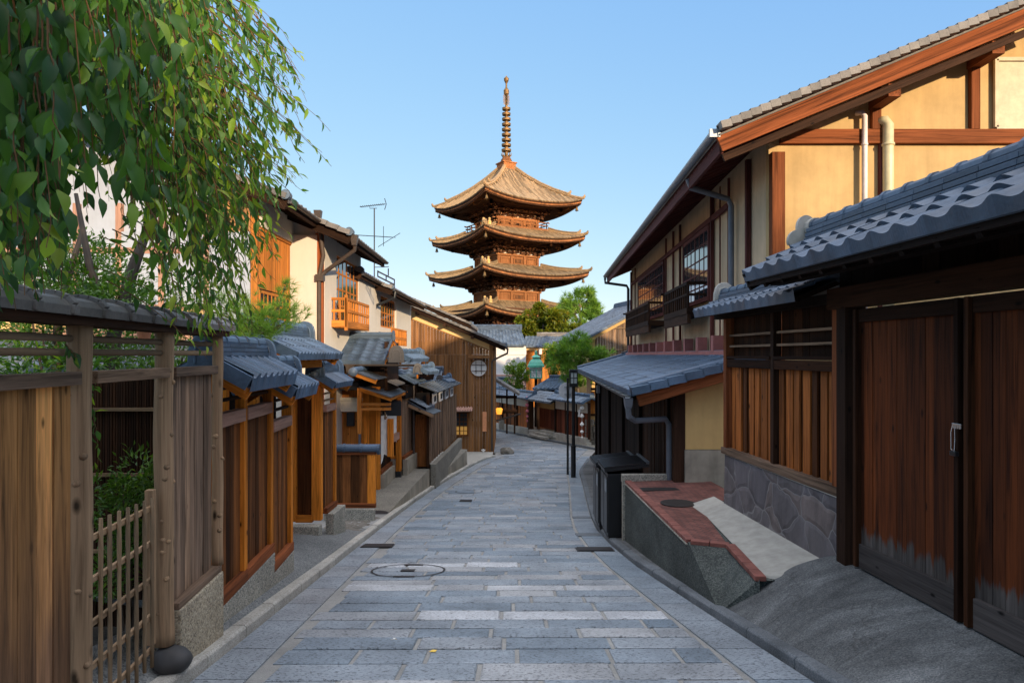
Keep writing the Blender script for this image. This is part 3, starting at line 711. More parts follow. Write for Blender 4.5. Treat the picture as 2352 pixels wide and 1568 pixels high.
# ---------------------------------------------------------------- garden fence with the little roof, nearest on the left
def fx1(y): return -2.57-.0842*(y-5.9)
d1, s1 = sidevec((fx1(1), 1), (fx1(5), 5))
gf = thing('garden_fence', 'weathered board fence with log posts, bamboo rails and a narrow tiled top', 'fence', (fx1(4.8), 4.8, -2.2))
def onf(y, z, off=0): return V((fx1(y), y, z))+s1*off
m = MB(); m.planks((fx1(1.4), 1.4), (fx1(3.66), 3.66), -1.98, -.15, .025, .145); bo = tag(m.build('board_panel', M['weathered_board'], gf, bevel=.003), 'wide panel of orange boards greyed towards the ground')
m = MB(); m.planks((fx1(4.95), 4.95), (fx1(5.80), 5.80), -1.80, -.15, .025, .10); m.build('board_panel', M['silver_board'], gf, bevel=.003)
for y0, y1, zt in ((1.4, 3.70, -1.98), (4.95, 5.86, -1.80)):
    m = MB(); m.bar(onf(y0, zt-.025, .01), onf(y1, zt-.025, .01), .13, .05); m.build('sill', M['silver_board'], gf, bevel=.005)
    m = MB(); wall(m, onf(y0, 0, -.06), onf(y1, 0, -.06), -2.9, zt-.052, .15); m.build('plinth', M['warm_aggregate'], gf, bevel=.01)
for y0, y1 in ((1.4, 3.68), (3.84, 4.82), (4.93, 5.80)):
    m = MB(); m.bar(onf(y0, -.125, .02), onf(y1, -.125, .02), .09, .07); m.build('cross_beam', M['silver_board'], gf, bevel=.005)
    for z in (.09, .015):
        n = 14; pts = [onf(lerp(y0, y1, i/n), z+.001*math.sin(i*1.7), 0) for i in range(n+1)]
        m = MB(); m.tube(pts, [.020+.0015*(i % 4 == 0) for i in range(n+1)], 10); m.build('bamboo_rail', M['bamboo'], gf, smooth=True)
def logpost(y, z0, z1, rad, knots, off=0, seed=1):
    rr = random.Random(seed); n = 26; m = MB(); base = onf(y, 0, off)
    vs = []; fs = []; gs = []; k = 16
    for i in range(n+1):
        z = lerp(z0, z1, i/n); cx = .004*math.sin(i*.5+seed); 
        for a in range(k):
            an = 2*math.pi*a/k; r_ = rad*(1+.025*math.sin(i*.7+an*2+seed)+.03*math.sin(an*5+i*.2))*(1.06-.1*i/n)
            vs.append((base.x+cx+r_*math.cos(an), base.y+r_*math.sin(an), z)); gs.append((r_*math.cos(an)+seed, r_*math.sin(an), z))
    for i in range(n):
        for a in range(k): p = i*k+a; q = i*k+(a+1) % k; fs.append((p, q, q+k, p+k))
    fs += [tuple(range(k))[::-1], tuple(range(n*k, n*k+k))]; m.add(vs, fs, gs, .6)
    kb = m
    for _ in range(knots):
        an = rr.uniform(-2.6, .4); z = rr.uniform(z0+.2, z1-.3); dv = V((math.cos(an), math.sin(an), 0)); p = V((base.x, base.y, z))+dv*rad*.90
        kb.tube([p, p+dv*.010, p+dv*.015+Z_*.003], [.024, .014, .009], 8)
    m.build('post', M['grey_post_wood'], gf, smooth=True)
logpost(3.77, -2.45, .2, .065, 9, 0, 1); logpost(4.87, -2.06, .2, .064, 15, 0, 2); logpost(5.88, -1.80, .2, .045, 8, .03, 3); logpost(2.2, -2.3, .2, .065, 6, 0, 4)
m = MB(); n = 15; ya, yb = 1.3, 5.98                            # curved grey cover tiles with raised joints
for i in range(n):
    y0, y1 = lerp(ya, yb, i/n), lerp(ya, yb, (i+1)/n); prof = [(.125, .205), (.13, .25), (.10, .285), (.05, .305), (0, .312), (-.06, .305), (-.12, .28), (-.13, .2)]
    vs = []; r_ = random.random()
    for y in (y0+.004, y1-.02):
        for a, b in prof: vs.append(onf(y, b, a))
    k = len(prof); m.add(vs, [(q, q+1, q+1+k, q+k) for q in range(k-1)]+[tuple(range(k))[::-1], tuple(range(k, 2*k))], None, r_)
    for q in range(k-1):
        a, b = prof[q], prof[q+1]; m.bar(onf(y1-.01, a[1]+.006, a[0]*1.03), onf(y1-.01, b[1]+.006, b[0]*1.03), .05, .035, r=r_)
rt = m.build('tile_cover', M['dull_tile'], gf, bevel=.004)
m = MB(); m.bar(onf(ya, .185, 0), onf(yb, .185, 0), .2, .05); m.build('eave_board', M['dark_board'], gf)
# bamboo gate
gt = thing('garden_gate', 'low bamboo lattice gate closing the gap between two log posts', 'gate', onf(4.7, -2.05, -.04))
post(gt, onf(4.72, 0, -.03).x, 4.72, -2.0, -.93, .055, M['grey_post_wood'], d1, .004, 'gate_post')
for i in range(8):
    y = 3.86+i*.113; jit = random.uniform(-.01, .01); pts = [onf(y+jit*q/6, lerp(-2.13+.02*random.random(), -.945-.004*i, q/6), .012) for q in range(7)]
    m = MB(); m.tube(pts, [.0125, .012, .0145, .012, .012, .0145, .011], 8); m.build('bamboo_upright', M['bamboo'], gt, smooth=True)
for z in (-1.05, -1.29, -1.54, -1.79, -2.02):
    m = MB(); m.bar(onf(3.84, z, -.012), onf(4.72, z, -.012), .022, .035); m.build('rail', M['grey_post_wood'], gt, bevel=.003)
# stones at the foot of the post
def rockobj(name, c, size, mat, label, cat, seed, rough=.18, sub=3, grp=None, flat=0):
    import bmesh
    bm = bmesh.new(); bmesh.ops.create_icosphere(bm, subdivisions=sub, radius=1)
    for v in bm.verts:
        nn = MN.noise(v.co*1.3+V((seed*7.1, seed, 0)))+.4*MN.noise(v.co*3+V((seed, 0, 0)))
        v.co *= 1+rough*nn*1.6
        if flat and v.co.z > flat: v.co.z = flat+(v.co.z-flat)*.15
        v.co = V((v.co.x*size[0], v.co.y*size[1], v.co.z*size[2]))
    me = bpy.data.meshes.new(name); bm.to_mesh(me); bm.free(); o = bpy.data.objects.new(name, me); COL.objects.link(o); o.location = c
    ORI[o.name] = V(c); fin(me, mat, None, None, True); return tag(o, label, cat, grp)
p = onf(4.86, -2.17, .03); rockobj('foundation_stone', (p.x+.03, p.y, p.z), (.135, .13, .10), M['dark_rock'], 'dark rounded stone under the foot of the knotty log post', 'stone', 3, .1, 3)
p = onf(4.35, -2.30, .02); rockobj('step_stone', (p.x+.1, p.y, p.z), (.30, .36, .12), M['step_granite'], 'pale granite step stone in front of the bamboo gate', 'stone', 5, .14, 3, None, .6)
# garden behind: dark reed screen
rs = MB()
for i in range(150):
    x = -6.6+i*.0242; rs.tube([(x, 6.3+.006*math.sin(i*2.3), -2.5), (x+.004, 6.3+.006*math.sin(i*1.3), -.20+.02*math.sin(i*5.1))], .0135, 5)
sc_ = tag(rs.build('reed_screen', M['dark_board']), 'dark upright reed screen at the back of the garden', 'screen'); ORI[sc_.name] = V((0,0,0))
m = MB()
for z in (-.5, -1.1, -1.8): m.bar((-6.6, 6.27, z), (-3.0, 6.27, z), .03, .03)
m.build('screen_rail', M['bamboo'], sc_)
# ---------------------------------------------------------------- second fence: stained panels, orange posts
def fx3(y): return -2.68-.075*(y-6.15)
d3, s3 = sidevec((fx3(6), 6), (fx3(9), 9))
def on3(y, z, off=0): return V((fx3(y), y, z))+s3*off
pf = thing('panel_fence', 'brown panel fence on concrete with orange posts and stepped tiled roofs', 'fence', (fx3(7.4), 7.4, -2.6))
for (y0, y1, dz) in ((6.02, 6.83, 0), (6.91, 7.80, 0), (7.87, 8.70, -.235)):
    m = MB(); m.planks((fx3(y0), y0), (fx3(y1), y1), -2.16+dz, -.66+dz, .02, .105, .002, jit=.003); m.build('board_panel', M['stained_board'], pf, bevel=.002)
    m = MB(); m.bar(on3(y0, -.595+dz, .02), on3(y1, -.595+dz, .02), .10, .125); m.build('lintel', M['pink_wood'], pf, bevel=.005)
    for z in (-.31, -.42):
        m = MB(); m.bar(on3(y0, z+dz, 0), on3(y1, z+dz, 0), .05, .03); m.build('slat', M['dark_board'], pf, bevel=.003)
    m = MB(); m.bar(on3(y0-.06, -2.21+dz, .025), on3(y1+.05, -2.21+dz, .025), .11, .105); m.build('sill', M['pink_wood'] if 0 else M['red_beam'], pf, bevel=.005)
    m = MB(); wall(m, on3(y0-.06, 0, -.07), on3(y1+.06, 0, -.07), -3.2, -2.268+dz, .15); m.build('plinth', M['aggregate'], pf, bevel=.01)
for y, dz in ((6.0, 0), (6.87, 0), (7.83, -.235), (8.75, -.235)):
    b_ = on3(y, 0, .01); post(pf, b_.x, b_.y, -2.19+dz*.98, -.18+(dz*.4), .095, M['orange_wood'], d3, .006)
gableroof(pf, on3(5.98, .0-.03), on3(7.62, -.03), .36, .20, M['blue_tile'], .205, .36, .055, 'flat', .06, .17, 4, ow=.30, oh=.30, front=.095, under=M['orange_wood'])
gableroof(pf, on3(7.70, -.22), on3(8.85, -.22), .34, .19, M['blue_tile'], .205, .36, .055, 'flat', .06, .17, 4, ow=.30, oh=.30, front=.095, under=M['orange_wood'])
# gateway with the bigger roof (its opening is set back) and the side bay
gw = thing('gateway', 'gateway with broad blue tiled roof behind the brown panel fence', 'gateway', (-3.4, 10.4, -3.0))
gableroof(gw, (-3.52, 9.15, .30), (-3.56, 11.7, .30), .64, .30, M['blue_tile'], .16, .26, .032, 'flat', .07, .2, 4, ow=.36, oh=.36, under=M['orange_wood'])
m = MB(); m.bar((-2.96, 9.19, -.09), (-3.52, 9.19, .21), .03, .11); m.bar((-4.1, 9.19, -.09), (-3.52, 9.19, .21), .03, .11); m.build('bargeboard', M['orange_wood'], gw)
for x, y in ((-3.6, 9.5), (-3.75, 11.35), (-4.0, 9.5), (-4.05, 11.35)): post(gw, x, y, -3.1, .02, .13, M['orange_wood'])
m = MB(); m.bar((-3.2, 9.3, -.12), (-3.25, 11.5, -.12), .1, .16); m.bar((-3.9, 9.3, -.12), (-3.9, 11.5, -.12), .1, .16); m.build('beam', M['orange_wood'], gw)
m = MB(); m.planks((-3.95, 9.5), (-3.95, 11.4), -3.1, -.15, .03, .18); m.build('door', M['black_board'], gw)
bay = thing('fence_bay', 'narrow orange-framed fence bay under a small gabled roof with round end tile', 'fence', (-3.5, 12.1, -3.3))
for x0, x1 in ((-3.86, -3.74), (-3.465, -3.30)):
    m = MB(); m.box(((x0+x1)/2, 11.86, -1.68), (x1-x0, .13, 2.36 if x0 > -3.6 else 2.4)); m.build('post', M['orange_wood'], bay, bevel=.006)
m = MB(); m.planks((-3.75, 11.9), (-3.46, 11.9), -2.82, -.62, .02, .15, .002); m.build('board_panel', M['stained_board'], bay)
for z, h in ((-2.84, .12), (-.55, .1)): onewood('rail', M['orange_wood'], bay, (-3.75, 11.86, z), (-3.46, 11.86, z), .1, h)
m = MB(); wall(m, (-3.88, 11.76), (-3.27, 11.76), -3.6, -2.905, .2); m.build('plinth', M['aggregate'], bay, bevel=.01)
m = MB(); wall(m, (-3.27, 11.97), (-3.25, 12.72), -3.7, -2.78, .15); m.build('plinth', M['aggregate'], bay, bevel=.01)
m = MB(); m.planks((-3.31, 11.95), (-3.30, 12.55), -2.72, -1.0, .02, .1, .002); m.build('board_panel', M['stained_board'], bay)
onewood('lintel', M['pink_wood'], bay, (-3.28, 11.95, -.94), (-3.27, 12.55, -.94), .08, .12)
onewood('sill', M['red_beam'], bay, (-3.28, 11.95, -2.73), (-3.27, 12.6, -2.73), .1, .1)
post(bay, -3.3, 12.6, -2.76, -.5, .1, M['orange_wood'])
for z in (-.68, -.80): onewood('slat', M['grey_post_wood'], bay, (-3.3, 11.95, z), (-3.3, 12.55, z), .05, .03)
rr_ = gableroof(bay, (-3.34, 11.62, -.30), (-3.34, 12.85, -.30), .33, .20, M['blue_tile'], .12, .3, .03, 'flat', .06, .16, 4, ow=.34, oh=.32, under=M['orange_wood'])
m = MB(); m.ball((-3.34, 11.55, -.33), .075, 10); m.build('ball_tile', M['grey_tile'], rr_, smooth=True)
for i in range(6): rockobj('rubble_stone', (-3.42+random.uniform(-.03, .04), 13.1+random.uniform(-.05, .05), -3.48+.085*i), (.11, .12, .055), M['rock'], 'small pale stone in the rubble stack beside the concrete plinth', 'stone', 20+i, .15, 2, 'rubble stones stacked by the fence bay')
cb = MB()                                                       # cobbled ground by the low fence
for i in range(120):
    x = random.uniform(-3.7, -2.95); y = random.uniform(13.0, 15.0); cb.lathe((x, y, zr(y)+.075), [(.09, -.03), (.085, .012), (.06, .03), (.02, .034)], 7)
co = tag(cb.build('cobbles', M['rock']), kind='stuff')
cb = MB(); cb.slab([(-4.6, 12.7, zr(12.7)+.08), (-2.85, 12.7, zr(12.7)+.08), (-2.85, 16.2, zr(16.2)+.085), (-4.6, 16.2, zr(16.2)+.085)], .1); tag(cb.build('pavement', M['mortar']), kind='structure')
# low fence with the tube-tile cap
lf = thing('low_fence', 'low dark board fence capped with a round grey tile, in front of the shop', 'fence', (-3.4, 14.7, -3.6))
m = MB(); m.planks((-4.0, 14.7), (-3.1, 14.7), -3.19, -2.12, .02, .17, .003); m.build('board_panel', M['stained_board'], lf)
m = MB(); m.box((-3.02, 14.7, -2.7), (.17, .1, 1.16)); m.build('post', M['orange_wood'], lf, bevel=.006)
onewood('top_rail', M['red_beam'], lf, (-4.0, 14.7, -2.11), (-2.93, 14.7, -2.11), .12, .06); onewood('sill', M['red_beam'], lf, (-4.0, 14.7, -3.23), (-2.93, 14.7, -3.23), .11, .1)
m = MB(); wall(m, (-4.0, 14.63), (-2.93, 14.63), -3.7, -3.285, .14); m.build('plinth', M['aggregate'], lf)
m = MB(); X0, X1 = -4.0, -2.9
for i in range(3):
    a = lerp(X0, X1, i/3); b = lerp(X0, X1, (i+1)/3); m.tube([(a, 14.7, -2.005), (a+.05, 14.7, -2.005), (a+.051, 14.7, -2.005), (b, 14.7, -2.005)], [.10, .10, .088, .088], 14)
m.tube([(X1, 14.7, -2.03), (X1+.06, 14.7, -2.03)], [.115, .115], 14); m.build('tile_cap', M['silver_tile'], lf, smooth=False)
# ---------------------------------------------------------------- shop with the orange porch
sh = thing('shop', 'orange timber shop with tiled front roof and sheet-metal porch roofs', 'shop', (-3.9, 18.4, -3.75))
m = MB(); m.planks((-5.0, 18.4), (-4.06, 18.4), -3.75, -.35, .03, .28, .006); m.build('plank_wall', M['pale_orange_wood'], sh)
m = MB(); m.planks((-4.05, 18.38), (-3.64, 18.38), -3.75, -.85, .03, .2, .003); m.build('door_panel', M['orange_wood'], sh)
post(sh, -3.60, 18.36, -3.72, -.85, .11, M['orange_wood'])
m = MB(); m.planks((-3.62, 18.5), (-3.60, 20.1), -3.2, -1.6, .03, .4, .002); m.build('door', M['dark_board'], sh)
m = MB(); wall(m, (-3.56, 18.45), (-3.54, 20.12), -3.9, -3.22, .12); m.build('plinth', M['grey_render'], sh)
onewood('sill', M['red_beam'], sh, (-3.57, 18.42, -3.17), (-3.55, 20.15, -3.17), .12, .1)
m = MB(); wall(m, (-3.55, 20.12), (-3.30, 20.12), -3.9, -3.05, .12); m.build('plinth', M['grey_render'], sh)
m = MB(); m.planks((-3.55, 20.15), (-3.30, 20.15), -3.0, -1.2, .03, .14); m.build('plank_wall', M['stained_board'], sh)
onewood('sill', M['orange_wood'], sh, (-3.57, 20.1, -3.0), (-3.28, 20.1, -3.0), .1, .1)
m = MB(); m.box((-3.33, 20.05, -2.26), (.15, .15, 2.3)); m.build('porch_post', M['orange_wood'], sh, bevel=.006)
m = MB(); m.box((-3.33, 20.05, -3.5), (.16, .16, .2)); m.build('post_shoe', M['gutter_black'], sh)
m = MB(); m.box((-3.38, 19.0, -2.30), (.16, .12, 1.05)); m.build('hanging_post', M['orange_wood'], sh, bevel=.006)
onewood('bracket_rail', M['pink_wood'], sh, (-3.36, 19.05, -2.35), (-3.33, 20.0, -2.35), .08, .2)
m = MB(); m.box((-3.96, 17.75, -1.45), (.11, .11, 1.2)); m.build('hanging_post', M['pale_orange_wood'], sh, bevel=.006)
for z in (-1.28, -1.40): onewood('tie_beam', M['pale_orange_wood'], sh, (-3.96, 17.75, z), (-3.15, 17.75, z), .08, .075)
m = MB(); m.slab([(-3.93, 17.6, -.80), (-3.10, 17.6, -1.07), (-3.16, 20.6, -1.07), (-3.99, 20.6, -.80)], .035); pr = m.build('porch_roof', M['copper_sheet'], sh)
m = MB(); m.bar((-3.93, 17.64, -.88), (-3.10, 17.64, -1.15), .03, .1); m.bar((-3.16, 20.55, -1.13), (-3.95, 20.55, -.87), .03, .08)
for k in range(5): y = 17.9+k*.65; m.bar((-3.9, y, -.885), (-3.15, y, -1.125), .05, .06)
m.bar((-3.16, 17.65, -1.145), (-3.2, 20.55, -1.145), .05, .07); m.build('porch_frame', M['orange_wood'], pr)
m = MB(); m.slab([(-3.9, 16.9, -.40), (-3.36, 16.9, -.60), (-3.42, 20.2, -.60), (-3.96, 20.2, -.40)], .03); m.slab([(-3.9, 16.9, -.40), (-3.96, 20.2, -.40), (-4.5, 20.2, -.62), (-4.44, 16.9, -.62)], .03); gr_ = m.build('gable_roof', M['copper_sheet'], sh)
m = MB(); m.bar((-3.9, 16.94, -.47), (-3.36, 16.94, -.67), .03, .11); m.bar((-3.9, 16.94, -.47), (-4.44, 16.94, -.69), .03, .11); m.build('bargeboard', M['orange_wood'], gr_)
m = MB(); m.tube([(-3.9, 16.8, -.37), (-3.95, 19.6, -.34)], .075, 10); m.build('ridge', M['blue_tile'], gr_)
m = MB(); m.ball((-3.9, 16.75, -.42), .115, 12); m.build('ball_tile', M['grey_tile'], gr_, smooth=True)
m = MB()
for (a, b, c, d_) in ((P(877,868,18.6), P(913,884,18.6), P(931,879,20.2), P(899,866,20.2)),):
    m.slab([a, b, c, d_], .03)
    for k in range(1, 9): m.bar(lerp(a, d_, k/9)+Z_*.01, lerp(b, c, k/9)+Z_*.01, .04, .02)
m.build('lean_roof', M['dull_tile'], sh)
m = MB(); a, b, c, d_ = P(900,852,20.6), P(953,881,20.6), P(979,873,23.2), P(940,850,23.2); m.slab([a, b, c, d_], .03)
for k in range(1, 14): m.bar(lerp(a, d_, k/14)+Z_*.012, lerp(b, c, k/14)+Z_*.012, .045, .025)
m.build('corrugated_roof', M['silver_tile'], sh)
m = MB(); gutter(m, (-5.1, 17.78, -.24), (-2.55, 17.78, -.24), .06); gu = m.build('gutter', M['gutter_brown'], sh)
m = MB(); m.lathe((-4.2, 17.78, -.63), [(.08, 0), (.11, .1), (.15, .3), (.17, .37)], 4, rot=.785); m.build('rain_hopper', M['gutter_brown'], sh)
r1 = gableroof(sh, (-4.9, 19.25, .47), (-3.38, 19.25, .47), 1.42, .64, M['silver_tile'], .29, .21, .036, 'wave', .06, .2, 3, ends=(0, 1), ow=.2, oh=.3, name='tiled_roof')
m = MB(); m.bar((-3.36, 17.95, -.22), (-3.36, 19.25, .40), .05, .14); m.bar((-3.36, 20.55, -.22), (-3.36, 19.25, .40), .05, .14); m.build('bargeboard', M['orange_wood'], r1)
m = MB(); wall(m, (-4.9, 18.5), (-3.45, 18.5), -.9, -.15, .1); m.build('upper_wall', M['black_board'], sh)
m = MB(); wall(m, (-3.47, 18.55), (-3.47, 20.4), -1.2, .36, .08); m.build('gable_wall', M['dark_board'], sh)
m = MB(); oni(m, (-3.02, 17.85, -.20), (0, -1, 0), .42, .45, .1); m.build('ridge_end_tile', M['dark_tile'], r1, bevel=.01)
gableroof(sh, (-2.95, 17.9, .04), (-2.72, 19.8, .04), .30, .16, M['blue_tile'], .17, .3, .03, 'flat', .055, .15, 2, ends=(0, 1), ow=.26, oh=.26, name='side_roof')
m = MB(); m.tube([(-4.96, 18.22, -1.18), (-3.99, 18.22, -1.18)], .05, 10); m.box((-4.5, 18.26, -1.36), (.98, .08, .30)); m.build('awning', M['awning'], sh)
tubeobj('downpipe', M['grey_pipe'], sh, [(-4.02, 18.2, -.72), (-4.03, 18.22, -1.3), (-4.08, 18.3, -2.0), (-4.12, 18.3, -3.7)], .035)
m = MB(); m.box((-4.32, 18.3, -1.72), (.2, .14, .36)); m.build('meter_box', M['gutter_black'], sh, bevel=.01)
m = MB(); m.box((-4.5, 18.0, -.80), (1.05, .6, .22)); m.build('canopy_box', M['black_paint'], sh, bevel=.02)
# wall beyond the porch and its ramp
m = MB(); m.planks((-3.27, 20.3), (-3.16, 22.3), -3.0, -1.30, .03, .13, .006); m.build('plank_wall', M['silver_board'], sh)
m = MB(); wall(m, (-3.24, 20.25), (-3.12, 22.35), -3.9, -3.10, .14); m.build('plinth', M['grey_render'], sh)
onewood('sill', M['red_beam'], sh, (-3.24, 20.25, -3.05), (-3.12, 22.3, -3.05), .1, .09)
m = MB(); wall(m, (-3.26, 20.3), (-3.15, 22.3), -1.3, -.9, .1); m.build('upper_wall', M['black_board'], sh)
ns = MB(); n = 12
ns.grid(lambda u, v: V((-3.55+.19*u+.02*math.sin(u*19), 18.5+u*1.35, lerp(-1.65, -2.62-.35*(u < .5)*math.cos(u*3)+.18*math.sin(u*9), v))), 16, 6)
cu = tag(ns.build('door_curtain', M['cloth'], smooth=True), 'white cloth door curtain hanging in the shop doorway', 'curtain')
m = MB(); p = P(904, 938, 19.0); m.box(p, (.43, .05, .40)); sg = tag(m.build('hanging_sign', M['black_sign'], bevel=.004), 'plain black square board hanging under the porch roof', 'sign'); ORI[sg.name] = V((0,0,0))
m = MB(); m.bar(p+V((-.25, 0, .22)), p+V((.2, 0, .22)), .03, .03); m.build('sign_bracket', M['iron'], sg)
gd = MB()
for dx, dz in ((-.05, 0), (.05, -.02)):
    p = P(881, 957, 18.9)+V((dx, -.04, dz)); gd.ball(p, .05, 8); gd.ball(p+Z_*.08, .034, 8); gd.ball(p+Z_*.13, .028, 6); gd.tube([p+Z_*.1, p+Z_*.26-V((dx, 0, 0))], .006, 5)
tag(gd.build('gourd_ornament', M['bamboo'], smooth=True), 'pair of small dried gourds hanging beside the black sign', 'ornament')
# ramps up to the doors along the kerb
def rampw(name, mat, fmat, o0, o1, i0, i1, zb, zin):           # outer/inner edge points with heights
    m = MB(); N = 8; T = []; 
    for i in range(N+1):
        t = i/N; a = lerp(V(o0), V(o1), t); b = lerp(V(i0), V(i1), t); T.append((a, b))
    for (a, b), (c, d_) in zip(T, T[1:]): m.add([a, b, d_, c], [(0,1,2,3)], None, .5)
    r_ = tag(m.build(name, mat), kind='structure'); ORI[r_.name] = V((0,0,0)); f = MB()
    a, c = V(o0), V(o1); f.add([a-Z_*.001, c-Z_*.001, V((c.x, c.y, zr(c.y)-.1)), V((a.x, a.y, zr(a.y)-.1))], [(0,1,2,3)])
    b = V(i1); f.add([c, b, V((b.x, b.y, zr(b.y)-.1)), V((c.x, c.y, zr(c.y)-.1))], [(0,1,2,3)])
    f.build('retaining_face', fmat, r_); return r_
rampw('ramp', M['ramp_concrete'], M['grey_render'], (lx(15.6)-.16, 15.6, -3.66), (lx(21.3)-.12, 21.3, -3.55), (-4.6, 15.6, -3.66), (-4.2, 21.3, -3.55), -4.3, 0)
rampw('ramp', M['ramp_concrete'], M['grey_render'], (lx(21.32)-.16, 21.32, -4.12), (lx(28)-.22, 28, -3.87), (-2.7, 21.32, -4.0), (-2.5, 28, -3.82), -4.5, 0)
x, y = -3.15, 15.75; m = MB(); m.lathe((x, y, -3.655), [(.3, 0), (.3, .008), (.27, .012)], 24); tag(m.build('manhole_cover', M['iron']), 'rusty round cover in the concrete beside the low fence', 'manhole cover')
# ---------------------------------------------------------------- grey plank house by the second ramp
kh = thing('plank_house', 'low house of silver-grey planks with small roof vents and dark doorway', 'house', (-2.6, 22, -3.55))
m = MB(); m.planks((-2.62, 21.6), (-2.33, 28.2), -3.42, -1.62, .03, .3, .008); m.build('plank_wall', M['silver_board'], kh)
m = MB()
for k in range(15): y = 21.7+k*.46; x = lerp(-2.62, -2.33, (y-21.6)/6.6); m.box((x+.03, y, -2.5), (.03, .05, 1.85))
m.build('battens', M['silver_board'], kh)
m = MB(); wall(m, (-2.56, 21.5), (-2.24, 28.3), -4.4, -3.44, .16); m.build('plinth', M['ramp_concrete'], kh)
m = MB(); m.box((-2.90, 21.75, -2.72), (.44, .06, 1.66)); m.build('door', M['stained_board'], kh)
m = MB(); m.box((-3.13, 21.7, -2.4), (.09, .12, 2.4)); m.build('door_post', M['dark_board'], kh); m = MB(); m.box((-2.66, 21.65, -2.4), (.09, .12, 2.3)); m.build('door_post', M['dark_board'], kh)
m = MB(); m.box((-2.9, 21.95, -2.4), (.5, .05, 2.4)); m.build('doorway', M['dark_void'], kh)
for k in range(4):
    y = 22.5+k*1.4; x = lerp(-2.62, -2.33, (y-21.6)/6.6)+.03; m = MB(); m.box((x, y, -1.42), (.05, 1.0, .36)); v_ = m.build('vent', M['white_plaster'], kh)
    m = MB(); m.box((x+.025, y-.1, -1.43), (.02, .52, .18)); m.build('vent_opening', M['dark_void'], v_)
m = MB(); a, b, c, d_ = V((-2.95, 21.7, -.93)), V((-2.36, 21.7, -1.17)), V((-2.12, 28.6, -1.17)), V((-2.7, 28.6, -.93)); m.slab([a, b, c, d_], .04)
for k in range(1, 13): m.bar(lerp(a, d_, k/13)+Z_*.012, lerp(b, c, k/13)+Z_*.012, .03, .025)
m.build('sheet_roof', M['copper_sheet'], kh)
m = MB(); a, b, c, d_ = V((-3.2, 21.0, -1.48)), V((-2.42, 20.9, -1.80)), V((-2.28, 22.1, -1.80)), V((-3.1, 22.1, -1.48)); m.slab([a, b, c, d_], .035); cn = m.build('door_canopy', M['copper_sheet'], kh)
m = MB(); tileroof(m, lerp(a, b, .72)+Z_*.06, lerp(d_, c, .72)+Z_*.06, a+Z_*.1, d_+Z_*.1, .14, .16, .03, 6, .06, .015, 'flat'); m.build('canopy_tiles', M['grey_tile'], cn)
m = MB(); m.bar(a-Z_*.07, b-Z_*.07, .04, .09); m.build('canopy_frame', M['grey_post_wood'], cn)
tubeobj('downpipe', M['gutter_brown'], kh, [(-3.1, 21.5, -.95), (-3.1, 21.5, -3.5)], .04)
m = MB(); wall(m, (-2.95, 22.1), (-2.66, 28.2), -1.7, -.95, .06); m.build('inner_wall', M['dark_board'], kh)
for (x0, x1, y, z, half, drop, lab) in ((-4.35, -2.98, 22.6, .0, 1.25, .62, 'tiled gatehouse roof behind the corrugated sheet, its gable edge to the lane'), (-3.75, -2.80, 27.2, -.62, 1.0, .5, 'smallest tiled gatehouse roof, nearest the house with the round window')):
    gh = thing('gatehouse', lab, 'gatehouse', ((x0+x1)/2, y, -3.5), 'tiled gatehouses along the left side')
    r_ = gableroof(gh, (x0, y, z), (x1, y, z), half, drop, M['silver_tile'], .29, .21, .036, 'wave', .06, .2, 3, ends=(0, 1), ow=.2, oh=.26)
    m = MB(); m.bar((x1+.02, y-half, z-drop-.06), (x1+.02, y, z-.06), .05, .12); m.bar((x1+.02, y+half, z-drop-.06), (x1+.02, y, z-.06), .05, .12); m.build('bargeboard', M['orange_wood'], r_)
    m = MB(); m.box(((x0+x1)/2-.1, y, -2.0), (x1-x0-.3, half*1.5, 3.2+z)); m.build('wall', M['dark_board'], gh)
    m = MB(); oni(m, (x1+.02, y-half+.1, z-drop+.02), (0, -1, 0), .3, .34, .09); m.build('ridge_end_tile', M['dark_tile'], r_)
    gableroof(gh, (x1+.1, y-half+.1, z-drop+.2), (x1+.25, y+half*.3, z-drop+.2), .26, .13, M['blue_tile'], .16, .3, .03, 'flat', .05, .14, 2, ends=(0, 1), name='side_roof')
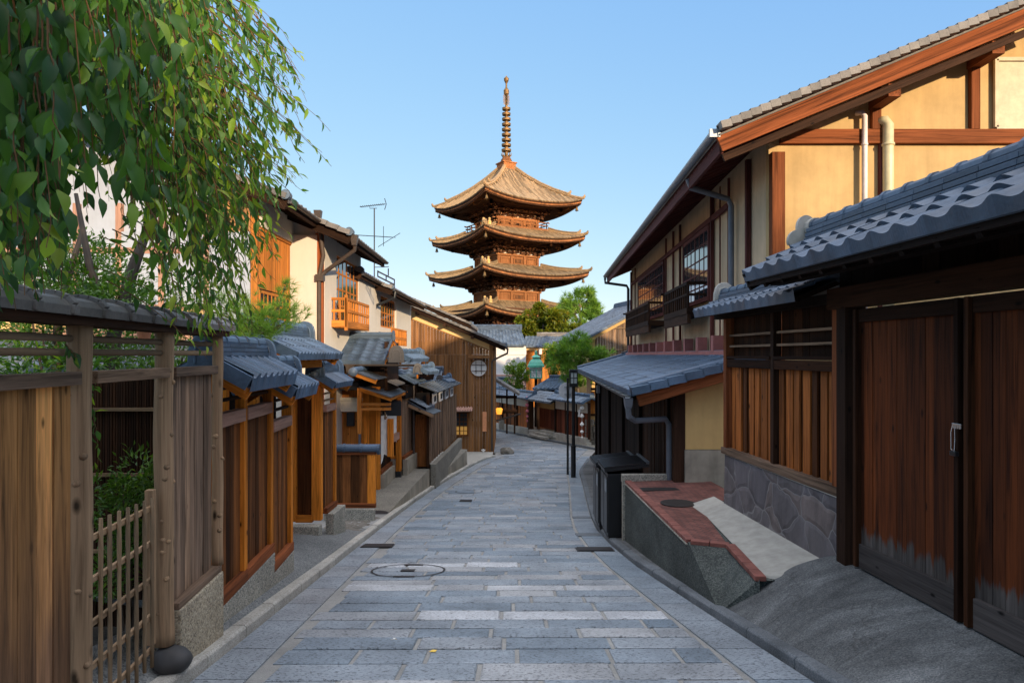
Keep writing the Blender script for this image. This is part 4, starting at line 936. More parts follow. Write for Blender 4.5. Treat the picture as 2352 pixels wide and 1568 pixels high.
# ---------------------------------------------------------------- tall left houses
def verge_edge(mb, a, b, w=.12, h=.16): mb.bar(a, b, w, h)
def bighouse_roof(parent, y0, y1, xe, ze, slope, xr, mat, pitch=.3, course=.26, left=True, board='dark_board', gut='gutter_brown', fascia=None, tilt=.0):
    """roof with its eave along the lane (towards +x), gable ends facing the camera"""
    zr_ = ze+slope*(xe-xr); m = MB(); dx = tilt*(y1-y0)
    tileroof(m, (xe, y0, ze), (xe+dx, y1, ze), (xr, y0, zr_), (xr+dx, y1, zr_), pitch, course, .045, 6, .09, .025, 'wave')
    if left: tileroof(m, (2*xr-xe+dx, y1, ze), (2*xr-xe, y0, ze), (xr+dx, y1, zr_), (xr, y0, zr_), pitch, course, .045, 4, .09, .025, 'wave')
    n = int((xe-xr)/.27)
    for k in range(n):                                          # stepped verge tiles
        a, b = lerp(V((xe, y0, ze)), V((xr, y0, zr_)), k/n), lerp(V((xe, y0, ze)), V((xr, y0, zr_)), (k+1.05)/n)
        m.bar(a+V((0, -.02, .045)), b+V((0, -.02, .02)), .2, .11)
    r_ = m.build('roof', mat, parent)
    m = MB()
    m.bar((xe-.03, y0+.02, ze-.13), (xr, y0+.02, zr_-.13), .05, .2); m.bar((xe-.06, y0, ze-.11), (xe-.06+dx, y1, ze-.11), .06, .12)
    if left: m.bar((2*xr-xe, y0+.02, ze-.13), (xr, y0+.02, zr_-.13), .05, .2)
    m.build('bargeboard', M[fascia or board], r_)
    m = MB(); k = int((y1-y0)/.38)
    for i in range(k+1):
        y = lerp(y0+.1, y1-.1, i/k); xx = tilt*(y-y0); m.bar((xe-.05+xx, y, ze-.12), (xe-1.6+xx, y, ze-.12+slope*1.55), .06, .08)
    m.slab([(xe-.04, y0, ze-.05), (xe-.04+dx, y1, ze-.05), (xr+dx, y1, zr_-.05), (xr, y0, zr_-.05)], .03)
    m.build('rafters', M[board], r_)
    if gut: m = MB(); gutter(m, (xe+.05, y0+.05, ze-.03), (xe+.05+dx, y1-.05, ze-.03), .06); m.build('gutter', M[gut], r_)
    m = MB(); m.tube([(xe-.02, y0-.1, ze+.07), (xe-.02, y0+.1, ze+.07)], [.1, .09], 12); m.build('end_tile', M['grey_tile'], r_)
    return r_
hA = thing('townhouse', 'pale plaster townhouse with orange latticed shutter, half hidden by hanging leaves', 'house', (-6.5, 15, -3.7))
bighouse_roof(hA, 13.9, 17.2, -4.57, 3.18, .39, -9.6, M['dull_tile'])
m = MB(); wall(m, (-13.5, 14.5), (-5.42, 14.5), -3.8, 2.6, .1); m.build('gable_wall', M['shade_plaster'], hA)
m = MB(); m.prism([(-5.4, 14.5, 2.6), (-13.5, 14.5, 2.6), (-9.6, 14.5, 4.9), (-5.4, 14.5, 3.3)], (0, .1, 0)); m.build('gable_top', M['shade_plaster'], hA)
m = MB(); m.planks((-6.35, 14.42), (-5.5, 14.42), .1, 3.35, .03, .2, .004); m.build('plank_siding', M['bright_plank'], hA)
post(hA, -5.43, 14.42, -3.7, 3.35, .14, M['pale_orange_wood'])
for x in (-6.45, -7.4, -8.3, -9.2, -10.1, -11.2): post(hA, x, 14.44, -1.8, 3.2, .12, M['pink_wood'])
for z in (1.0, 2.2): onewood('tie_beam', M['pink_wood'], hA, (-12, 14.44, z), (-6.4, 14.44, z), .1, .13)
m = MB(); wall(m, (-12, 14.40), (-6.5, 14.40), .55, .95, .03); m.build('yellow_panel', M['yellow_plaster'], hA)
onewood('fascia', M['pink_wood'], hA, (-12, 14.3, .42), (-6.3, 14.3, .42), .12, .22)
m = MB(); tileroof(m, (-12.5, 13.0, -.25), (-6.2, 13.0, -.25), (-12.5, 14.35, .33), (-6.2, 14.35, .33), .28, .24, .04, 6); m.build('lean_roof', M['grey_tile'], hA)
m = MB(); wall(m, (-5.40, 14.5), (-5.40, 16.6), 2.72, 3.3, .1); m.build('street_wall', M['cream_plaster'], hA); m = MB(); wall(m, (-5.40, 14.5), (-5.40, 16.6), -3.8, .3, .1); m.build('lower_wall', M['cream_plaster'], hA)
m = MB(); m.planks((-5.38, 14.52), (-5.38, 16.5), 1.42, 2.66, .03, .08, .003); m.build('shutter', M['pale_orange_wood'], hA)
onewood('lintel', M['pale_orange_wood'], hA, (-5.37, 14.5, 2.70), (-5.37, 16.5, 2.70), .08, .1)
lattice(hA, (-5.38, 15.5, .83), (0, 1, 0), Z_, 1.95, 1.05, 8, 4, .045, M['pale_orange_wood'], pane=M['dark_void'], name='lattice_window')
hB = thing('townhouse', 'cream two-storey townhouse with orange window balcony and bent brown downpipe', 'house', (-5.0, 18.5, -3.9))
bighouse_roof(hB, 16.1, 20.75, -3.8, 2.83, .41, -8.4, M['dull_tile'], tilt=-.01)
m = MB(); wall(m, (-7.5, 16.62), (-4.72, 16.62), -3.9, 2.9, .1); m.build('gable_wall', M['cream_plaster'], hB)
m = MB(); m.prism([(-4.72, 16.62, 2.9), (-7.5, 16.62, 2.9), (-7.5, 16.62, 4.2), (-4.72, 16.62, 3.05)], (0, .1, 0)); m.build('gable_top', M['cream_plaster'], hB)
post(hB, -4.68, 16.62, -3.9, 2.95, .17, M['fascia_wood'])
m = MB(); wall(m, (-4.68, 16.7), (-4.66, 17.75), -3.9, 2.95, .1); wall(m, (-4.68, 17.75), (-4.66, 20.6), 2.62, 2.95, .1); wall(m, (-4.68, 17.75), (-4.66, 20.6), -3.9, .85, .1); m.build('street_wall', M['cream_plaster'], hB)
lattice(hB, (-4.64, 19.1, 1.75), (0, 1, 0), Z_, 2.6, 1.7, 6, 4, .05, M['pale_orange_wood'], .08, pane=M['glass'])
bal = MB()
xo = -4.2
for z in (.80, 1.42, 1.12): bal.bar((xo, 17.3, z), (xo, 19.95, z), .06, .07 if z != .80 else .16); bal.bar((-4.66, 17.3, z), (xo, 17.3, z), .06, .07 if z != .80 else .16)
for k in range(11): y = 17.3+k*2.65/10; bal.bar((xo, y, .7), (xo, y, 1.45), .035 if k not in (0, 10) else .08, .04)
for k in range(1, 3): x = lerp(xo, -4.66, k/3); bal.bar((x, 17.3, .7), (x, 17.3, 1.45), .045, .045)
bal.bar((xo, 17.3, .62), (xo, 17.3, 1.52), .08, .08); bal.bar((-4.62, 17.3, .62), (-4.62, 17.3, 1.52), .08, .08)
ba = bal.build('balcony', M['pale_orange_wood'], hB, bevel=.004)
m = MB(); m.box((-4.43, 18.6, .72), (.5, 2.6, .05)); m.build('balcony_floor', M['pale_orange_wood'], ba)
m = MB(); m.tube([(-3.74, 16.25, 2.62), (-3.76, 16.3, 2.5), (-4.5, 16.5, 2.02), (-4.62, 16.5, 1.9)], .05, 10); m.tube([(-4.56, 16.1, 3.2), (-4.62, 16.45, 2.95), (-4.56, 16.5, 2.4), (-4.66, 16.5, 1.9), (-4.66, 16.5, -2)], .05, 10)
m.box((-4.64, 16.5, 1.86), (.2, .16, .16)); m.lathe((-3.74, 16.2, 2.6), [(.07, 0), (.1, .1), (.12, .24)], 4, rot=.785); m.lathe((-4.56, 16.05, 3.15), [(.07, 0), (.1, .1), (.12, .24)], 4, rot=.785); m.build('downpipe', M['gutter_brown'], hB)
m = MB(); m.bar((-3.75, 20.7, 2.4), (-3.75, 20.7, 2.62), .03, .03); m.bar((-3.6, 20.9, 2.3), (-4.05, 20.6, 2.52), .03, .04); m.bar((-3.6, 20.9, 2.15), (-4.05, 20.6, 2.37), .03, .04)
for k in range(3): q = lerp(V((-3.6, 20.9, 2.22)), V((-4.05, 20.6, 2.45)), k/2); m.bar(q-Z_*.1, q+Z_*.1, .03, .03)
m.build('eave_bracket', M['gutter_black'], hB)
hC = thing('townhouse', 'lower cream townhouse with grid window and black downpipe, third along the left', 'house', (-5.0, 25, -4.2))
bighouse_roof(hC, 20.2, 23.3, -4.45, 2.45, .41, -8.2, M['dull_tile'], left=False)
bighouse_roof(hC, 23.0, 31.5, -4.02, 2.24, .35, -8.2, M['dull_tile'], left=False, gut='gutter_black')
m = MB(); wall(m, (-4.72, 20.6), (-4.72, 23.3), -4.2, 2.5, .1); wall(m, (-7, 23.32), (-4.72, 23.32), -4.2, 2.5, .1); wall(m, (-4.76, 23.4), (-4.76, 24.2), -4.5, 2.4, .1); wall(m, (-4.76, 24.2), (-4.76, 27.5), -4.5, 1.0, .1); wall(m, (-4.76, 24.2), (-4.76, 27.5), 2.12, 2.45, .1); wall(m, (-4.76, 27.5), (-4.76, 31.5), -4.5, 2.4, .1); m.build('wall', M['cream_plaster'], hC)
m = MB(); m.prism([(-4.72, 23.32, 2.4), (-7.5, 23.32, 2.4), (-7.5, 23.32, 3.4), (-4.72, 23.32, 2.5)], (0, .1, 0)); m.build('gable_top', M['cream_plaster'], hC)
post(hC, -4.73, 23.3, -4, 2.45, .16, M['pale_orange_wood'])
lattice(hC, (-4.74, 25.85, 1.55), (0, 1, 0), Z_, 3.0, 1.05, 6, 4, .05, M['pale_orange_wood'], .08, pane=M['glass'])
tubeobj('downpipe', M['gutter_black'], hC, [(-3.97, 23.2, 2.15), (-3.99, 23.2, 1.95), (-4.62, 23.25, 1.68), (-4.68, 23.25, 1.5), (-4.68, 23.25, -1)], .05)
m = MB(); m.bar((-4.5, 24.3, .62), (-4.5, 27.6, .62), .5, .1)
for k in range(16): m.bar((-4.28, 24.3+k*.22, .35), (-4.28, 24.3+k*.22, .95), .05, .05)
m.bar((-4.28, 24.3, .95), (-4.28, 27.6, .95), .06, .06); m.build('window_rail', M['pale_orange_wood'], hC)
an = thing('antenna', 'thin television aerial on a mast above the left roofs', 'antenna', (-4.84, 24, 2.5))
m = MB(); m.tube([(-4.84, 24, 2.2), (-4.84, 24, 5.15)], .022, 6); ms = m.build('mast', M['gutter_black'], an)
m = MB(); m.tube([(-5.35, 24, 5.2), (-4.45, 24, 5.3)], .015, 5)
for k in range(12): m.tube([(-5.3+k*.07, 23.85, 5.205+k*.008), (-5.3+k*.07, 24.15, 5.205+k*.008)], .008, 4)
m.tube([(-4.48, 24, 5.1), (-4.42, 24, 5.3), (-4.48, 24, 5.5)], .014, 5); m.tube([(-5.0, 24, 5.24), (-5.0, 24, 5.15), (-4.75, 24, 5.15)], .012, 5); m.build('upper_array', M['gutter_black'], an)
m = MB(); m.tube([(-5.6, 24.2, 4.25), (-4.2, 23.8, 4.1)], .015, 5)
for k in range(9): a = lerp(V((-5.6, 24.2, 4.25)), V((-4.2, 23.8, 4.1)), k/8); m.tube([a+V((-.09, -.32, -.05)), a+V((.09, .32, .05))], .01, 4)
m.tube([(-4.5, 23.9, 3.8), (-4.5, 23.9, 4.5)], .01, 4); m.tube([(-4.65, 23.7, 3.75), (-3.95, 24.1, 4.3)], .01, 4); m.build('lower_array', M['gutter_black'], an)
m = MB(); m.tube([(-4.82, 24, 3.08), (-4.33, 24, 3.1)], .014, 5); m.build('lowest_rod', M['gutter_black'], an)
# ---------------------------------------------------------------- dark boarded house with the round window
rw = thing('boarded_house', 'dark boarded house with round paper window and ochre gable band', 'house', (-3, 33, -4.75))
m = MB(); n = 40
for k in range(n):                                             # sloping-topped board wall
    x0, x1 = lerp(-6.6, -1.0, k/n), lerp(-6.6, -1.0, (k+1)/n); xm = (x0+x1)/2; zt = .2+.4*(-1.115-xm)
    for lo, hi in ((-4.75, .02), (.025, zt)) if zt > .1 else ((-4.75, zt),):
        m.box((xm, 33+random.uniform(-.004, .004), (lo+hi)/2), (x1-x0-.006, .03, hi-lo))
m.build('board_wall', M['house_board'], rw)
m = MB(); m.prism([(-6.6, 33.02, 2.39), (-1.0, 33.02, .15), (-1.0, 33.02, .62), (-6.6, 33.02, 2.95)], (0, .08, 0)); m.build('plaster_band', M['yellow_plaster'], rw)
onewood('trim', M['house_board'], rw, (-6.6, 32.98, 2.42), (-1.0, 32.98, .18), .04, .07)
post(rw, -1.02, 33.0, -4.75, .66, .16, M['house_board'])
bighouse_roof(rw, 32.62, 41, -.30, .42, .43, -9, M['dull_tile'], .3, .3, left=False, tilt=-.01)
m = MB()
for k in range(4): x = -1.9-k*1.32; m.bar((x, 32.4, .42+.43*(-.3-x)-.26), (x, 33.1, .42+.43*(-.3-x)-.26), .12, .14)
m.build('purlin_ends', M['dark_board'], rw)
m = MB(); wall(m, (-.98, 33.05), (-1.05, 41), -4.9, .6, .1); m.build('side_wall', M['house_board'], rw)
cx, cz = P(1099.5, 845, 33).x, P(1099.5, 845, 33).z; q = MB()
q.lathe((cx, 32.965, cz), [(.385, -.012), (.385, .012)], 40, ax=(X_, Z_, Y_)); ow_ = q.build('round_window', M['white_plaster'], rw)
q = MB(); q.lathe((cx, 32.955, cz), [(.385, -.03), (.425, -.03), (.425, .03), (.385, .03), (.385, -.03)], 40, ax=(X_, Z_, Y_)); q.build('frame', M['house_board'], ow_)
q = MB()
for s in (-.13, .13): q.bar((cx+s, 32.94, cz-.30), (cx+s, 32.94, cz+.33), .025, .02); q.bar((cx-.33, 32.93, cz+s*1.1), (cx+.33, 32.93, cz+s*1.1), .02, .025)
q.build('bars', M['dark_board'], ow_)
m = MB(); m.slab([(cx-.46, 32.6, cz+.52), (cx+.55, 32.6, cz+.52), (cx+.55, 33, cz+.6), (cx-.46, 33, cz+.6)], .05); m.build('window_hood', M['house_board'], rw)
wx, wz = P(1056, 973, 33).x, P(1056, 973, 33).z
lattice(rw, (wx, 32.95, wz), X_, Z_, .78, 1.1, 4, 5, .03, M['stained_board'], .07, pane=M['glass'], name='shop_window')
m = MB(); m.box((wx, 32.946, wz-.3), (.76, .01, .42)); m.build('lit_shelf', M['warm_window'], rw)
m = MB(); m.slab([(wx-.5, 32.5, wz+.68), (wx+.62, 32.5, wz+.68), (wx+.62, 33, wz+.8), (wx-.5, 33, wz+.8)], .05)
for k in range(9): m.tube([(wx-.45+k*.125, 32.48, wz+.70), (wx-.45+k*.125, 33, wz+.82)], .03, 6)
m.build('window_canopy', M['pink_tile'], rw)
m = MB(); p = P(1113, 968, 32.95); m.box(p, (.2, .03, .95)); np_ = tag(m.build('name_plate', M['nameplate'], bevel=.004), 'tall narrow orange name plate on the dark boarded corner', 'sign'); ORI[np_.name] = V((0,0,0))
tubeobj('downpipe', M['gutter_brown'], rw, [(-.2, 32.5, .33), (-.22, 32.5, .08), (-.92, 32.85, -.25), (-.97, 32.88, -.4), (-.97, 32.88, -4.6)], .05)
m = MB(); p = P(1110, 1031, 32.6); m.lathe((p.x, 32.6, zr(32.6)+.07), [(.05, 0), (.06, .06), (.04, .15)], 10); m.tube([(p.x-.1, 32.6, zr(32.6)+.17), (p.x+.1, 32.6, zr(32.6)+.17)], .03, 6); tag(m.build('water_tap', M['white_paint']), 'small white tap standing at the foot of the boarded house', 'tap')
rockobj('corner_stone', (P(1164, 1037, 32.5).x, 32.5, zr(32.5)+.1), (.32, .25, .24), M['rock'], 'pointed grey stone on the lane at the boarded house corner', 'stone', 11, .2)
m = MB(); m.box((.15, 40, -3.3), (.1, .1, 2.6)); m.box((-.3, 40, -3.3), (.1, .1, 2.6)); m.bar((-1.2, 39.9, -2.45), (.3, 39.9, -2.45), .1, .16); m.bar((-1.2, 39.9, -3.3), (.3, 39.9, -3.3), .1, .2)
sv = thing('roadside_shed', 'small open wooden shed with tiled roof behind the boarded house', 'shed', (-.4, 39.8, -4.95))
m.build('frame', M['dark_board'], sv); m = MB(); tileroof(m, (.42, 38.9, -2.25), (.42, 42, -2.25), (-1.3, 38.9, -1.2), (-1.3, 42, -1.2), .28, .26, .04, 5); m.bar((.42, 38.9, -2.27), (-1.3, 38.9, -1.22), .12, .14); m.build('roof', M['dull_tile'], sv)
tubeobj('gutter', M['gutter_brown'], sv, [(.5, 39, -3.35), (-.9, 39, -3.75)], .05)
yl = MB(); p = P(1146.5, 943.6, 40); yl.ball(p, .24, 10, (1, 1, .9)); yo = tag(yl.build('lantern', M['amber_glow'], smooth=True), 'glowing amber round lantern under the shed eave', 'lantern'); ORI[yo.name] = V((0,0,0))
m = MB(); m.lathe(p, [(.1, .2), (.1, .27)], 10); m.lathe(p, [(.09, -.26), (.09, -.2)], 10); m.tube([p+Z_*.25, p+Z_*1.4], .01, 5); m.build('cap', M['iron'], yo)
hD = thing('distant_house', 'tiled house roof rising just behind the ochre gable', 'house', (-5, 40, -5))
bighouse_roof(hD, 36.8, 44, -2.2, 1.65, .43, -9, M['dull_tile'], .3, .3, left=False, gut=None)
m = MB(); m.box((-6, 41, -2), (6, 6, 5.5)); m.build('wall', M['cream_plaster'], hD)
# ---------------------------------------------------------------- middle distance: white storehouse and tiled houses
wh = thing('storehouse', 'white plastered storehouse with heavy tiled ridge below the pagoda', 'storehouse', (0, 56, -5.5))
a, b = P(1085, 757, 57), P(1196, 757, 57); c, d_ = P(1118, 792, 54), P(1209, 792, 54)
m = MB(); tileroof(m, c-V((1.6, 0, 0)), d_, a, b, .3, .3, .07, 5, .1, .02, 'wave'); tileroof(m, b+V((.6, 4.5, -1.5)), a+V((0, 4.5, -1.5)), b, a, .3, .3, .05, 4); r_ = m.build('roof', M['grey_tile'], wh)
m = MB(); ridge(m, a-Z_*.05, b-Z_*.05, .34, 4, .08, .13, .42); m.build('ridge', M['silver_tile'], r_); m = MB(); oni(m, a-Z_*.05, (-1, 0, 0), .5, .7, .2); m.build('ridge_end_tile', M['silver_tile'], r_); m = MB(); oni(m, b-Z_*.05, (1, 0, 0), .4, .5, .2); m.build('ridge_end_tile', M['silver_tile'], r_)
xl, xr_ = P(1085, 0, 54.4).x, P(1208, 0, 54.4).x
m = MB(); m.box(((xl+xr_)/2, 56.9, -2.2), (xr_-xl, 5, 6.2)); m.build('wall', M['white_plaster'], wh)
m = MB(); m.box(((xl+xr_)/2, 54.36, .28), (xr_-xl+.06, .08, .5)); m.build('eave_moulding', M['white_plaster'], wh)
m = MB(); m.box(((xl+xr_)/2, 54.33, -1.62), (xr_-xl+.1, .14, .12)); m.box(((xl+xr_)/2, 54.33, -1.95), (xr_-xl+.1, .2, .08))
for k in range(7): m.slab([(xl, 54.2-.1*k, -2.05-.16*k), (xr_, 54.2-.1*k, -2.05-.16*k), (xr_, 54.32-.1*k, -1.92-.16*k), (xl, 54.32-.1*k, -1.92-.16*k)], .05)
m.build('tiled_skirt', M['pink_tile'], wh)
tb = thing('timber_house', 'timber house with sunlit orange boards behind the green lantern', 'house', (2, 61, -5.8))
a, b = P(1233, 772, 62), P(1300, 772, 62); c, d_ = P(1200, 795, 58.5), P(1290, 795, 58.5)
m = MB(); tileroof(m, c, d_+V((2, 0, 0)), P(1208, 772, 62), b+V((2, 0, 0)), .3, .3, .06, 5, .1, .02, 'wave'); r_ = m.build('roof', M['grey_tile'], tb)
m = MB(); ridge(m, a-Z_*.05, b+V((2, 0, -.05)), .3, 4, .07, .1, .42); m.build('ridge', M['dull_tile'], r_)
m = MB(); m.planks((P(1195, 0, 59.2).x, 59.2), (5.5, 59.2), -4.5, .42, .05, .32, .02); m.build('board_wall', M['pale_orange_wood'], tb)
m = MB(); m.box((3.2, 59.0, .55), (5, .2, .36)); m.build('plaster_band', M['sand_plaster'], tb); post(tb, P(1241, 0, 59).x, 59.05, -4.5, .5, .2, M['dark_board'])
m = MB(); p = P(1241, 806, 58.8); m.lathe(p, [(.1, -.3), (.15, -.25), (.15, .2), (.1, .25)], 8); tag(m.build('wall_lamp', M['white_paint']), 'small cream lamp on the post above the green lantern', 'lamp')
bh = thing('barn_house', 'grey tiled house with weathered board gable behind the pine', 'house', (7, 46, -4.8))
e0 = V((4.75, 44, 1.02)); r0 = V((9.6, 44, 3.62)); dv = V((-1.6, 9, 0))
m = MB(); tileroof(m, e0, e0+dv, r0, r0+dv, .3, .3, .06, 5, .1, .02, 'wave'); r_ = m.build('roof', M['grey_tile'], bh)
n = 14; m = MB()
for k in range(n): m.bar(lerp(e0, r0, k/n)+Z_*.03, lerp(e0, r0, (k+1)/n)+Z_*.01, .3, .12)
m.build('verge_tiles', M['grey_tile'], r_)
m = MB(); m.bar(e0+V((.1, .1, -.13)), r0+V((0, .1, -.13)), .08, .2); m.build('bargeboard', M['sand_plaster'], r_)
m = MB(); ridge(m, r0+dv*.3, r0+dv, .3, 3, .08, .1, .42); m.build('ridge', M['silver_tile'], r_)
m = MB()
for k in range(26):
    x = 5.35+k*.17; m.box((x, 44.6, (-4.8+1.1+(x-4.75)*.536)/2), (.16, .05, 4.8+1.0+(x-4.75)*.536))
m.build('gable_boards', M['silver_board'], bh)
m = MB()
for k in range(16): x = 7.3+k*.155; m.bar((x, 44.4, -1.8), (x, 44.4, .75), .05, .05)
for z in (.6, -.2): m.bar((7.2, 44.45, z), (9.9, 44.45, z), .05, .06)
m.bar((6.6, 44.5, 1.75), (9.9, 44.5, 1.75), .06, .06); m.bar((5.3, 44.5, .35), (7.2, 44.5, .35), .05, .05); m.build('window_grille', M['bamboo'], bh)
post(bh, 5.3, 44.6, -4.8, 1.1, .2, M['sand_plaster'])
m = MB(); wall(m, e0+V((.6, .6, 0)), e0+dv+V((.6, 0, 0)), -4.8, 1.0, .1); m.build('side_wall', M['sand_plaster'], bh)
rp = MB()
q = P(1404, 733, 47.3); rp.prism([q+V((-.1, 0, -.5)), q+V((.25, 0, -.5)), q+V((.12, 0, .3))], (0, .2, 0)); rp.build('roof_ornament', M['silver_tile'], bh)
# ---------------------------------------------------------------- right: gate with the heavy tiled roof
def xg(y): return 3.22-.07*(y-6.4)
dg, sg_ = sidevec((xg(2), 2), (xg(7), 7))
def ong(y, z, off=0): return V((xg(y)-off, y, z))              # off: towards the lane
ga = thing('gate', 'large dark double-leaf wooden gate under a heavy scalloped tile roof', 'gate', ong(5, -1.95))
for i, (y0, y1) in enumerate(((6.36, 4.965), (4.955, 3.4))):
    lf_ = MB(); lf_.planks((xg(y1)+.0, y1), (xg(y0), y0), -1.74, .32, .02, .115, .002, jit=.004)
    o = lf_.build('door_leaf', M['gate_board'], ga, bevel=.002)
    f = MB()
    for yq in (y0, y1): f.bar(ong(yq+(-.045 if yq == y0 else .045), -1.95, .02), ong(yq+(-.045 if yq == y0 else .045), .42, .02), .05, .085)
    f.bar(ong(y0-.09, .36, .02), ong(y1+.09, .36, .02), .05, .12)
    f.build('door_frame', M['gate_frame'], o, bevel=.004)
    f = MB(); f.bar(ong(y0-.09, -1.84, .02), ong(y1+.09, -1.84, .02), .05, .22); f.build('kick_board', M['gate_kick'], o, bevel=.004)
for y0, y1, n_ in ((6.42, 6.60, 'gate_post'), (3.2, 3.36, 'gate_post')):
    m = MB(); m.box(ong((y0+y1)/2, -.75, -.02), (.20, y1-y0, 2.5)); m.build(n_, M['dark_board'], ga, bevel=.008)
m = MB(); m.bar(ong(6.75, .545, 0), ong(2.5, .545, 0), .18, .20); m.build('lintel', M['gate_frame'], ga, bevel=.008)
m = MB(); m.planks((xg(2.5)+.03, 2.5), (xg(6.7)+.03, 6.7), .62, 1.08, .03, .2); m.build('upper_boards', M['black_board'], ga)
hw = MB(); p = ong(5.0, -.52, .06); hw.box(p, (.012, .10, .038), (X_, Y_, Z_)); lk = hw.build('hasp', M['steel'], ga, bevel=.002)
q = MB(); q.tube([p+V((-.02, .02, 0)), p+V((-.03, .022, -.05)), p+V((-.03, .02, -.17)), p+V((-.02, 0, -.185)), p+V((-.02, -.008, -.1)), p+V((-.02, -.005, 0))], .003, 6); q.build('shackle', M['steel'], lk)
q = MB(); q.box(p+V((-.02, .0, -.2)), (.03, .07, .035)); q.build('padlock', M['black_paint'], lk, bevel=.005)
E0, E1 = V((2.49, 7.3, .835)), V((2.83, 2.4, .835)); T0, T1 = V((3.25, 7.3, 1.225)), V((3.59, 2.4, 1.225))
m = MB(); tileroof(m, E1, E0, T1, T0, .285, .26, .045, 12, .055, .035, 'wave')
B0, B1 = V((4.05, 7.3, .88)), V((4.39, 2.4, .88)); tileroof(m, B0, B1, T0, T1, .285, .26, .06, 6, .1, .03, 'wave')
gr = m.build('roof', M['silver_tile'], ga)
m = MB(); ridge(m, T0+V((0, 0, -.03)), T1+V((0, 0, -.03)), .27, 3, .052, .075, .30); m.build('ridge', M['silver_tile'], gr, bevel=.004)
# cloud-shaped end tile
m = MB(); c = T0+V((-.03, .06, -.02)); sd = V((1, .07, 0)).normalized(); out_ = []
for (cx_, cz_, r_, a0, a1) in ((-.17, .0, .07, -150, 60), (-.13, .12, .06, -200, 20), (0, .17, .105, 200, -20), (.13, .12, .06, 160, -60), (.17, .0, .07, 120, -30)):
    for k in range(7): a = R(lerp(a0 if a0 > a1 else a0, a1, k/6)); 
for k in range(60):
    a = math.pi*(1.15-1.3*k/59); rr = .155+.06*abs(math.sin(2.5*a)); out_.append(c+sd*(rr*math.cos(a)*1.15)+Z_*(max(-.02, rr*math.sin(a)*1.3+.03)))
m.prism(out_, V((0, .06, 0))); m.build('ridge_end_tile', M['light_concrete'], gr, bevel=.008)
m = MB(); a = T0+V((0, -.02, .14)); m.tube([a+V((0, .13, 0)), a], [.115, .10], 14); m.build('ridge_roundel', M['light_concrete'], gr)
m = MB()
for y in [2.6+.36*k for k in range(14)]: m.bar((lerp(2.83, 2.49, (y-2.4)/4.9)+.04, y, .72), (xg(y)+.06, y, 1.11), .06, .07)
m.slab([E0+V((.02, 0, -.045)), E1+V((.02, 0, -.045)), T1+V((0, 0, -.045)), T0+V((0, 0, -.045))], .03); m.bar(E0+V((.05, 0, -.08)), E1+V((.05, 0, -.08)), .05, .06)
m.bar((xg(7.2)-.38, 7.2, .80), (xg(2.4)-.38, 2.4, .80), .12, .14); m.build('rafters', M['black_board'], gr)
m = MB(); m.bar(E0+V((0, -.02, -.03)), T0+V((0, -.02, -.03)), .06, .12); m.bar(B0+V((0, -.02, -.03)), T0+V((0, -.02, -.03)), .06, .12); m.build('bargeboard', M['black_board'], gr)
# plank fence on the stone base
def xb(y): return 3.10-.07*(y-9.6)
pk = thing('plank_fence', 'burnt amber plank fence with slatted top on a fieldstone base', 'fence', (xb(8.2), 8.2, -2.05))
for y0, y1 in ((9.62, 8.27), (8.17, 6.86)):
    m = MB(); m.planks((xb(y1)+.05, y1), (xb(y0)+.05, y0), -1.31, -.17, .012, .3, 0); m.build('shadow_backing', M['black_board'], pk)  # black sheet standing in for the shadow between the planks
    m = MB(); m.planks((xb(y1), y1), (xb(y0), y0), -1.31, -.17, .03, .185, .055, jit=.01); m.build('board_panel', M['amber_board'], pk, bevel=.004)
    m = MB(); m.planks((xb(y1)+.04, y1), (xb(y0)+.04, y0), -.05, .58, .02, .17, .003); m.build('upper_boards', M['gate_frame'], pk)
    m = MB(); m.bar((xb(y0)-.02, y0, -.115), (xb(y1)-.02, y1, -.115), .1, .11); m.bar((xb(y0)-.02, y0, -.035), (xb(y1)-.02, y1, -.035), .12, .04); m.build('rail', M['gate_frame'], pk, bevel=.004)
    for z in (.12, .27): m = MB(); m.bar((xb(y0)-.01, y0, z), (xb(y1)-.01, y1, z), .05, .028); m.build('slat', M['silver_board'], pk)
for y, w_, mt in ((9.68, .12, 'red_beam'), (8.22, .10, 'dark_board'), (6.78, .14, 'red_beam')): post(pk, xb(y)-.02, y, -1.36, .58, w_, M[mt], (0, 1, 0))
m = MB(); m.bar((xb(9.75)-.03, 9.75, -1.35), (xb(6.72)-.03, 6.72, -1.35), .16, .09); m.build('sill', M['silver_board'], pk, bevel=.006)
t = NT('fieldstone', .8, .3); o_ = t.obj(); ds = t.noise(t.map(o_, 3), 1, 3); wv = t.new("ShaderNodeVectorMath", operation='ADD'); t.ln(t.map(o_, (2.6, 1.75, 2.6)), wv.inputs[0])
nn_ = t.new("ShaderNodeTexNoise"); nn_.inputs['Scale'].default_value = 2.2; t.ln(o_, nn_.inputs['Vector']); sv_ = t.new("ShaderNodeVectorMath", operation='SCALE'); sv_.inputs['Scale'].default_value = .7; t.ln(nn_.outputs['Color'], sv_.inputs[0]); t.ln(sv_.outputs[0], wv.inputs[1])
cc = t.sep(t.voro(wv.outputs[0], 1.), 0); de = t.voro(wv.outputs[0], 1., 'DISTANCE_TO_EDGE', 'Distance')
col = t.ramp(cc, [(0, (.10, .092, .10)), (.4, (.14, .125, .125)), (.7, (.16, .13, .12)), (1, (.12, .12, .135))]); col = t.mix(col, t.ramp(t.noise(t.map(o_, (4, 4, 1.2)), 1, 5), [(.3, .6), (.7, 1.2)]), 1., 'MULTIPLY')
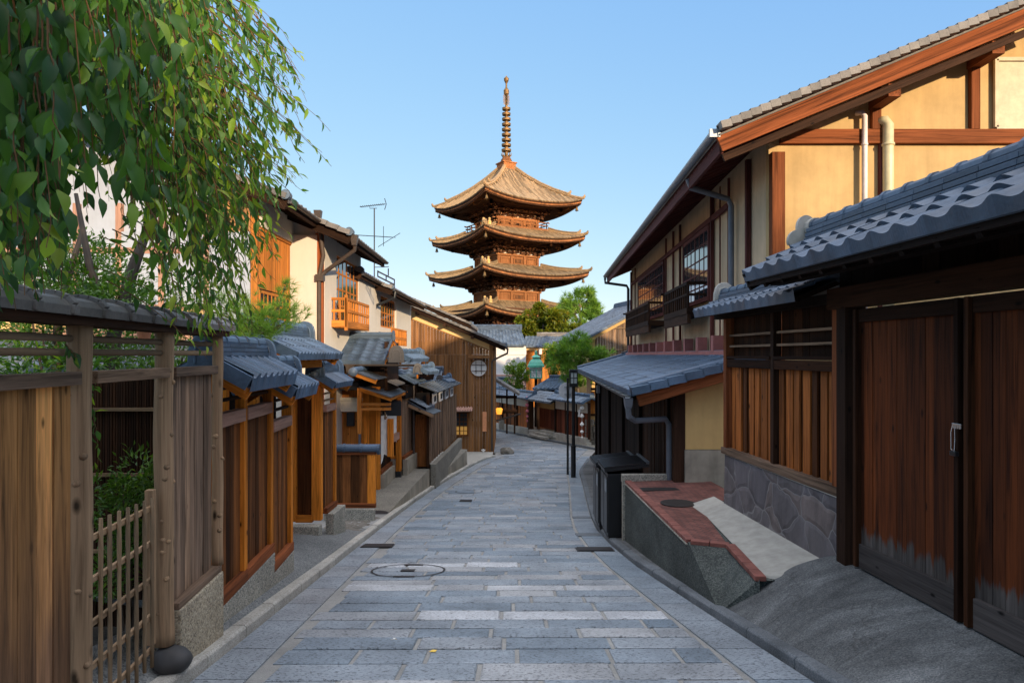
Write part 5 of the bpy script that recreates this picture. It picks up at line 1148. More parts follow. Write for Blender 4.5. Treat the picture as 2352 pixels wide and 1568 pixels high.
col = t.mix((.20, .19, .185), col, t.ramp(t.math('ADD', de, t.math('MULTIPLY', t.noise(t.map(o_, 9), 1, 3), .02)), [(.016, 0.), (.026, 1.)])); M['fieldstone'] = t.out(col, t.math('ADD', t.ramp(de, [(0, 0.), (.12, 1.)]), t.math('MULTIPLY', t.noise(t.map(o_, 12), 1, 5), .5)), .45, .03)
m = MB(); vs = []
def xs_(y): return 2.985-.065*(y-9.64)
for y in (9.68, 6.66):
    x = xs_(y); vs += [(x, y, -2.9), (x+.03, y, -1.405), (x+.42, y, -1.405), (x+.42, y, -2.9)]
m.add(vs, [(0,1,5,4), (1,2,6,5), (2,3,7,6), (0,3,2,1), (4,5,6,7)]); m.build('stone_base', M['fieldstone'], pk, bevel=.015)
m = MB(); vs = [(xs_(9.69)+.02, 9.69, -1.402), (xs_(6.65)+.02, 6.65, -1.402), (xs_(6.65)+.43, 6.65, -1.402), (xs_(9.69)+.43, 9.69, -1.402)]; m.slab([V(q)+Z_*.012 for q in vs], .014); m.build('coping', M['light_concrete'], pk)
e0, e1 = V((2.66, 9.95, .62)), V((2.86, 6.9, .62)); t0, t1 = V((3.10, 9.95, .80)), V((3.30, 6.9, .80))
m = MB(); tileroof(m, e1, e0, t1, t0, .2, .24, .035, 8, .08, .02, 'wave'); tileroof(m, V((3.5, 9.95, .62)), V((3.7, 6.9, .62)), t0, t1, .2, .24, .035, 6, .08, .02, 'wave'); m.bar(e0+V((0, .01, -.02)), t0+V((0, .01, -.02)), .06, .1); rf_ = m.build('roof', M['silver_tile'], pk)
m = MB(); ridge(m, t0-Z_*.02, t1-Z_*.02, .2, 2, .05, .065, .28); m.build('ridge', M['silver_tile'], rf_)
m = MB(); oni(m, t0+V((0, .05, -.06)), (0, 1, 0), .30, .32, .08); m.build('ridge_end_tile', M['light_concrete'], rf_, bevel=.01)
m = MB(); m.slab([e0-Z_*.04, e1-Z_*.04, t1-Z_*.04, t0-Z_*.04], .05); m.bar((xb(9.9)-.1, 9.9, .56), (xb(6.8)-.1, 6.8, .56), .1, .1); m.build('eave_board', M['black_board'], rf_)
# ---------------------------------------------------------------- terrace, concrete strip and asphalt ramp
tr = thing('brick_terrace', 'raised red brick terrace with dark rendered side facing the lane', 'terrace', (2.3, 9.5, -2.7))
m = MB(); A = [(1.985, 12.05), (2.09, 8.1), (2.54, 7.92), (2.40, 6.72), (2.12, 6.98)]
face = MB(); zt = -2.215
pts = [V((1.985, 12.05, zt)), V((2.09, 8.1, zt)), V((2.54, 7.92, zt)), V((2.44, 6.72, zt+.01))]
b0 = V((1.975, 12.05, -3.5)); b1 = V((2.07, 8.1, -2.9)); b2 = V((2.11, 6.95, -2.62))
face.add([pts[0], pts[1], b1, b0], [(0,1,2,3)]); 
def bl(u, v): return lerp(lerp(pts[1], b1, v), lerp(lerp(pts[2], pts[3], min(1, u*1.0)), b2, v), u)
face.add([pts[1], b1, b2, pts[2]], [(0,1,2,3)]); face.add([pts[2], b2, pts[3]], [(0,1,2)]); face.add([b2, pts[3], pts[3]-Z_*.6, b2-Z_*.4], [(0,1,2,3)]); face.add([b2, b1, b1-Z_*.3, b2-Z_*.4], [(0,1,2,3)])
face.add([pts[0]+V((0, 0, 0)), b0, V((3.2, 12.05, -3.5)), V((3.2, 12.05, zt))], [(0,1,2,3)]); face.build('rendered_side', M['terrace_render'], tr)
t = NT('herringbone', .75, .3); o_ = t.obj()
mp = t.new("ShaderNodeMapping"); mp.inputs['Rotation'].default_value = (0, 0, R(48)); t.ln(o_, mp.inputs[0])
br_ = t.new("ShaderNodeTexBrick"); br_.inputs['Scale'].default_value = 4.6; br_.inputs['Mortar Size'].default_value = .03; br_.inputs['Row Height'].default_value = .28; br_.inputs['Brick Width'].default_value = .56
for k_, c_ in (('Color1', (.15, .055, .042, 1)), ('Color2', (.235, .09, .068, 1)), ('Mortar', (.075, .045, .04, 1))): br_.inputs[k_].default_value = c_
t.ln(mp.outputs[0], br_.inputs['Vector']); nz = t.noise(t.map(o_, 2.2), 1, 5, .6); M['herringbone'] = t.out(t.mix(br_.outputs['Color'], t.ramp(nz, [(.3, .55), (.7, 1.2)]), 1., 'MULTIPLY'), br_.outputs['Fac'], -.35, .01)
m = MB(); m.add([(1.99, 12.05, zt-.012), (2.095, 8.1, zt-.012), (2.54, 7.92, zt-.012), (2.44, 6.74, zt-.010), (3.1, 6.74, zt-.012), (3.4, 12.05, zt-.012)], [(0,1,2,3,4,5)]); m.prism([(2.475, 6.80, -2.225), (2.62, 6.80, -2.225), (2.62, 7.3, -2.225), (2.51, 7.3, -2.225)], (0, 0, -.6)); m.build('bed', M['terrace_render'], tr)
m = MB(); m.add([(2.04, 11.95, zt+.002), (2.14, 8.15, zt+.002), (2.52, 7.98, zt+.002), (2.66, 9.3, zt+.012), (2.62, 10.0, zt+.012), (3.4, 10.1, zt+.10), (3.4, 11.95, zt+.05)], [(0,1,2,3,4,5,6)]); m.build('brick_paving', M['herringbone'], tr)
m = MB()
def edge(a, b, w_=.11):
    a, b = V(a), V(b); L = (b-a).length; n = max(1, round(L/.22)); d = (b-a).normalized()
    for k in range(n): m.box((a+d*(L*(k+.5)/n))+Z_*random.uniform(-.002, .002), (L/n-.008, w_, .05), (d, d.cross(Z_), Z_))
edge((2.03, 11.95, zt), (2.13, 8.12, zt)); edge((2.12, 8.1, zt+.003), (2.53, 7.94, zt+.003)); edge((2.53, 7.92, zt+.005), (2.45, 6.72, zt+.012))
plain('brick_edge', (.20, .07, .052), .7, var=.35); m.build('brick_border', M['brick_edge'], tr, bevel=.006)
m = MB(); m.box((2.42, 12.02, zt+.05), (.98, .13, .14)); m.bar((1.98, 12.05, zt-.035), (2.085, 8.12, zt-.035), .03, .03); m.box((1.975, 12.02, -2.85), (.07, .12, 1.4)); m.build('concrete_rim', M['aggregate'], tr, bevel=.01)
m = MB(); m.box((2.45, 11.2, zt+.012), (.72, .24, .02)); m.build('slot_drain', M['iron'], tr)
m = MB(); m.lathe((2.47, 10.15, zt+.008), [(.26, 0), (.26, .012), (.23, .016)], 28); m.build('manhole_cover', M['iron'], tr)
cs = MB()
def csf(u, v):
    y = lerp(10.1, lerp(6.80, 6.4, u), v); xl_ = interp(y, [(6.5, 2.48), (7.9, 2.58), (9.3, 2.66), (10.1, 2.62)]); xr2 = xs_(y)+.03; x = lerp(xl_, xr2, u); return V((x, y, zt+.006+.12*u-.3*max(0, (v-.984)/.016)))
cs.grid(csf, 6, 64); tag(cs.build('pavement', M['light_concrete'], smooth=True), kind='structure')
ra = MB()
def raf(u, v):
    y = lerp(1.2, 7.7, v); x0 = rx(y)+.12; x1 = xg(y)+.25; x = lerp(x0, x1, u); z0 = zr(y)+.075; z1 = -1.955-.02*max(0, y-6.2)-(.62*(y-6.72)**1.35 if y > 6.72 else 0)
    k = 1-(1-min(1, u*1.15))**1.7; fr_ = min(1, max(0, (y-1.2)/.5)); z = lerp(z0, max(z1, z0+.02), k)-(.5*(y-6.9)**1.2*(1-k) if y > 6.9 else 0)
    return V((x, y, z))
ra.grid(raf, 30, 60); tag(ra.build('driveway', M['ramp_asphalt'], smooth=True), kind='structure')
ra = MB(); ra.add([raf(u/20, 1.) for u in range(21)]+[raf(u/20, 1.)+V((0, .3, -.05)) for u in range(21)], [(i, i+1, i+22, i+21) for i in range(20)]); 
# ---------------------------------------------------------------- right: two-storey ochre house
def xu(y): return 4.37+.0478*(y-11.7)
def xlw(y): return 2.80+.0478*(y-11.75)
oh = thing('corner_house', 'large ochre two-storey house with red timber framing and pent tile roof', 'house', (6, 14, -2.4))
y0, y1 = 10.9, 31.0; xe, ze, xrg = 3.30, 3.58, 8.9; sl = .413
m = MB(); dx = .0478*(y1-y0)
tileroof(m, (xe+dx, y1, ze), (xe, y0, ze), (xrg+dx, y1, ze+sl*(xrg-xe)), (xrg, y0, ze+sl*(xrg-xe)), .3, .3, .05, 5, .1, .03, 'wave')
tileroof(m, (2*xrg-xe, y0, ze), (2*xrg-xe+dx, y1, ze), (xrg, y0, ze+sl*(xrg-xe)), (xrg+dx, y1, ze+sl*(xrg-xe)), .3, .3, .05, 3, .1, .03, 'wave')
orf = m.build('roof', M['dull_tile'], oh)
m = MB(); n = 36
for k in range(n):
    a = lerp(V((xe, y0-.02, ze)), V((xrg, y0-.02, ze+sl*(xrg-xe))), k/n); b = lerp(V((xe, y0-.02, ze)), V((xrg, y0-.02, ze+sl*(xrg-xe))), (k+1.06)/n); m.bar(a+V((0, 0, .05)), b+V((0, 0, .02)), .26, .12)
m.build('verge_tiles', M['dull_tile'], orf, bevel=.006)
wood('burnt_fascia', (.27, .078, .026), .1, 1.0, fs=.38, knots=False)
m = MB(); m.bar((xe+.02, y0+.06, ze-.19), (xrg, y0+.06, ze-.19+sl*(xrg-xe-.02)), .06, .29, r=.5); m.build('bargeboard', M['burnt_fascia'], orf, bevel=.006)
m = MB(); m.bar((xe+.10, y0+.10, ze-.41), (xrg, y0+.10, ze-.41+sl*(xrg-xe-.10)), .05, .12); m.build('under_board', M['dark_board'], orf, bevel=.004)
m = MB()
for k in range(52):
    y = lerp(y0+.2, y1-.1, k/51); xx = xe+.0478*(y-y0); m.bar((xx+.05, y, ze-.17), (xx+1.35, y, ze-.17+sl*1.3), .07, .10)
m.slab([(xe+.03, y0+.1, ze-.06), (xe+.03+dx, y1, ze-.06), (xrg+dx, y1, ze-.06+sl*(xrg-xe-.03)), (xrg, y0+.1, ze-.06+sl*(xrg-xe-.03))], .04)
m.bar((xe+.08, y0+.12, ze-.2), (xe+.08+dx, y1, ze-.2), .06, .26); m.build('rafters', M['maroon_wood'], orf)
m = MB(); gutter(m, (xe-.05, y0+.05, ze+.0), (xe-.05+dx, y1, ze+.0), .075); m.bar((xe-.05, y0+.02, ze-.03), (xe-.05, y0+.08, ze-.03), .17, .13); gq = m.build('gutter', M['galvanised'], orf)
# walls
m = MB(); wall(m, (xu(11.75), 11.75), (14, 11.75), -2.4, 3.2, .12); m.build('gable_wall', M['ochre_plaster'], oh)
m = MB(); m.prism([(xu(11.75), 11.75, 3.2), (14, 11.75, 3.2), (14, 11.75, 3.75), (xrg, 11.75, ze+sl*(xrg-xe)-.1), (xu(11.75), 11.75, ze+sl*1.0-.12)], (0, -.12, 0)); m.build('gable_top', M['ochre_plaster'], oh)
m = MB(); wall(m, (xu(11.76), 11.76), (xu(30), 30), -.4, 3.75, .1); m.build('street_wall', M['tan_plaster'], oh)
post(oh, xu(11.7)+.12, 11.60, -2.3, 3.42, .22, M['red_beam'])
onewood('tie_beam', M['red_beam'], oh, (4.55, 11.60, 3.70), (14, 11.60, 3.70), .12, .24)
for px, z0_, z1_ in ((2010, 3.82, 4.55), (2236, 3.82, 5.2)): post(oh, (px-1176)/F*11.6, 11.61, z0_, z1_, .15, M['red_beam'])
post(oh, (2026-1176)/F*11.6, 11.61, .3, 3.6, .12, M['maroon_wood'])
m = MB(); m.bar((xu(11.8)-.7, 11.5, 3.45), (xu(11.8)+.35, 11.5, 3.82), .14, .16); m.build('purlin_end', M['maroon_wood'], oh)
for px in (2010, 2236): x = (px-1176)/F*11.6; m = MB(); m.bar((x, 11.0, ze+sl*(x-xe)-.5), (x, 11.7, ze+sl*(x-xe)-.5), .2, .2); m.build('purlin_end', M['red_beam'], oh)
m = MB(); x0_ = (2284-1176)/F*11.6; m.box((x0_+.7, 11.60, 4.42), (1.4, .06, 1.15)); wf = m.build('shutter', M['shutter'], oh)
m = MB()
for a, b in (((x0_, 11.56, 3.85), (x0_, 11.56, 5.0)), ((x0_, 11.56, 5.0), (x0_+1.4, 11.56, 5.0)), ((x0_, 11.56, 3.85), (x0_+1.4, 11.56, 3.85))): m.bar(a, b, .05, .06)
m.build('shutter_frame', M['shutter'], wf)
def vpipe(px, rad, z0_, z1_, mat, nm):
    x = (px-1176)/F*11.5; m = MB(); m.tube([(x, 11.5, z0_), (x, 11.5, z1_), (x-.03, 11.53, z1_+.07), (x-.10, 11.6, z1_+.08)], rad, 12); m.tube([(x, 11.5, 3.52), (x, 11.5, 3.56)], rad*1.2, 12); return m.build(nm, mat, oh, smooth=True)
vpipe(1986, .045, .6, 4.02, M['pink_pvc'], 'vent_pipe'); vpipe(2040, .085, .6, 3.88, M['cream_pvc'], 'vent_pipe')
# street facade: studs, windows, balconies
for y, w_ in ((12.6, .09), (13.9, .05), (18.9, .06), (19.9, .06), (21.1, .05), (28.3, .05), (29.6, .08), (15.3, .08), (14.6, .03)): post(oh, xu(y)-.06, y, .05, 3.6, w_, M['maroon_wood'], (0, 1, 0))
m = MB(); m.bar((xu(13.9)-.06, 13.9, 3.05), (xu(29.6)-.06, 29.6, 3.05), .06, .12); m.build('lintel', M['maroon_wood'], oh)
for (ya, yb, nu) in ((15.5, 18.3, 6), (21.4, 27.2, 10)):
    yc = (ya+yb)/2; o = lattice(oh, (xu(yc)-.08, yc, 2.1), (.0478, 1, 0), Z_, yb-ya, 1.62, nu, 5, .035, M['maroon_wood'], .10, pane=M['glass'])
    b = MB(); yn, yf = ya+.25, yb+.5
    def bx(y): return xu(y)-.50
    for z, hh in ((1.66, .07), (1.40, .05), (1.02, .14)): b.bar((bx(yn), yn, z), (bx(yf), yf, z), .07, hh); b.bar((bx(yn), yn, z), (xu(yn), yn, z), .06, hh); b.bar((bx(yf), yf, z), (xu(yf), yf, z), .06, hh)
    k = int((yf-yn)/.24)
    for i in range(k+1): y = lerp(yn, yf, i/k); b.bar((bx(y), y, 1.0), (bx(y), y, 1.68), .05, .05)
    b.bar((bx(yf)-.12, yf, 1.66), (bx(yf)+.1, yf, 1.66), .07, .06)
    bo_ = b.build('balcony', M['dark_board'], oh)
    b = MB(); b.slab([(bx(yn), yn, .98), (bx(yf), yf, .98), (xu(yf), yf, .98), (xu(yn), yn, .98)], .06); b.bar((bx(yn)+.02, yn, .86), (bx(yf)+.02, yf, .86), .08, .26); b.build('balcony_floor', M['dark_board'], bo_)
m = MB(); m.bar((xu(12)-.14, 12.0, .03), (xu(29.9)-.14, 29.9, .03), .24, .12); m.build('flashing', M['red_flash'], oh)
for k in range(12):
    y = 13.0+k*1.45; m = MB(); m.box((xu(y)-.16, y, .24), (.22, .17, .34)); m.build('beam_end', M['red_flash'], oh)
# pent roof over the ground floor
e0, e1 = V((1.98, 11.35, -.62)), V((2.90, 30.2, -.62)); t0, t1 = V((xu(11.35)-.05, 11.35, .02)), V((xu(30.2)-.05, 30.2, .02))
m = MB(); tileroof(m, e1, e0, t1, t0, .235, .3, .032, 6, .08, .02, 'wave')
for k in range(8):
    a, b = lerp(e0, t0, k/8), lerp(e0, t0, (k+1.05)/8); m.bar(a+V((0, -.03, .02)), b+V((0, -.03, -.005)), .2, .13)
pr = m.build('pent_roof', M['blue_tile'], oh)
m = MB(); m.tube([e0+V((0, .16, .07)), lerp(e0, t0, .97)+V((0, .16, .07))], .055, 10); m.tube([e1+V((0, 0, .07)), t1+V((0, 0, .07))], .07, 10); m.bar(t0+V((-.1, 0, .03)), t1+V((-.1, 0, .03)), .2, .1); m.build('ridge', M['blue_tile'], pr)
m = MB(); m.bar(e0+V((.12, .06, -.14)), lerp(e0, t0, .98)+V((.0, .06, -.14)), .09, .2); m.build('bargeboard', M['red_beam'], pr, bevel=.008)
m = MB(); gutter(m, e0+V((-.05, .05, -.06)), e1+V((-.05, 0, -.06)), .065); m.build('gutter', M['gutter_black'], pr)
m = MB(); m.slab([e0+V((.02, .1, -.06)), e1+V((.02, 0, -.06)), t1+V((0, 0, -.06)), t0+V((0, .1, -.06))], .03)
for k in range(44): q = lerp(e0, e1, (k+.5)/44); m.bar(q+V((.03, 0, -.12)), q+V((.95, 0, .12)), .05, .07)
m.build('rafters', M['black_board'], pr)
a = e0+V((-.03, .1, -.1)); m = MB(); m.lathe(a-Z_*.2, [(.05, 0), (.08, .06), (.1, .2)], 4, rot=.785); m.tube([a-Z_*.18, a+V((.02, .05, -.32)), a+V((.15, .2, -.40)), (xlw(11.9)-.12, 11.95, -1.12), (xlw(11.9)-.05, 11.98, -1.22), (xlw(11.9)-.05, 11.98, -2.4)], .05, 10); m.build('downpipe', M['grey_pipe'], pr)
# ground floor walls
m = MB(); wall(m, (2.98, 11.85), (4.6, 11.85), -1.62, -.46, .12, -.03); m.build('end_wall', M['sand_plaster'], oh)
m = MB(); wall(m, (2.96, 11.82), (4.6, 11.82), -3.0, -1.63, .14); m.build('wall_base', M['grey_render'], oh)
post(oh, 2.88, 11.82, -2.6, -.45, .19, M['dark_board'])
m = MB(); m.box((3.2, 12.1, -1.6), (.9, .06, 2.0)); m.build('inner_wall', M['black_board'], oh)
m = MB(); m.planks((xlw(12.0), 12.0), (xlw(15.5), 15.5), -3.5, -.50, .03, .13, .006, jit=.008); m.build('street_boards', M['dark_board'], oh)
m = MB(); m.planks((xlw(15.5), 15.5), (xlw(29), 29), -4.6, -.50, .03, .34, .01); m.build('street_boards', M['black_board'], oh)
for y in (15.6, 19, 23, 27, 29): post(oh, xlw(y)-.03, y, -4.6, -.52, .13, M['black_board'])
m = MB(); wall(m, (xlw(29.2), 29.2), (10, 29.2), -4.7, -.7, .1); wall(m, (xu(29.9), 29.9), (10, 29.9), -.7, 4.0, .1); m.build('far_wall', M['tan_plaster'], oh)
tubeobj('downpipe', M['grey_pipe'], oh, [(xu(13.5)-1.0, 13.4, 3.45), (xu(13.5)-.95, 13.4, 3.28), (xu(13.5)-.18, 13.5, 3.08), (xu(13.5)-.12, 13.5, 2.95), (xu(13.5)-.12, 13.5, .1)], .055)
tubeobj('downpipe', M['gutter_black'], oh, [(xe+dx-.05, 30.9, ze-.1), (xe+dx-.05, 30.85, ze-.32), (xu(30.3)-.15, 30.4, ze-.5), (xu(30.3)-.1, 30.3, ze-.65), (xu(30.3)-.1, 30.3, .2), (xu(30.3)-.4, 30.2, .05)], .06)
m = MB(); m.box((xlw(27)-.12, 27, -1.35), (.1, .3, .3)); m.build('wall_box', M['galvanised'], oh)
# black utility cabinets
def cabinet(loc, label):
    c = thing('utility_cabinet', label, 'cabinet', loc, 'black utility cabinets beside the lane'); x, y, z = loc
    m = MB(); m.box((x, y, z+.62), (.66, .92, 1.12)); m.build('body', M['black_paint'], c, bevel=.008)
    m = MB(); m.box((x, y, z+.05), (.62, .88, .12)); m.build('base', M['iron'], c)
    m = MB(); a = [(x-.4, y-.5, z+1.27), (x+.4, y-.5, z+1.36), (x+.4, y+.5, z+1.36), (x-.4, y+.5, z+1.27)]; m.slab(a, .05)
    for k in range(9): q = lerp(V(a[0]), V(a[3]), (k+.5)/9); e = lerp(V(a[1]), V(a[2]), (k+.5)/9); m.bar(q+Z_*.02, e+Z_*.02, .05, .035)
    r_ = m.build('ribbed_roof', M['black_paint'], c); m = MB(); m.bar(V(a[1])+V((-.02, 0, .03)), V(a[2])+V((-.02, 0, .03)), .05, .05); m.build('rear_trim', M['copper_sheet'], r_)
    m = MB(); m.box((x-.335, y-.22, z+.62), (.02, .40, 1.0)); d_ = m.build('door', M['black_paint'], c, bevel=.004); m = MB(); m.box((x-.35, y-.3, z+.95), (.012, .2, .22)); m.build('notice', M['galvanised'], d_)
    m = MB(); m.box((x-.335, y+.22, z+.62), (.02, .40, 1.0)); m.build('door', M['black_paint'], c, bevel=.004)
    m = MB(); m.lathe((x+.02, y-.465, z+.52), [(.035, 0), (.035, .012), (.012, .02)], 16, ax=(X_, Z_, -Y_)); m.build('lock', M['steel'], c)
    return c
cabinet((2.05, 12.7, zr(12.6)+.085), 'nearer black utility cabinet with ribbed roof and round silver lock')
cabinet((2.03, 13.78, zr(13.6)+.105), 'farther black utility cabinet, half hidden behind the one with the silver lock')
rockobj('boundary_rock', (2.12, 15.6, -3.15), (.22, .5, .62), M['rock'], 'tall rough rock standing beyond the black cabinets', 'stone', 31, .12, 3)
# street lamp and road sign
slp = gpos(1317, 1096); sx, sy = slp; sz = zr(sy); k_ = F/sy
sl_ = thing('street_lamp', 'black square-headed street lamp with frosted panes beside the lane', 'street lamp', (sx, sy, sz))
m = MB(); m.tube([(sx, sy, sz), (sx, sy, sz+1.10)], .088, 12); m.tube([(sx, sy, sz+1.10), (sx, sy, sz+1.14)], .10, 12); m.build('pole_base', M['black_paint'], sl_)
zt_ = (815-887)/F*sy; zh = (815-850)/F*sy
m = MB(); m.tube([(sx, sy, sz+1.1), (sx, sy, zt_)], .06, 12); m.build('pole', M['black_paint'], sl_)
m = MB(); zc = (zt_+zh)/2; hh = zh-zt_
m.box((sx, sy, zt_+.02), (.26, .26, .08)); m.box((sx, sy, zh), (.29, .29, .05))
for a in (-1, 1):
    for b in (-1, 1): m.box((sx+.125*a, sy+.125*b, zc), (.035, .035, hh))
    m.box((sx, sy+.125*a, zc), (.02, .03, hh)); m.box((sx+.125*a, sy, zc), (.03, .02, hh)); m.box((sx, sy+.125*a, zc+.02), (.26, .02, .02)); m.box((sx+.125*a, sy, zc+.02), (.02, .26, .02)); m.box((sx, sy+.125*a, zt_+.08), (.26, .03, .06)); m.box((sx, sy+.125*a, zh-.05), (.26, .03, .06))
hd = m.build('lamp_head', M['black_paint'], sl_); m = MB(); m.box((sx, sy, zc), (.225, .225, hh-.08)); m.build('panes', M['pale_glass'], hd)
gx, gy = gpos(1304, 1089); gz = zr(gy)
rs_ = thing('road_sign', 'round road sign seen from behind on a thin dark pole', 'sign', (gx, gy, gz))
m = MB(); m.tube([(gx, gy, gz), (gx, gy, (815-868)/F*gy)], .042, 10); m.build('pole', M['black_paint'], rs_)
zc = (815-897)/F*gy; m = MB(); m.lathe((gx-.03, gy+.06, zc), [(.30, -.006), (.305, 0), (.30, .006)], 32, ax=(X_, Z_, Y_)); dk_ = m.build('disc', M['sign_back'], rs_)
m = MB()
for s in (-.14, .14): m.box((gx, gy+.04, zc+s), (.26, .04, .035)); 
m.build('clamps', M['galvanised'], dk_)
# ---------------------------------------------------------------- the far walled garden where the lane bends
def fw(t, z=0, off=0): return V((4.29-.406*t-.914*off, 34.5+.914*t-.406*off, z))      # t along the wall, off towards the lane
def tOf(px): # wall parameter at a picture column
    u = (px-1176)/F; return (4.29-34.5*u)/(.406+.914*u)
def zb(t): return zr(34.5+.914*t)
du_ = V((-.406, .914, 0)); no_ = V((-.914, -.406, 0))
tc = tOf(1216); td = tOf(1269); te = tOf(1342); tf = tOf(1137)
g1 = thing('garden_wall', 'dark board wall with cream band and blue tiles, left of the recessed doorway', 'wall', fw(tc+3, -5, -.3))
g2 = thing('garden_wall', 'dark board wall with cream band between the recessed doorway and the street lamp', 'wall', fw(te+1, -5, -.3))
for g_, ta, tb_ in ((g1, tc, tf+1.5), (g2, te-.15, td)):
    n = int((tb_-ta)/.2)
    m = MB(); m.planks(fw(tb_, 0, -.25), fw(ta, 0, -.25), zb(tb_)+.50, zb(ta)+1.75, .03, .22, .006, zb(ta)+.45, zb(ta)+1.75); m.build('boards', M['amber_board'] if g_ is g1 else M['red_board'], g_)
    m = MB(); wall(m, fw(tb_, 0, -.22), fw(ta, 0, -.22), zb(ta)+1.75, zb(ta)+2.25, .06); m.build('cream_band', M['cream_plaster'], g_)
    for k in range(4): q = fw(lerp(ta, tb_, k/3), 0, -.2); post(g_, q.x, q.y, zb(ta)+.4, zb(ta)+2.3, .12, M['dark_board'], du_)
    m = MB()
    for lv in range(2):
        for k in range(int((tb_-ta)/.7)):
            a, b = ta+k*.7+.2*lv, ta+(k+1)*.7+.2*lv-.02; m.bar(fw(a, zb(a)+.12+.24*lv, -.2), fw(b, zb(b)+.12+.24*lv, -.2), .3, .23)
    m.build('stone_base', M['granite'], g_, bevel=.015)
    z = zb(ta)+2.62
    r_ = gableroof(g_, fw(tb_, z, -.3), fw(ta-.1, z, -.3), .62, .30, M['blue_tile'], .2, .3, .04, 'wave', .08, .2, 2, ends=(1, 1), ow=.3, oh=.3)
post(g1, fw(tc, 0, -.05).x, fw(tc, 0, -.05).y, zb(tc), zb(tc)+2.3, .2, M['dark_board'], du_)
# recessed doorway with curved tiled hood, steps
dw = thing('doorway_gate', 'recessed dark red board door with cream band and stone steps', 'gate', fw((tc+td)/2, -4.9, -.8))
m = MB(); m.planks(fw(tc, 0, -.7), fw(td, 0, -.7), zb(tc)+.55, zb(tc)+1.75, .03, .3); m.build('door', M['red_board'], dw)
m = MB(); wall(m, fw(tc, 0, -.72), fw(td, 0, -.72), zb(tc)+1.75, zb(tc)+2.35, .06); m.build('cream_band', M['sand_plaster'], dw)
m = MB(); wall(m, fw(td, 0, -.3), fw(td, 0, -.75), zb(td)+.3, zb(td)+2.3, .1); m.build('side_wall', M['dark_board'], dw)
m = MB()
a, b = fw(tc+.6, zb(tc)+2.3, .25), fw(td, zb(tc)+2.25, .1); tileroof(m, a, b, fw(tc+.3, zb(tc)+2.75, -.9), fw(td, zb(tc)+2.75, -.9), .22, .3, .04, 6, .08, .02, 'wave'); m.build('hood_roof', M['grey_tile'], dw)
m = MB()
for k in range(3): m.bar(fw(td+.2, zb(td)+.12+.14*k, .25-.25*k), fw(tc-.6-.3*k, zb(td)+.12+.14*k, .25-.25*k), .3, .14)
m.build('steps', M['granite'], dw, bevel=.012)
m = MB()
for lv in range(2): m.bar(fw(tc-.9, zb(tc)+.12+.22*lv, -.1), fw(tc-.05, zb(tc)+.12+.22*lv, -.1), .4, .21)
m.build('step_block', M['granite'], dw, bevel=.015)
# kerb line of the far side
m = MB()
for k in range(22): a = k*.65-1; m.bar(fw(a, zr(34.5+.914*a)+.03, .16), fw(a+.63, zr(34.5+.914*(a+.63))+.03, .16), .14, .14)
tag(m.build('kerb', M['dark_granite'], bevel=.01), kind='structure')
ap = MB(); strip(ap, [fw(k*.8-1, zr(34.5+.914*(k*.8-1))+.07, .1) for k in range(20)], [fw(k*.8-1, zr(34.5+.914*(k*.8-1))+.12, -1.2) for k in range(20)]); tag(ap.build('pavement', M['aggregate']), kind='structure')
# garden buildings
for (pa, pb, pc, pd, Y0, Y1, lab) in (((1223, 892), (1297, 892), (1262, 868), (1303, 868), 45.5, 48.0, 'blue tiled pavilion roof behind the recessed doorway'), ((1120, 888), (1173, 888), (1132, 872), (1163, 872), 48.5, 50.5, 'low blue tiled roof left of the leafy shrub')):
    t_ = thing('pavilion', lab, 'pavilion', P((pa[0]+pb[0])/2, 985, Y1)); m = MB(); tileroof(m, P(*pa, Y0), P(*pb, Y0), P(*pc, Y1), P(*pd, Y1), .26, .28, .045, 6, .1, .02, 'wave'); 
    tileroof(m, P(*pd, Y1)+V((.9, 2.2, -.8)), P(*pc, Y1)+V((-.9, 2.2, -.8)), P(*pd, Y1), P(*pc, Y1), .26, .28, .045, 4); r_ = m.build('roof', M['blue_tile'], t_)
    m = MB(); ridge(m, P(*pc, Y1)-Z_*.05, P(*pd, Y1)-Z_*.05, .24, 3, .06, .08, .34); m.build('ridge', M['silver_tile'], r_)
    a, b = P(*pa, Y0), P(*pb, Y0); m = MB(); m.box(((a.x+b.x)/2, Y1+.4, (a.z-5.2)/2), (b.x-a.x-.7, 2.4, a.z+5.0)); m.build('wall', M['dark_board'], t_)
# green copper lantern on its post
gl = thing('copper_lantern', 'large verdigris copper lantern with white lettered panels above the garden', 'lantern', P(1231, 985, 48)); Lc = P(1231, 0, 48); zL = lambda py: (815-py)/F*48
rot = R(32)
def hexl(mb, prof): mb.lathe((Lc.x, Lc.y, 0), [(r, zL(p)) for r, p in prof], 6, rot=rot)
m = MB(); hexl(m, [(.12, 980), (.12, 869)]); m.build('post', M['dark_board'], gl)
m = MB(); hexl(m, [(.66, 843), (.66, 838.5), (.62, 838), (.52, 831), (.36, 825.5), (.27, 824), (.27, 820.5), (.38, 820), (.36, 819.3), (.16, 815.5), (.08, 813.5), (.08, 811.5), (.14, 811), (.14, 809.5), (.06, 808.5), (.10, 807), (.02, 804)]); m.build('roof', M['lantern_green'], gl)
m = MB(); hexl(m, [(.50, 848.5), (.50, 843)]); hexl(m, [(.47, 869), (.47, 866)])
for k in range(6):
    a = rot+k*math.pi/3; m.bar((Lc.x+.45*math.cos(a), Lc.y+.45*math.sin(a), zL(868)), (Lc.x+.45*math.cos(a), Lc.y+.45*math.sin(a), zL(846)), .07, .07)
m.build('frame', M['lantern_green'], gl)
m = MB(); hexl(m, [(.43, 867), (.43, 848)]); hexl(m, [(.52, 847.3), (.52, 844.2)]); pn = m.build('panels', M['white_paint'], gl)
ink = MB()                                                      # brushed kana on the two panels seen
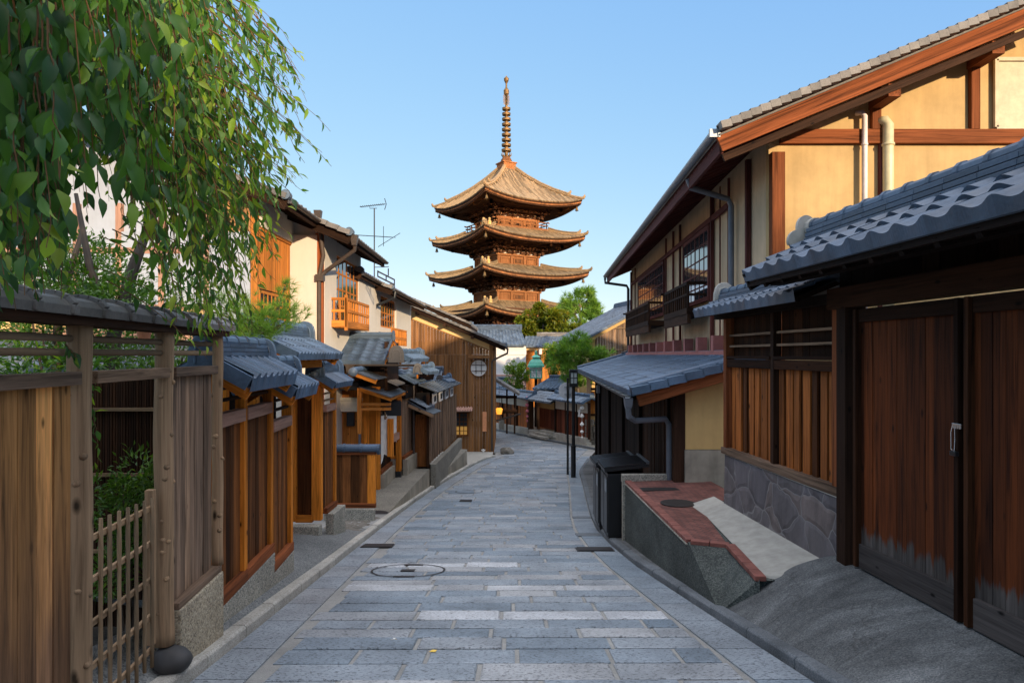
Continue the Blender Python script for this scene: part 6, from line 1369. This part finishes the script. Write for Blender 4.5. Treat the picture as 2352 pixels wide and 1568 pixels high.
def strokes(face, segs, u0, v0, sc):
    a0 = rot+face*math.pi/3; a1 = a0+math.pi/3; am = (a0+a1)/2; nn = V((math.cos(am), math.sin(am), 0)); uu = nn.cross(Z_)*-1; uu = V((-nn.y, nn.x, 0))
    c = V((Lc.x, Lc.y, 0))+nn*(.43*math.cos(math.pi/6)+.006)
    for s in segs:
        for (x0, y0_), (x1, y1_) in zip(s, s[1:]): ink.bar(c+uu*(u0+x0*sc)+Z_*(zL(857.5)+v0+y0_*sc), c+uu*(u0+x1*sc)+Z_*(zL(857.5)+v0+y1_*sc), .008, .022, nn)
k_so = [[(-.4, .5), (.3, .5), (-.35, .1), (.45, .1), (0, -.2), (.1, -.5), (.4, -.5)]]; k_be = [[(-.5, -.2), (-.1, .3), (.5, -.3)], [(.2, .4), (.3, .3)], [(.35, .5), (.45, .4)]]
k_e = [[(-.1, .5), (.1, .45)], [(-.3, .2), (.3, .2), (-.4, -.5)], [(-.1, -.1), (.1, -.5), (.4, -.5)]]; k_i = [[(-.3, .4), (-.3, -.2), (-.15, -.35)], [(.3, .3), (.35, -.1)]]
best = min(range(6), key=lambda f: math.sin(rot+(f+.5)*math.pi/3)); lf2 = min((f for f in range(6) if f != best), key=lambda f: math.sin(rot+(f+.5)*math.pi/3)+.2*math.cos(rot+(f+.5)*math.pi/3))
for f in (best, lf2):
    for k, st_ in enumerate((k_so, k_be, k_e)): strokes(f, st_, .0, .16-.15*k, .12)
    for k, st_ in enumerate((k_i, k_i, k_so)): strokes(f, st_, .12, .20-.09*k, .06)
    for k, st_ in enumerate((k_e, k_i)): strokes(f, st_, -.12, .02-.11*k, .07)
ink.build('lettering', M['black_sign'], pn)
# strings of paper ornaments and the slip of paper
def ornament(px, Y0, ys, mat, lab, rad):
    t_ = thing('paper_ornament', lab, 'ornament', P(px, ys[0][0], Y0)); m = MB(); m.tube([P(px, ys[0][0]-6, Y0), P(px, ys[-1][0]+4, Y0)], .008, 5); m.build('string', mat, t_)
    for y, s in ys:
        c = P(px, y, Y0); r = rad*s; m = MB(); m.lathe(c, [(.01, r*1.1), (r*.5, r*.75), (r, 0), (r*.9, -r*.45), (r*.35, -r*.85), (.01, -r)], 6); m.build('paper_ball', mat, t_)
qy = fw(tc, 0, .1).y; ornament(1210.8, qy, ((916, 1), (930, .9), (943.6, .75), (955.6, .6), (966, .5)), M['paper_pink'], 'string of pink paper balls hanging by the wall corner post', .15)
qy = fw(te, 0, .1).y; ornament(1336.7, qy, ((936, 1), (955, .9), (974, .9), (990.7, .75), (1004, .5)), M['white_paint'], 'string of white paper balls hanging by the street lamp', .125)
m = MB(); p = P(1329.6, 948.5, qy+.3); m.prism([p+V((-.05, 0, -.19)), p+V((.06, 0, -.19)), p+V((.09, 0, .19)), p+V((-.03, 0, .19))], (0, .01, 0)); tag(m.build('paper_slip', M['white_paint']), 'narrow white paper slip pinned beside the white paper balls', 'paper')
m = MB(); p = P(1152, 975, fw(tOf(1152)).y-.15); m.box(p, (.36, .12, .62)); tag(m.build('stone_post', M['light_concrete'], bevel=.02), 'pale square stone block at the left foot of the garden wall', 'stone')
# timber entrance on a rough stone base at the right end
en = thing('entrance_house', 'sunlit board front with slats on a rough stone base, behind the dark pole', 'house', (4.9, 36.2, -4.8))
xl, xr_ = P(1352, 0, 36).x, 8
m = MB(); m.planks((xl+.1, 36), (xr_, 36), -3.1, -1.9, .03, .16); m.build('boards', M['pale_orange_wood'], en)
m = MB(); 
for k in range(5): m.bar((xl+.1, 36, -1.75+.2*k), (xr_, 36, -1.75+.2*k), .05, .05)
m.bar((xl, 36, -1.82), (xr_, 36, -1.82), .1, .1); m.bar((xl, 36, -3.15), (xr_, 36, -3.15), .14, .12); m.build('slats', M['dark_board'], en)
post(en, xl, 36, -4.6, -.8, .2, M['grey_post_wood'])
m = MB(); tileroof(m, (xl-.2, 35.4, -.95), (xr_, 35.4, -.95), (xl-.2, 36.2, -.65), (xr_, 36.2, -.65), .24, .3, .04, 5, .08, .02, 'wave'); m.build('roof', M['silver_tile'], en)
m = MB(); m.box(((xl+xr_)/2, 36.3, -3.35), (xr_-xl, .6, .3)); m.build('ledge', M['sand_plaster'], en)
bl_ = MB()
for lv in range(4):
    x = xl-.2
    while x < xr_: L = random.uniform(.3, .55); bl_.box((x+L/2, 36.15+random.uniform(-.03, .03), -4.85+.37*lv+.18), (L-.03, .5, .35)); x += L
bl_.build('stone_base', M['rock'], en, bevel=.04)
# ---------------------------------------------------------------- leaves
def leafmesh(name, mat, parent, items, shape='leaf', fold=.25):
    """items: (position, direction, up-ish normal, length, width, tone); every leaf is a folded, curved blade"""
    n = len(items); P_ = np.array([i[0] for i in items], float); D = np.array([i[1] for i in items], float); N = np.array([i[2] for i in items], float)
    L = np.array([i[3] for i in items])[:, None]; W = np.array([i[4] for i in items])[:, None]; T = np.array([i[5] for i in items])
    D /= np.linalg.norm(D, axis=1)[:, None]+1e-9; Sx = np.cross(D, N); Sx /= np.linalg.norm(Sx, axis=1)[:, None]+1e-9; N = np.cross(Sx, D)
    if shape == 'leaf': prof = [(0, .06, 0), (.16, .62, 0), (.36, 1., .02), (.60, .85, -.02), (.82, .42, -.09), (1, .03, -.17)]
    elif shape == 'small': prof = [(0, .1, 0), (.45, 1., .03), (1, .05, -.08)]
    else: prof = [(0, 1., 0), (1, .15, -.05)]
    k = len(prof); vs = np.zeros((n, k*3, 3)) if shape != 'needle' else np.zeros((n, k*2, 3)); fs = []
    if shape == 'needle':
        for j, (t, w_, c) in enumerate(prof):
            m_ = P_+D*L*t+N*L*c; vs[:, 2*j] = m_-Sx*W*w_*.5; vs[:, 2*j+1] = m_+Sx*W*w_*.5
        q = 2*k; f = np.array([[2*j, 2*j+1, 2*j+3, 2*j+2] for j in range(k-1)])
    else:
        for j, (t, w_, c) in enumerate(prof):
            m_ = P_+D*L*t+N*L*c; vs[:, 3*j] = m_-Sx*W*w_*.5+N*W*w_*fold; vs[:, 3*j+1] = m_; vs[:, 3*j+2] = m_+Sx*W*w_*.5+N*W*w_*fold
        q = 3*k; f = np.array([x for j in range(k-1) for x in ([3*j, 3*j+1, 3*j+4, 3*j+3], [3*j+1, 3*j+2, 3*j+5, 3*j+4])])
    org = ORI.get(parent.name, V((0,0,0))) if parent is not None else V((0,0,0))
    co = (vs.reshape(-1, 3)-np.array(org)).astype(np.float32); F_ = (f[None]+np.arange(n)[:, None, None]*q).reshape(-1, 4)
    me = bpy.data.meshes.new(name); me.vertices.add(len(co)); me.vertices.foreach_set('co', co.reshape(-1))
    me.loops.add(F_.size); me.loops.foreach_set('vertex_index', F_.reshape(-1).astype(np.int32)); me.polygons.add(len(F_)); me.polygons.foreach_set('loop_start', np.arange(0, F_.size, 4, dtype=np.int32))
    me.update(calc_edges=True); o = bpy.data.objects.new(name, me); COL.objects.link(o)
    if parent is not None: o.parent = parent
    ORI[o.name] = org; fin(me, mat, np.repeat(P_*20, q, axis=0), np.repeat(T, q), True); return o
def rv(): return V((random.gauss(0, 1), random.gauss(0, 1), random.gauss(0, 1))).normalized()
pt = MB(); p = P(331, 768, 6.15); pt.lathe(p, [(.045, -.06), (.065, .05), (.075, .05), (.075, .07), (.06, .07)], 14); tag(pt.build('flower_pot', M['terracotta']), 'small terracotta pot seen behind the bamboo rails', 'pot')
pt = MB(); p = P(462, 800, 6.0); pt.lathe(p, [(.05, -.1), (.085, -.04), (.09, .03), (.06, .09), (.075, .12)], 14); tag(pt.build('jar', M['dark_rock'], smooth=True), 'dark round jar behind the thin end post of the fence', 'jar')
# weeping cherry over the garden fence
wt = thing('weeping_tree', 'weeping cherry with long drooping leafy strands over the garden fence', 'tree', (-4.3, 3.3, -2.4))
tm = MB(); tm.tube([(-4.3, 3.3, -2.5), (-4.35, 3.4, -1.2), (-4.2, 3.3, .3), (-4.0, 3.3, 1.5), (-3.6, 3.4, 2.4)], [.2, .17, .15, .13, .1], 10)
limbs = []
for tip in ((-1.1, 2.2, 2.6), (-1.3, 3.0, 2.9), (-1.0, 3.9, 2.7), (-1.6, 4.9, 2.7), (-2.4, 5.4, 2.7), (-2.2, 2.2, 2.5), (-2.6, 3.9, 2.9), (-3.4, 2.4, 2.2), (-4.2, 4.8, 2.2)):
    a = V((-4.1, 3.3, 1.3)); b = V(tip); m_ = lerp(a, b, .55)+Z_*.75; pts = [lerp(lerp(a, m_, t), lerp(m_, b, t), t) for t in (0, .15, .3, .45, .6, .75, .9, 1)]
    tm.tube(pts, [.08, .07, .055, .045, .035, .028, .02, .014], 7); limbs += pts[3:]
tm.build('trunk', M['bark'], wt, smooth=True)
EB = [(-80, 720), (0, 720), (40, 715), (70, 710), (110, 680), (150, 610), (190, 520), (240, 480), (290, 540), (330, 640), (370, 740), (410, 800), (450, 830), (490, 830), (530, 760), (570, 790), (600, 740), (630, 650), (660, 560), (690, 470), (720, 400), (765, 385)]
items = []; young = []; twigs = MB(); random.seed(21)
def strand(px0, py0, px1, py1, Y0, Y1, ns=26, lw=(.078, .034), dens=1., arch=.0, ylw=.1):
    a, b = P(px0, py0, Y0), P(px1, py1, Y1); L = (b-a).length; k = max(6, int(L/.048*dens)); pts = []
    c = lerp(a, b, .5)+Z_*arch*L+V((0, 0, 0))
    wob = [rv()*.02 for _ in range(4)]
    for i in range(15):
        t = i/14; p = lerp(lerp(a, c, t), lerp(c, b, t), t)+wob[i % 4]*.6*t; pts.append(p)
    twigs.tube(pts, [lerp(.0036, .0012, i/14) for i in range(15)], 5, cap=False)
    isy = random.random() < .16
    for i in range(k):
        t = (i+random.random()*.6)/k; f = t*14; j = min(13, int(f)); p = lerp(pts[j], pts[j+1], f-j); tan = (pts[j+1]-pts[j]).normalized()
        side = tan.cross(V((math.cos(i*2.4), math.sin(i*2.4), .2))).normalized()
        tipf = t > .86 and (isy or ylw > random.random())
        d = (tan*random.uniform(.25, .9)+side*random.uniform(.35, .95)+V((0, 0, -random.uniform(.45, 1.3)))).normalized()
        if tipf: d = (tan+side*random.uniform(.3, .9)).normalized()
        ln = lw[0]*random.uniform(.5, 1.35)*(1-.45*max(0, t-.8)/.2); 
        nn = (rv()*.85+V((.3, -.5, .35))).normalized()
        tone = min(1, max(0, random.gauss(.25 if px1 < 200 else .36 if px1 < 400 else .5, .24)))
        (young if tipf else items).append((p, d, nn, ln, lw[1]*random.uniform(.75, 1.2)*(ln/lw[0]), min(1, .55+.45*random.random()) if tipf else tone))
for i in range(200):
    px1 = random.uniform(-70, 600) if random.random() < .8 else random.uniform(280, 640); eb = interp(px1, EB); py1 = eb-abs(random.gauss(0, 1))*eb*.22-random.uniform(0, 20)
    if py1 < 60: py1 = random.uniform(60, 300)
    near = random.random() < .4 and px1 < 330
    Y1 = random.uniform(1.9, 2.6) if near else random.uniform(2.5, 5.0) if px1 < 420 else random.uniform(3.2, 5.4)
    lw = (.098, .041) if px1 < 380 else (.098, .027)
    px0 = px1-random.uniform(20, 140)-max(0, px1-430)*1.0; Y0 = Y1+random.uniform(-.3, .3)
    strand(px0, -150-random.uniform(0, 120), px1, py1, Y0, Y1, lw=lw, dens=random.uniform(.75, 1.1), arch=random.uniform(.0, .12), ylw=.08 if px1 < 250 else .3)
for i in range(110):                                             # near strands at the left edge
    px1 = random.uniform(-60, 150); py1 = random.uniform(400, 705); Y1 = random.uniform(1.7, 3.0)
    strand(px1-random.uniform(0, 60), -170, px1, py1, Y1, Y1, lw=(.085, .040), dens=.8, arch=.03)
for i in range(105):                                            # dense upper mass
    px1 = random.uniform(-60, 500); py1 = random.uniform(60, 420) if px1 < 400 else random.uniform(150, 400); Y1 = random.uniform(2.0, 4.6)
    strand(px1-random.uniform(30, 160), -170, px1, py1, Y1, Y1, dens=1.0, arch=.06)
for (x0, y0, x1, y1, Y) in ((430, -60, 700, 180, 4.4), (400, -60, 690, 205, 4.6), (330, 60, 762, 300, 4.2), (350, 90, 765, 385, 4.0), (380, 120, 740, 350, 4.3), (300, 40, 700, 250, 4.1), (380, 160, 690, 330, 4.2), (420, 180, 650, 500, 4.0), (400, 150, 668, 490, 4.3), (430, 220, 640, 470, 4.1), (350, 60, 690, 180, 4.0), (380, 20, 640, 230, 4.4), (300, -40, 620, 180, 4.4), (260, -60, 600, 160, 4.5)):
    strand(x0, y0, x1, y1, Y, Y+random.uniform(-.2, .2), lw=(.085, .026), dens=.8, arch=.16, ylw=.5)
twigs.tube([P(430, -60, 4.4), P(560, 10, 4.4), P(640, 90, 4.4), P(690, 190, 4.45)], [.006, .005, .004, .002], 6)
strand(150, 790, 178, 822, 3.6, 3.5, dens=.9)
for i in range(115):                                             # loose sprays leaning out over the lane
    px1 = random.uniform(480, 705); py1 = random.uniform(110, interp(px1, EB)+15); Y1 = random.uniform(3.4, 5.0)
    strand(px1-random.uniform(150, 300), py1-random.uniform(150, 320), px1, py1, Y1, Y1+random.uniform(-.2, .2), lw=(.088, .028), dens=random.uniform(.6, .9), arch=random.uniform(.1, .2), ylw=.45)
for q in ((80, 330, 150, 560), (250, 60, 330, 260), (200, 120, 250, 190), (330, 130, 470, 200), (300, 400, 420, 620), (330, 520, 400, 650)): strand(q[0], q[1], q[2], q[3], 2.6, 2.5, lw=(.07, .026), dens=.5, ylw=1.)
for x0, y0, x1, y1 in ((200, 870, 215, 1010), (205, 880, 232, 1060), (195, 960, 208, 1120)): strand(x0, y0, x1, y1, 4.6, 4.6, lw=(.075, .028), dens=.9)
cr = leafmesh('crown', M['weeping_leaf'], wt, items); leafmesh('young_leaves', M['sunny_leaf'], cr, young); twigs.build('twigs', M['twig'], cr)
# garden shrubs, ferns and pines on the left
def shrub(name, label, cat, c, size, n, mat, leaf=(.06, .025), seed=1, stems=5, shape='small', group=None, trunk=None, clumps=None, zbase=None):
    random.seed(seed); c = V(c); t_ = thing(name, label, cat, (c.x, c.y, zbase if zbase is not None else c.z-size[2]), group)
    cl = clumps or [(V((random.gauss(0, .42)*size[0], random.gauss(0, .42)*size[1], random.uniform(-.75, .8)*size[2])), random.uniform(.28, .5)) for _ in range(max(6, int(14)))]
    it = []
    for i in range(n):
        q, r_ = random.choice(cl); d = rv(); p = c+q+V((d.x*size[0], d.y*size[1], d.z*size[2]))*r_*random.uniform(.45, 1.)
        dd = (d+rv()*.7+V((0, 0, .15))).normalized(); it.append((p, dd, (rv()+V((0, 0, 1.4))).normalized(), leaf[0]*random.uniform(.65, 1.3), leaf[1]*random.uniform(.7, 1.25), min(1, max(0, random.gauss(.42, .24)))))
    leafmesh('foliage' if not trunk else 'crown', mat, t_, it, shape)
    m = MB(); base = V((c.x, c.y, (zbase if zbase is not None else c.z-size[2])-.1))
    for i in range(stems):
        q, r_ = random.choice(cl); m.tube([base+rv()*.03, lerp(base, c+q, .5)+rv()*.06*size[0], c+q*1.0], [.035 if trunk else .018, .022 if trunk else .012, .006], 6)
    if trunk: m.tube([base, lerp(base, c, .6), c], [trunk, trunk*.8, trunk*.4], 8)
    m.build('trunk' if trunk else 'stems', M['bark'], t_); return t_
shrub('garden_tree', 'small garden tree with slanting grey trunk behind the fence rails', 'tree', (-4.6, 7.3, .35), (1.0, .7, .75), 4500, M['shrub_leaf'], (.075, .028), 3, 9, trunk=.07, zbase=-2.3)
tk = MB(); tk.tube([(-4.25, 7.2, -.9), (-4.2, 7.2, .2), (-4.0, 7.2, .9), (-3.75, 7.2, 1.6)], [.075, .07, .06, .035], 8); tk.tube([(-4.2, 7.2, .3), (-4.45, 7.2, .9), (-4.6, 7.2, 1.7)], [.05, .04, .02], 7); tk.tube([(-4.9, 7.3, -.9), (-4.85, 7.3, .5), (-4.6, 7.3, 1.3)], [.05, .045, .025], 7)
tb_ = thing('bare_tree', 'pale forked trunk rising among the leaves behind the fence roof', 'tree', (-4.25, 7.2, -2.2)); tk.build('trunk', M['bark'], tb_, smooth=True)
shrub('shrub', 'dark leafy shrub behind the bamboo gate', 'shrub', (-3.10, 5.5, -1.35), (.42, .3, .5), 3200, M['shrub_leaf'], (.06, .02), 5, zbase=-2.3)
shrub('shrub', 'evergreen shrub filling the garden at the left behind the rails', 'shrub', (-3.9, 5.0, -.4), (.8, .6, .6), 2400, M['weeping_leaf'], (.07, .026), 6, zbase=-2.3)
shrub('shrub', 'tall loose shrub behind the bare trunks over the fence roof', 'shrub', (-5.2, 8.4, .75), (1.3, .7, 1.0), 5200, M['shrub_leaf'], (.075, .03), 12, 12, zbase=-2.3)
shrub('shrub', 'light green shrub seen between the upper bamboo rails', 'shrub', (-3.55, 6.6, .0), (.6, .4, .38), 1500, M['shrub_leaf'], (.06, .022), 8, zbase=-2.3)
random.seed(9)
def fern(c, n, ln, label):
    t_ = thing('fern', label, 'fern', c, 'ferns inside the garden gate'); it = []; c = V(c)
    for i in range(n):
        a = random.uniform(0, 6.28); el = random.uniform(.5, 1.1); d = V((math.cos(a), math.sin(a), el)); 
        for k in range(13):
            t = k/12; p = c+d*ln*t*.7-Z_*ln*.75*t*t; s = V((-math.sin(a), math.cos(a), 0)); w_ = ln*.26*(1-t*.85)
            for sg in (-1, 1): it.append((p, s*sg+d*.25-Z_*.2, Z_+rv()*.2, w_, .022, random.random()))
    leafmesh('fronds', M['fern_leaf'], t_, it, 'small'); return t_
fern((-2.72, 4.85, -2.40), 13, .62, 'bright green fern low behind the bamboo gate, right'); fern((-2.86, 4.75, -2.38), 12, .6, 'fern at the middle foot of the bamboo gate'); fern((-2.98, 4.75, -2.25), 11, .6, 'fern behind the left bamboo uprights')
def pine(name, label, tips, base, n_per, nl, tr_, group=None, seed=1, mat='pine_needle', wd=.006):
    random.seed(seed); t_ = thing(name, label, 'tree', base, group); it = []; m = MB(); base = V(base); top = max(tips, key=lambda q: q[2])
    spine = [lerp(base, V(top), k/6)+V((.12*math.sin(k*1.7), .1*math.cos(k*2.1), 0))*tr_*6 for k in range(7)]; m.tube(spine, [tr_*(1-.13*k) for k in range(7)], 8)
    for tp in tips:
        tp = V(tp); j = min(spine, key=lambda q: (q-tp).length+max(0, q.z-tp.z)*2); m.tube([j, lerp(j, tp, .6)+Z_*.03, tp], [tr_*.45, tr_*.25, tr_*.1], 6)
        for k in range(n_per):
            q = lerp(j, tp, random.uniform(.55, 1.05))+rv()*nl*.9; ax = (tp-j).normalized()+V((0, 0, .5))+rv()*.6; ax.normalize(); tone = random.random()
            for e in range(22): it.append((q+ax*nl*.35*(e/22), (ax*.8+rv()*.75), rv(), nl*random.uniform(.7, 1.1), wd, min(1, max(0, tone*.6+random.random()*.4))))
    leafmesh('crown', M[mat], t_, it, 'needle'); m.build('trunk', M['bark'], t_); return t_
tp = [P(px, py, Y) for px, py, Y in ((470, 735, 7.9), (500, 700, 8.0), (540, 690, 8.2), (580, 700, 8.0), (610, 730, 8.2), (640, 700, 8.4), (560, 740, 7.8), (520, 760, 7.7), (600, 765, 7.9), (645, 745, 8.3), (480, 770, 7.6), (690, 718, 8.6), (550, 780, 7.6), (430, 700, 7.8), (420, 745, 7.6), (590, 790, 7.8), (655, 665, 8.6), (440, 790, 7.6))]
pine('pine', 'bright green garden pine behind the brown panel fence', tp, (-3.9, 8.1, -2.6), 26, .12, .05, seed=4, wd=.005)
# middle distance trees
def crown_tree(label, px0, px1, py0, py1, Y, mat, n, leaf, seed, base_z, nm='tree', holes=True):
    random.seed(seed); a, b = P(px0, py1, Y), P(px1, py0, Y); c = (a+b)/2; size = ((b.x-a.x)/2, (b.x-a.x)/2*.8, (b.z-a.z)/2)
    cl = []
    for i in range(38):
        while True:
            q = V((random.uniform(-1, 1), random.uniform(-1, 1), random.uniform(-1, 1)))
            if q.length < 1: break
        cl.append((V((q.x*size[0]*.86, q.y*size[1]*.86, q.z*size[2]*.86)), random.uniform(.10, .30)))
    return shrub(nm, label, 'tree', c, size, n, M[mat], leaf, seed, 14, 'small', None, size[0]*.06, cl, base_z)
crown_tree('broad yellowing maple in front of the pagoda', 1178, 1318, 696, 792, 66, 'maple_leaf', 9000, (.34, .22), 41, -6, 'maple_tree')
crown_tree('smaller reddish maple beside the broad maple', 1278, 1350, 742, 792, 64, 'maple_leaf', 3500, (.3, .2), 43, -6, 'maple_tree')
tp = [P(px, py, 72) for px, py in ((1330, 672), (1305, 690), (1355, 690), (1290, 705), (1320, 700), (1368, 700), (1345, 715), (1310, 722), (1362, 725), (1335, 735), (1295, 728), (1350, 675), (1372, 715))]
pine('pine_tree', 'tall rounded pine standing behind the maples', tp, (P(1330, 0, 72).x, 72, -6), 30, .62, .22, seed=5, wd=.06)
crown_tree('pale leafy shrub left of the copper lantern', 1156, 1222, 822, 905, 46.5, 'sunny_leaf', 5200, (.13, .06), 45, -4.9, 'garden_shrub')
crown_tree('bushy tree right of the copper lantern', 1246, 1300, 775, 872, 49.5, 'sunny_leaf', 5200, (.15, .07), 47, -4.9, 'garden_tree')
tp = [P(px, py, 43+random.uniform(-1, 1)) for px, py in ((1290, 800), (1310, 785), (1330, 780), (1300, 825), (1325, 815), (1345, 805), (1280, 840), (1310, 850), (1340, 840), (1320, 870), (1345, 870), (1360, 850), (1372, 815), (1395, 812), (1385, 822), (1300, 870), (1275, 815), (1345, 790))]
pine('pine_tree', 'spreading bright green pine behind the street lamp', tp, (P(1332, 0, 43.5).x, 44, -4.9), 26, .42, .12, seed=6, wd=.035)
